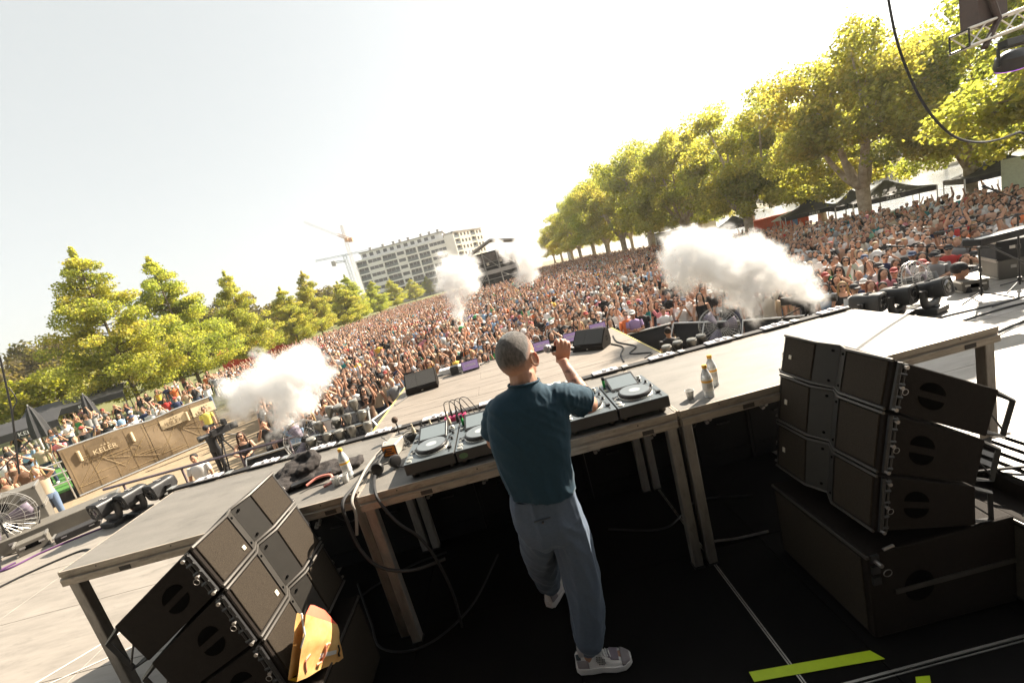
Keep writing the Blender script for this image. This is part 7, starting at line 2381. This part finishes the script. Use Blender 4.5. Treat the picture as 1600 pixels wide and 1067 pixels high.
# ================================================================== stalls on the right
m_tent = mat('black_tent_fabric', (.028, .028, .03), .75, var=.25, scale=1.5)
m_tentw = mat('white_tent_fabric', (.70, .69, .66), .7, var=.05)
m_letter = mat('white_lettering', (.7, .7, .68), .6)
def gazebo(c, w, d, h, label, m, text=None, face=-1, grp='stalls', dx=0):
    t = thing('gazebo_tent', label, 'tent', (c[0], c[1], 0), R(dx), grp)
    pk = h + 1.0
    b = MB()
    cs = [(-w / 2, -d / 2), (w / 2, -d / 2), (w / 2, d / 2), (-w / 2, d / 2)]
    # pagoda roof, sagging ribs
    rings = []
    for u in np.linspace(0, 1, 6):
        z = h + (pk - h) * u ** 1.7
        k = 1 - u * .97
        rg = []
        for i in range(4):
            a, e = cs[i], cs[(i + 1) % 4]
            for q in (0, .25, .5, .75):
                sag = 1 - .05 * math.sin(math.pi * q)
                rg.append(Vector(((a[0] + (e[0] - a[0]) * q) * k * sag, (a[1] + (e[1] - a[1]) * q) * k * sag, z)))
        rings.append(rg)
    b.rings(rings, True); b.build('canopy', m, t)
    for i in range(4):
        a, e = cs[i], cs[(i + 1) % 4]
        b = MB(); n_ = Vector((e[1] - a[1], -(e[0] - a[0]), 0)).normalized() * .01
        b.prism([Vector((a[0], a[1], h - .32)), Vector((e[0], e[1], h - .32)), Vector((e[0], e[1], h)), Vector((a[0], a[1], h))], n_, -n_); b.build('valance', m, t)
        b = MB(); b.tube([(a[0], a[1], 0), (a[0], a[1], h)], .035, 6); b.build('pole', m_steel, t)
    if text:
        text_obj(text, .26, m_letter, t, (0, -d / 2 - .03, h - .17), (R(90), 0, 0), .004)
    return t
gazebo((28.6, 29.5), 4.2, 4.2, 2.05, 'black peaked stall with white lettering between the two plane trunks', m_tent, 'KELER', grp='black stalls on the right', dx=-35)
gazebo((32.5, 26.0), 4.0, 4.0, 2.0, 'black stall half hidden by the pale plane trunk', m_tent, None, grp='black stalls on the right', dx=-35)
gazebo((27.5, 35.3), 4.0, 4.0, 2.0, 'black peaked stall left of the big plane trunk', m_tent, 'KELER', grp='black stalls on the right', dx=-30)
gazebo((28.2, 31.9), 2.6, 2.6, 1.95, 'small black stall behind the big plane trunk', m_tent, None, grp='black stalls on the right', dx=-30)
gazebo((26.6, 45), 4.0, 4.0, 2.0, 'farthest black stall beyond the orange container', m_tent, 'KELER', grp='black stalls on the right', dx=-20)
t = thing('container', 'orange container beside the black stalls', 'container', (28.2, 40.3, 0), R(-25))
b = MB(); b.bb((-2.2, -1, .05), (2.2, 1, 2.1)); b.build('body', mat('orange_container', (.60, .09, .02), .6, var=.1), t, bevel=.03)
for k in range(14):
    b = MB(); b.bb((-2.1 + .31 * k, -1.03, .2), (-1.95 + .31 * k, -1.001, 1.95)); b.build('rib', mat('orange_container', (.6, .09, .02)), t)
b = MB(); b.bb((.9, -1.06, .3), (1.3, -1.032, 1.9)); b.build('banner', mat('blue_banner', (.10, .25, .50), .6), t)
t = thing('parasol', 'white parasol in front of the orange container', 'parasol', (27.4, 37.6, 0), 0)
b = MB(); b.rings([[Vector((1.5 * k * math.cos(q), 1.5 * k * math.sin(q), 2.25 - .55 * k ** 1.6)) for q in np.linspace(0, 6.283, 17)[:-1]] for k in (1, .7, .4, .03)], True); b.build('canopy', m_tentw, t, smooth=True)
b = MB(); b.tube([(0, 0, 0), (0, 0, 2.2)], .03, 6); b.build('pole', m_steel, t)
# bar counters with mint cloth, green fences
for k, (x, y, lab) in enumerate(((26.4, 27.2, 'mint green bar counter under the black stall with lettering'), (25.9, 31.4, 'mint green counter left of the big plane trunk'))):
    t = thing('bar_counter', lab, 'counter', (x, y, 0), R(-38))
    b = MB(); b.bb((-2.2, -.25, 0), (2.2, .25, 1.05)); b.build('front', mat('mint_cloth', (.30, .55, .42), .8), t, bevel=.02)
    b = MB(); b.bb((-2.3, -.32, 1.051), (2.3, .32, 1.1)); b.build('top', m_white, t)
t = thing('notice_board', 'pale notice board beside the mottled plane trunk', 'board', (31.8, 23.4, 0), R(-45))
b = MB(); b.bb((-1.5, -.04, .3), (1.5, .04, 2.6)); b.build('panel', mat('pale_green_board', (.52, .60, .50), .7, var=.1), t)
for x in (-1.45, 1.45):
    b = MB(); b.tube([(x, .08, 0), (x, .08, 2.8)], .05, 6); b.build('post', m_steel, t)
t = thing('site_cabin', 'long white cabin behind the far right trunks', 'cabin', (31, 68, 0), 0)
b = MB(); b.bb((-3, -6, .1), (3, 6, 2.6)); b.build('wall', m_tentw, t)
b = MB(); b.bb((-3.2, -6.2, 2.601), (3.2, 6.2, 2.8)); b.build('roof', m_reveal, t)
for k in range(4):
    b = MB(); b.bb((-3.03, -5 + 2.8 * k, 1.0), (-3.001, -3.4 + 2.8 * k, 2.1)); b.build('window', m_glassd, t)
# river wall railing
t = thing('river_railing', 'thin railing along the river edge at the right', 'railing', (36.2, 30, 0))
b = MB(); b.tube([(0, -22, 1.1), (0, 60, 1.1)], .03, 5); b.build('rail', m_steel, t)
b = MB(); b.tube([(0, -22, .55), (0, 60, .55)], .02, 5); b.build('rail', m_steel, t)
for k in range(28):
    b = MB(); b.tube([(0, -22 + 3 * k, 0), (0, -22 + 3 * k, 1.1)], .03, 5); b.build('post', m_steel, t)

# ================================================================== stalls and parasols on the left
gazebo((-45.5, 43.5), 7.0, 6.0, 2.6, 'dark grey tent with white lettering behind the left parasols', mat('grey_tent', (.11, .10, .09), .8), 'KELER', grp='tents and parasols on the left', dx=35)
def flat_tent(c, w, d, h, rz, label):
    t = thing('canopy_tent', label, 'tent', (c[0], c[1], 0), rz, 'tents and parasols on the left')
    b = MB(); b.prism([(-w / 2, -d / 2, h), (w / 2, -d / 2, h), (w / 2, d / 2, h + .5), (-w / 2, d / 2, h + .5)], (0, 0, 0), (0, 0, .05)); b.build('canopy', m_tent, t)
    b = MB(); b.prism([(-w / 2, -d / 2, h - .35), (w / 2, -d / 2, h - .35), (w / 2, -d / 2, h), (-w / 2, -d / 2, h)], (0, -.01, 0), (0, .01, 0)); b.build('valance', m_tent, t)
    text_obj('KELER', .3, m_letter, t, (.6, -d / 2 - .02, h - .17), (R(90), 0, 0), .004)
    for x in (-w / 2 + .05, w / 2 - .05):
        for y in (-d / 2 + .05, d / 2 - .05):
            b = MB(); b.tube([(x, y, 0), (x, y, h)], .035, 6); b.build('pole', m_black, t)
p = az(118, 628, 2.75)
flat_tent((-31.2, 29.6), 5.2, 3.0, 2.55, R(38), 'long black canopy behind the closed parasols')
p2 = at(20, 655, 23)
flat_tent((p2.x - .8, 23.6), 3.6, 2.6, 2.3, R(40), 'black canopy at the left frame edge')
def closed_parasol(px, py, Y, label):
    top = at(px, py, Y)
    t = thing('closed_parasol', label, 'parasol', (top.x, top.y, 0), 0, 'tents and parasols on the left')
    h = top.z
    b = MB()
    rings = []
    for z, r_ in ((h - 1.75, .34), (h - 1.3, .30), (h - .7, .22), (h - .2, .12), (h, .02)):
        rings.append([Vector((r_ * (1 + .28 * (j % 2)) * math.cos(2 * math.pi * j / 16), r_ * (1 + .28 * (j % 2)) * math.sin(2 * math.pi * j / 16), z)) for j in range(16)])
    b.rings(rings, True); b.build('folded_canopy', m_tent, t)
    b = MB(); b.tube([(0, 0, 0), (0, 0, h + .08)], .03, 6); b.build('pole', m_steel, t)
    b = MB(); b.lathe([(.35, .001), (.35, .06), (.05, .1)], (0, 0, 0), 12); b.build('foot', m_black, t)
closed_parasol(129, 616, 25.5, 'closed black parasol in front of the long canopy')
closed_parasol(43, 634, 21.5, 'closed black parasol at the left, nearer the camera')
# people strolling on the grass by the tents
for i, (x, y) in enumerate(((-34, 33), (-35.5, 34.2), (-36.6, 33.4), (-38, 36), (-39.5, 37.5), (-41, 38), (-37, 31.5), (-33, 31.2), (-42.5, 40), (-44, 41))):
    for tries in range(60):
        st_, col, hc, tc = pick_style(rng)
        lab = describe(st_, hc, tc, 'arms down', 'by the left tents')
        if lab not in used and len(lab.replace(',', '').split()) <= 16: break
    used.add(lab)
    make_person((x, y, 0), rng.uniform(-1, 1), 'arms down', st_, col, lab, 'people by the left tents', 1, 1)
# red stall behind the left trees
t = thing('red_stall', 'red stall glimpsed behind the third left tree', 'stall', (-36.5, 62, 0), R(20))
b = MB(); b.bb((-5, -1.5, 0), (5, 1.5, 2.4)); b.build('body', mat('red_stall_wall', (.55, .05, .02), .7), t)
b = MB(); b.prism([(-5.2, -1.8, 2.401), (5.2, -1.8, 2.401), (5.2, 1.8, 3.0), (-5.2, 1.8, 3.0)], (0, 0, 0), (0, 0, .08)); b.build('roof', mat('red_stall_wall', (.55, .05, .02)), t)
# ================================================================== four plumes of stage smoke
def smoke_mat(name, dens, rough):
    m = bpy.data.materials.new(name)
    m.use_nodes = True
    nt = m.node_tree
    nt.nodes.clear()
    out = nt.nodes.new('ShaderNodeOutputMaterial')
    v = nt.nodes.new('ShaderNodeVolumePrincipled')
    v.inputs['Color'].default_value = (.998, .997, .993, 1)
    tc = nt.nodes.new('ShaderNodeTexCoord')
    nz = nt.nodes.new('ShaderNodeTexNoise')
    nz.inputs['Scale'].default_value = 3.2 / rough
    nz.inputs['Detail'].default_value = 6
    nz.inputs['Roughness'].default_value = .62
    nz.inputs['Distortion'].default_value = .6
    nt.links.new(tc.outputs['Object'], nz.inputs['Vector'])
    mr = nt.nodes.new('ShaderNodeMapRange')
    mr.inputs['From Min'].default_value = .40; mr.inputs['From Max'].default_value = .68
    mr.inputs['To Min'].default_value = .06 * dens; mr.inputs['To Max'].default_value = 2.6 * dens
    nt.links.new(nz.outputs['Fac'], mr.inputs['Value'])
    nt.links.new(mr.outputs[0], v.inputs['Density'])
    nt.links.new(v.outputs[0], out.inputs['Volume'])
    return m
def plume(label, blobs, seed, dens, vox, band, rough):
    """blobs: list of (centre, radius); puffed up with smaller lobes, then turned into a fog grid"""
    rr = random.Random(seed)
    bm = bmesh.new()
    def ico(c, r_, sub=2):
        m = Matrix.Translation(c) @ Matrix.Diagonal((r_, r_, r_, 1))
        bmesh.ops.create_icosphere(bm, subdivisions=sub, radius=1.0, matrix=m)
    for c, r_ in blobs:
        ico(c, r_ * .88)
        for k in range(16):
            d = Vector((rr.gauss(0, 1), rr.gauss(0, 1), rr.gauss(0, 1))).normalized()
            q = r_ * rr.uniform(.22, .46)
            ico(Vector(c) + d * (r_ * rr.uniform(.72, 1.0)), q)
            for j in range(2):
                d2 = (d + Vector((rr.gauss(0, .6), rr.gauss(0, .6), rr.gauss(0, .6)))).normalized()
                ico(Vector(c) + d * (r_ * .9) + d2 * q * .9, q * rr.uniform(.3, .55), 1)
    me = bpy.data.meshes.new('smoke_shape')
    bm.to_mesh(me); bm.free()
    src = bpy.data.objects.new('smoke_shape_tmp', me); COL.objects.link(src)
    rm = src.modifiers.new('r', 'REMESH'); rm.mode = 'VOXEL'; rm.voxel_size = vox * 1.3
    bake(src)
    co = np.empty(len(src.data.vertices) * 3); src.data.vertices.foreach_get('co', co); co = co.reshape(-1, 3)
    no = np.empty(len(src.data.vertices) * 3); src.data.vertices.foreach_get('normal', no); no = no.reshape(-1, 3)
    f1 = 2.2 / rough
    d = np.array([noise.fractal(Vector(p) * f1, 1.0, 2.1, 4) for p in co]) * rough * .26
    src.data.vertices.foreach_set('co', (co + no * d[:, None]).ravel()); src.data.update()
    me = src.data
    me.materials.clear()
    src.name = 'smoke_plume'
    ng = bpy.data.node_groups.new('fog', 'GeometryNodeTree')
    ng.interface.new_socket('Geometry', in_out='INPUT', socket_type='NodeSocketGeometry')
    ng.interface.new_socket('Geometry', in_out='OUTPUT', socket_type='NodeSocketGeometry')
    gi, go = ng.nodes.new('NodeGroupInput'), ng.nodes.new('NodeGroupOutput')
    mv = ng.nodes.new('GeometryNodeMeshToVolume'); mv.resolution_mode = 'VOXEL_SIZE'
    mv.inputs['Density'].default_value = 1.0
    mv.inputs['Voxel Size'].default_value = vox
    mv.inputs['Interior Band Width'].default_value = band
    sm = ng.nodes.new('GeometryNodeSetMaterial')
    sm.inputs['Material'].default_value = smoke_mat('smoke_%d' % seed, dens, rough)
    ng.links.new(gi.outputs[0], mv.inputs['Mesh']); ng.links.new(mv.outputs[0], sm.inputs[0]); ng.links.new(sm.outputs[0], go.inputs[0])
    md = src.modifiers.new('fog', 'NODES'); md.node_group = ng
    tag(src, label, 'smoke', 'smoke plumes', kind='stuff')
    return src
def B(lst, Y):
    return [(at(x, y, Y + dy), r_ / F_PX * (Y + dy) * 1.0) for x, y, r_, dy in lst]
plume('white smoke plume left of the booth, spilling over the pit', B([(470, 572, 40, 0), (425, 598, 42, .2), (385, 615, 36, .1), (498, 592, 26, -.2), (455, 620, 36, 0), (372, 640, 22, 0), (440, 652, 22, .1), (430, 678, 13, 0), (424, 696, 8, 0)], 8.2), 1, 6.5, .045, .17, .5)
plume('big white smoke plume over the right crowd', B([(1075, 385, 40, .3), (1062, 420, 38, .2), (1110, 410, 46, 0), (1150, 412, 44, .1), (1185, 395, 32, .3), (1205, 425, 38, .2), (1240, 440, 34, .3), (1268, 460, 24, .2), (1160, 455, 36, 0), (1175, 482, 20, 0), (1184, 503, 11, 0), (1120, 375, 26, .3)], 8.6), 2, 6.5, .05, .19, .5)
plume('narrow white smoke plume in the middle of the crowd', B([(702, 425, 25, 0), (725, 420, 26, .3), (715, 448, 28, 0), (735, 438, 18, .3), (693, 445, 18, 0), (716, 475, 19, 0), (716, 494, 14, 0), (716, 507, 9, 0)], 24), 3, 2.8, .12, .42, 1.3)
plume('thin white smoke plume before the far stage', B([(815, 388, 19, 0), (828, 405, 21, 1), (817, 425, 19, 0), (832, 432, 16, 0), (778, 385, 13, 1), (797, 393, 13, 0), (828, 447, 11, 0), (812, 372, 11, 0)], 46), 4, 2.0, .22, .7, 2.2)
# ================================================================== sunlit haze in the air
def haze_mat():
    m = bpy.data.materials.new('haze_air')
    m.use_nodes = True
    nt = m.node_tree
    nt.nodes.clear()
    out = nt.nodes.new('ShaderNodeOutputMaterial')
    v = nt.nodes.new('ShaderNodeVolumePrincipled')
    v.inputs['Color'].default_value = (.97, .97, .96, 1)
    v.inputs['Density'].default_value = 0.00038
    v.inputs['Anisotropy'].default_value = 0.35
    nt.links.new(v.outputs[0], out.inputs['Volume'])
    return m
b = MB(); b.bb((-1520, -320, -3.0), (1520, 2020, 62))
tag(b.build('haze', haze_mat()), 'thin sunlit haze over the festival ground', 'haze', kind='stuff')
for nm_ in ('rail_slot', 'quick_pin', 'jog_grip', 'laces', 'dot_print', 'support_post', 'screw', 'latch', 'wave_print', 'crown_mark', 'logo_mark', 'plug', 'print_line', 'joint_strip', 'rigging_bar'):
    for o in bpy.data.objects:
        if o.type == 'MESH' and o.parent and o.name.split('.')[0] == nm_:
            o['kind'] = 'stuff'
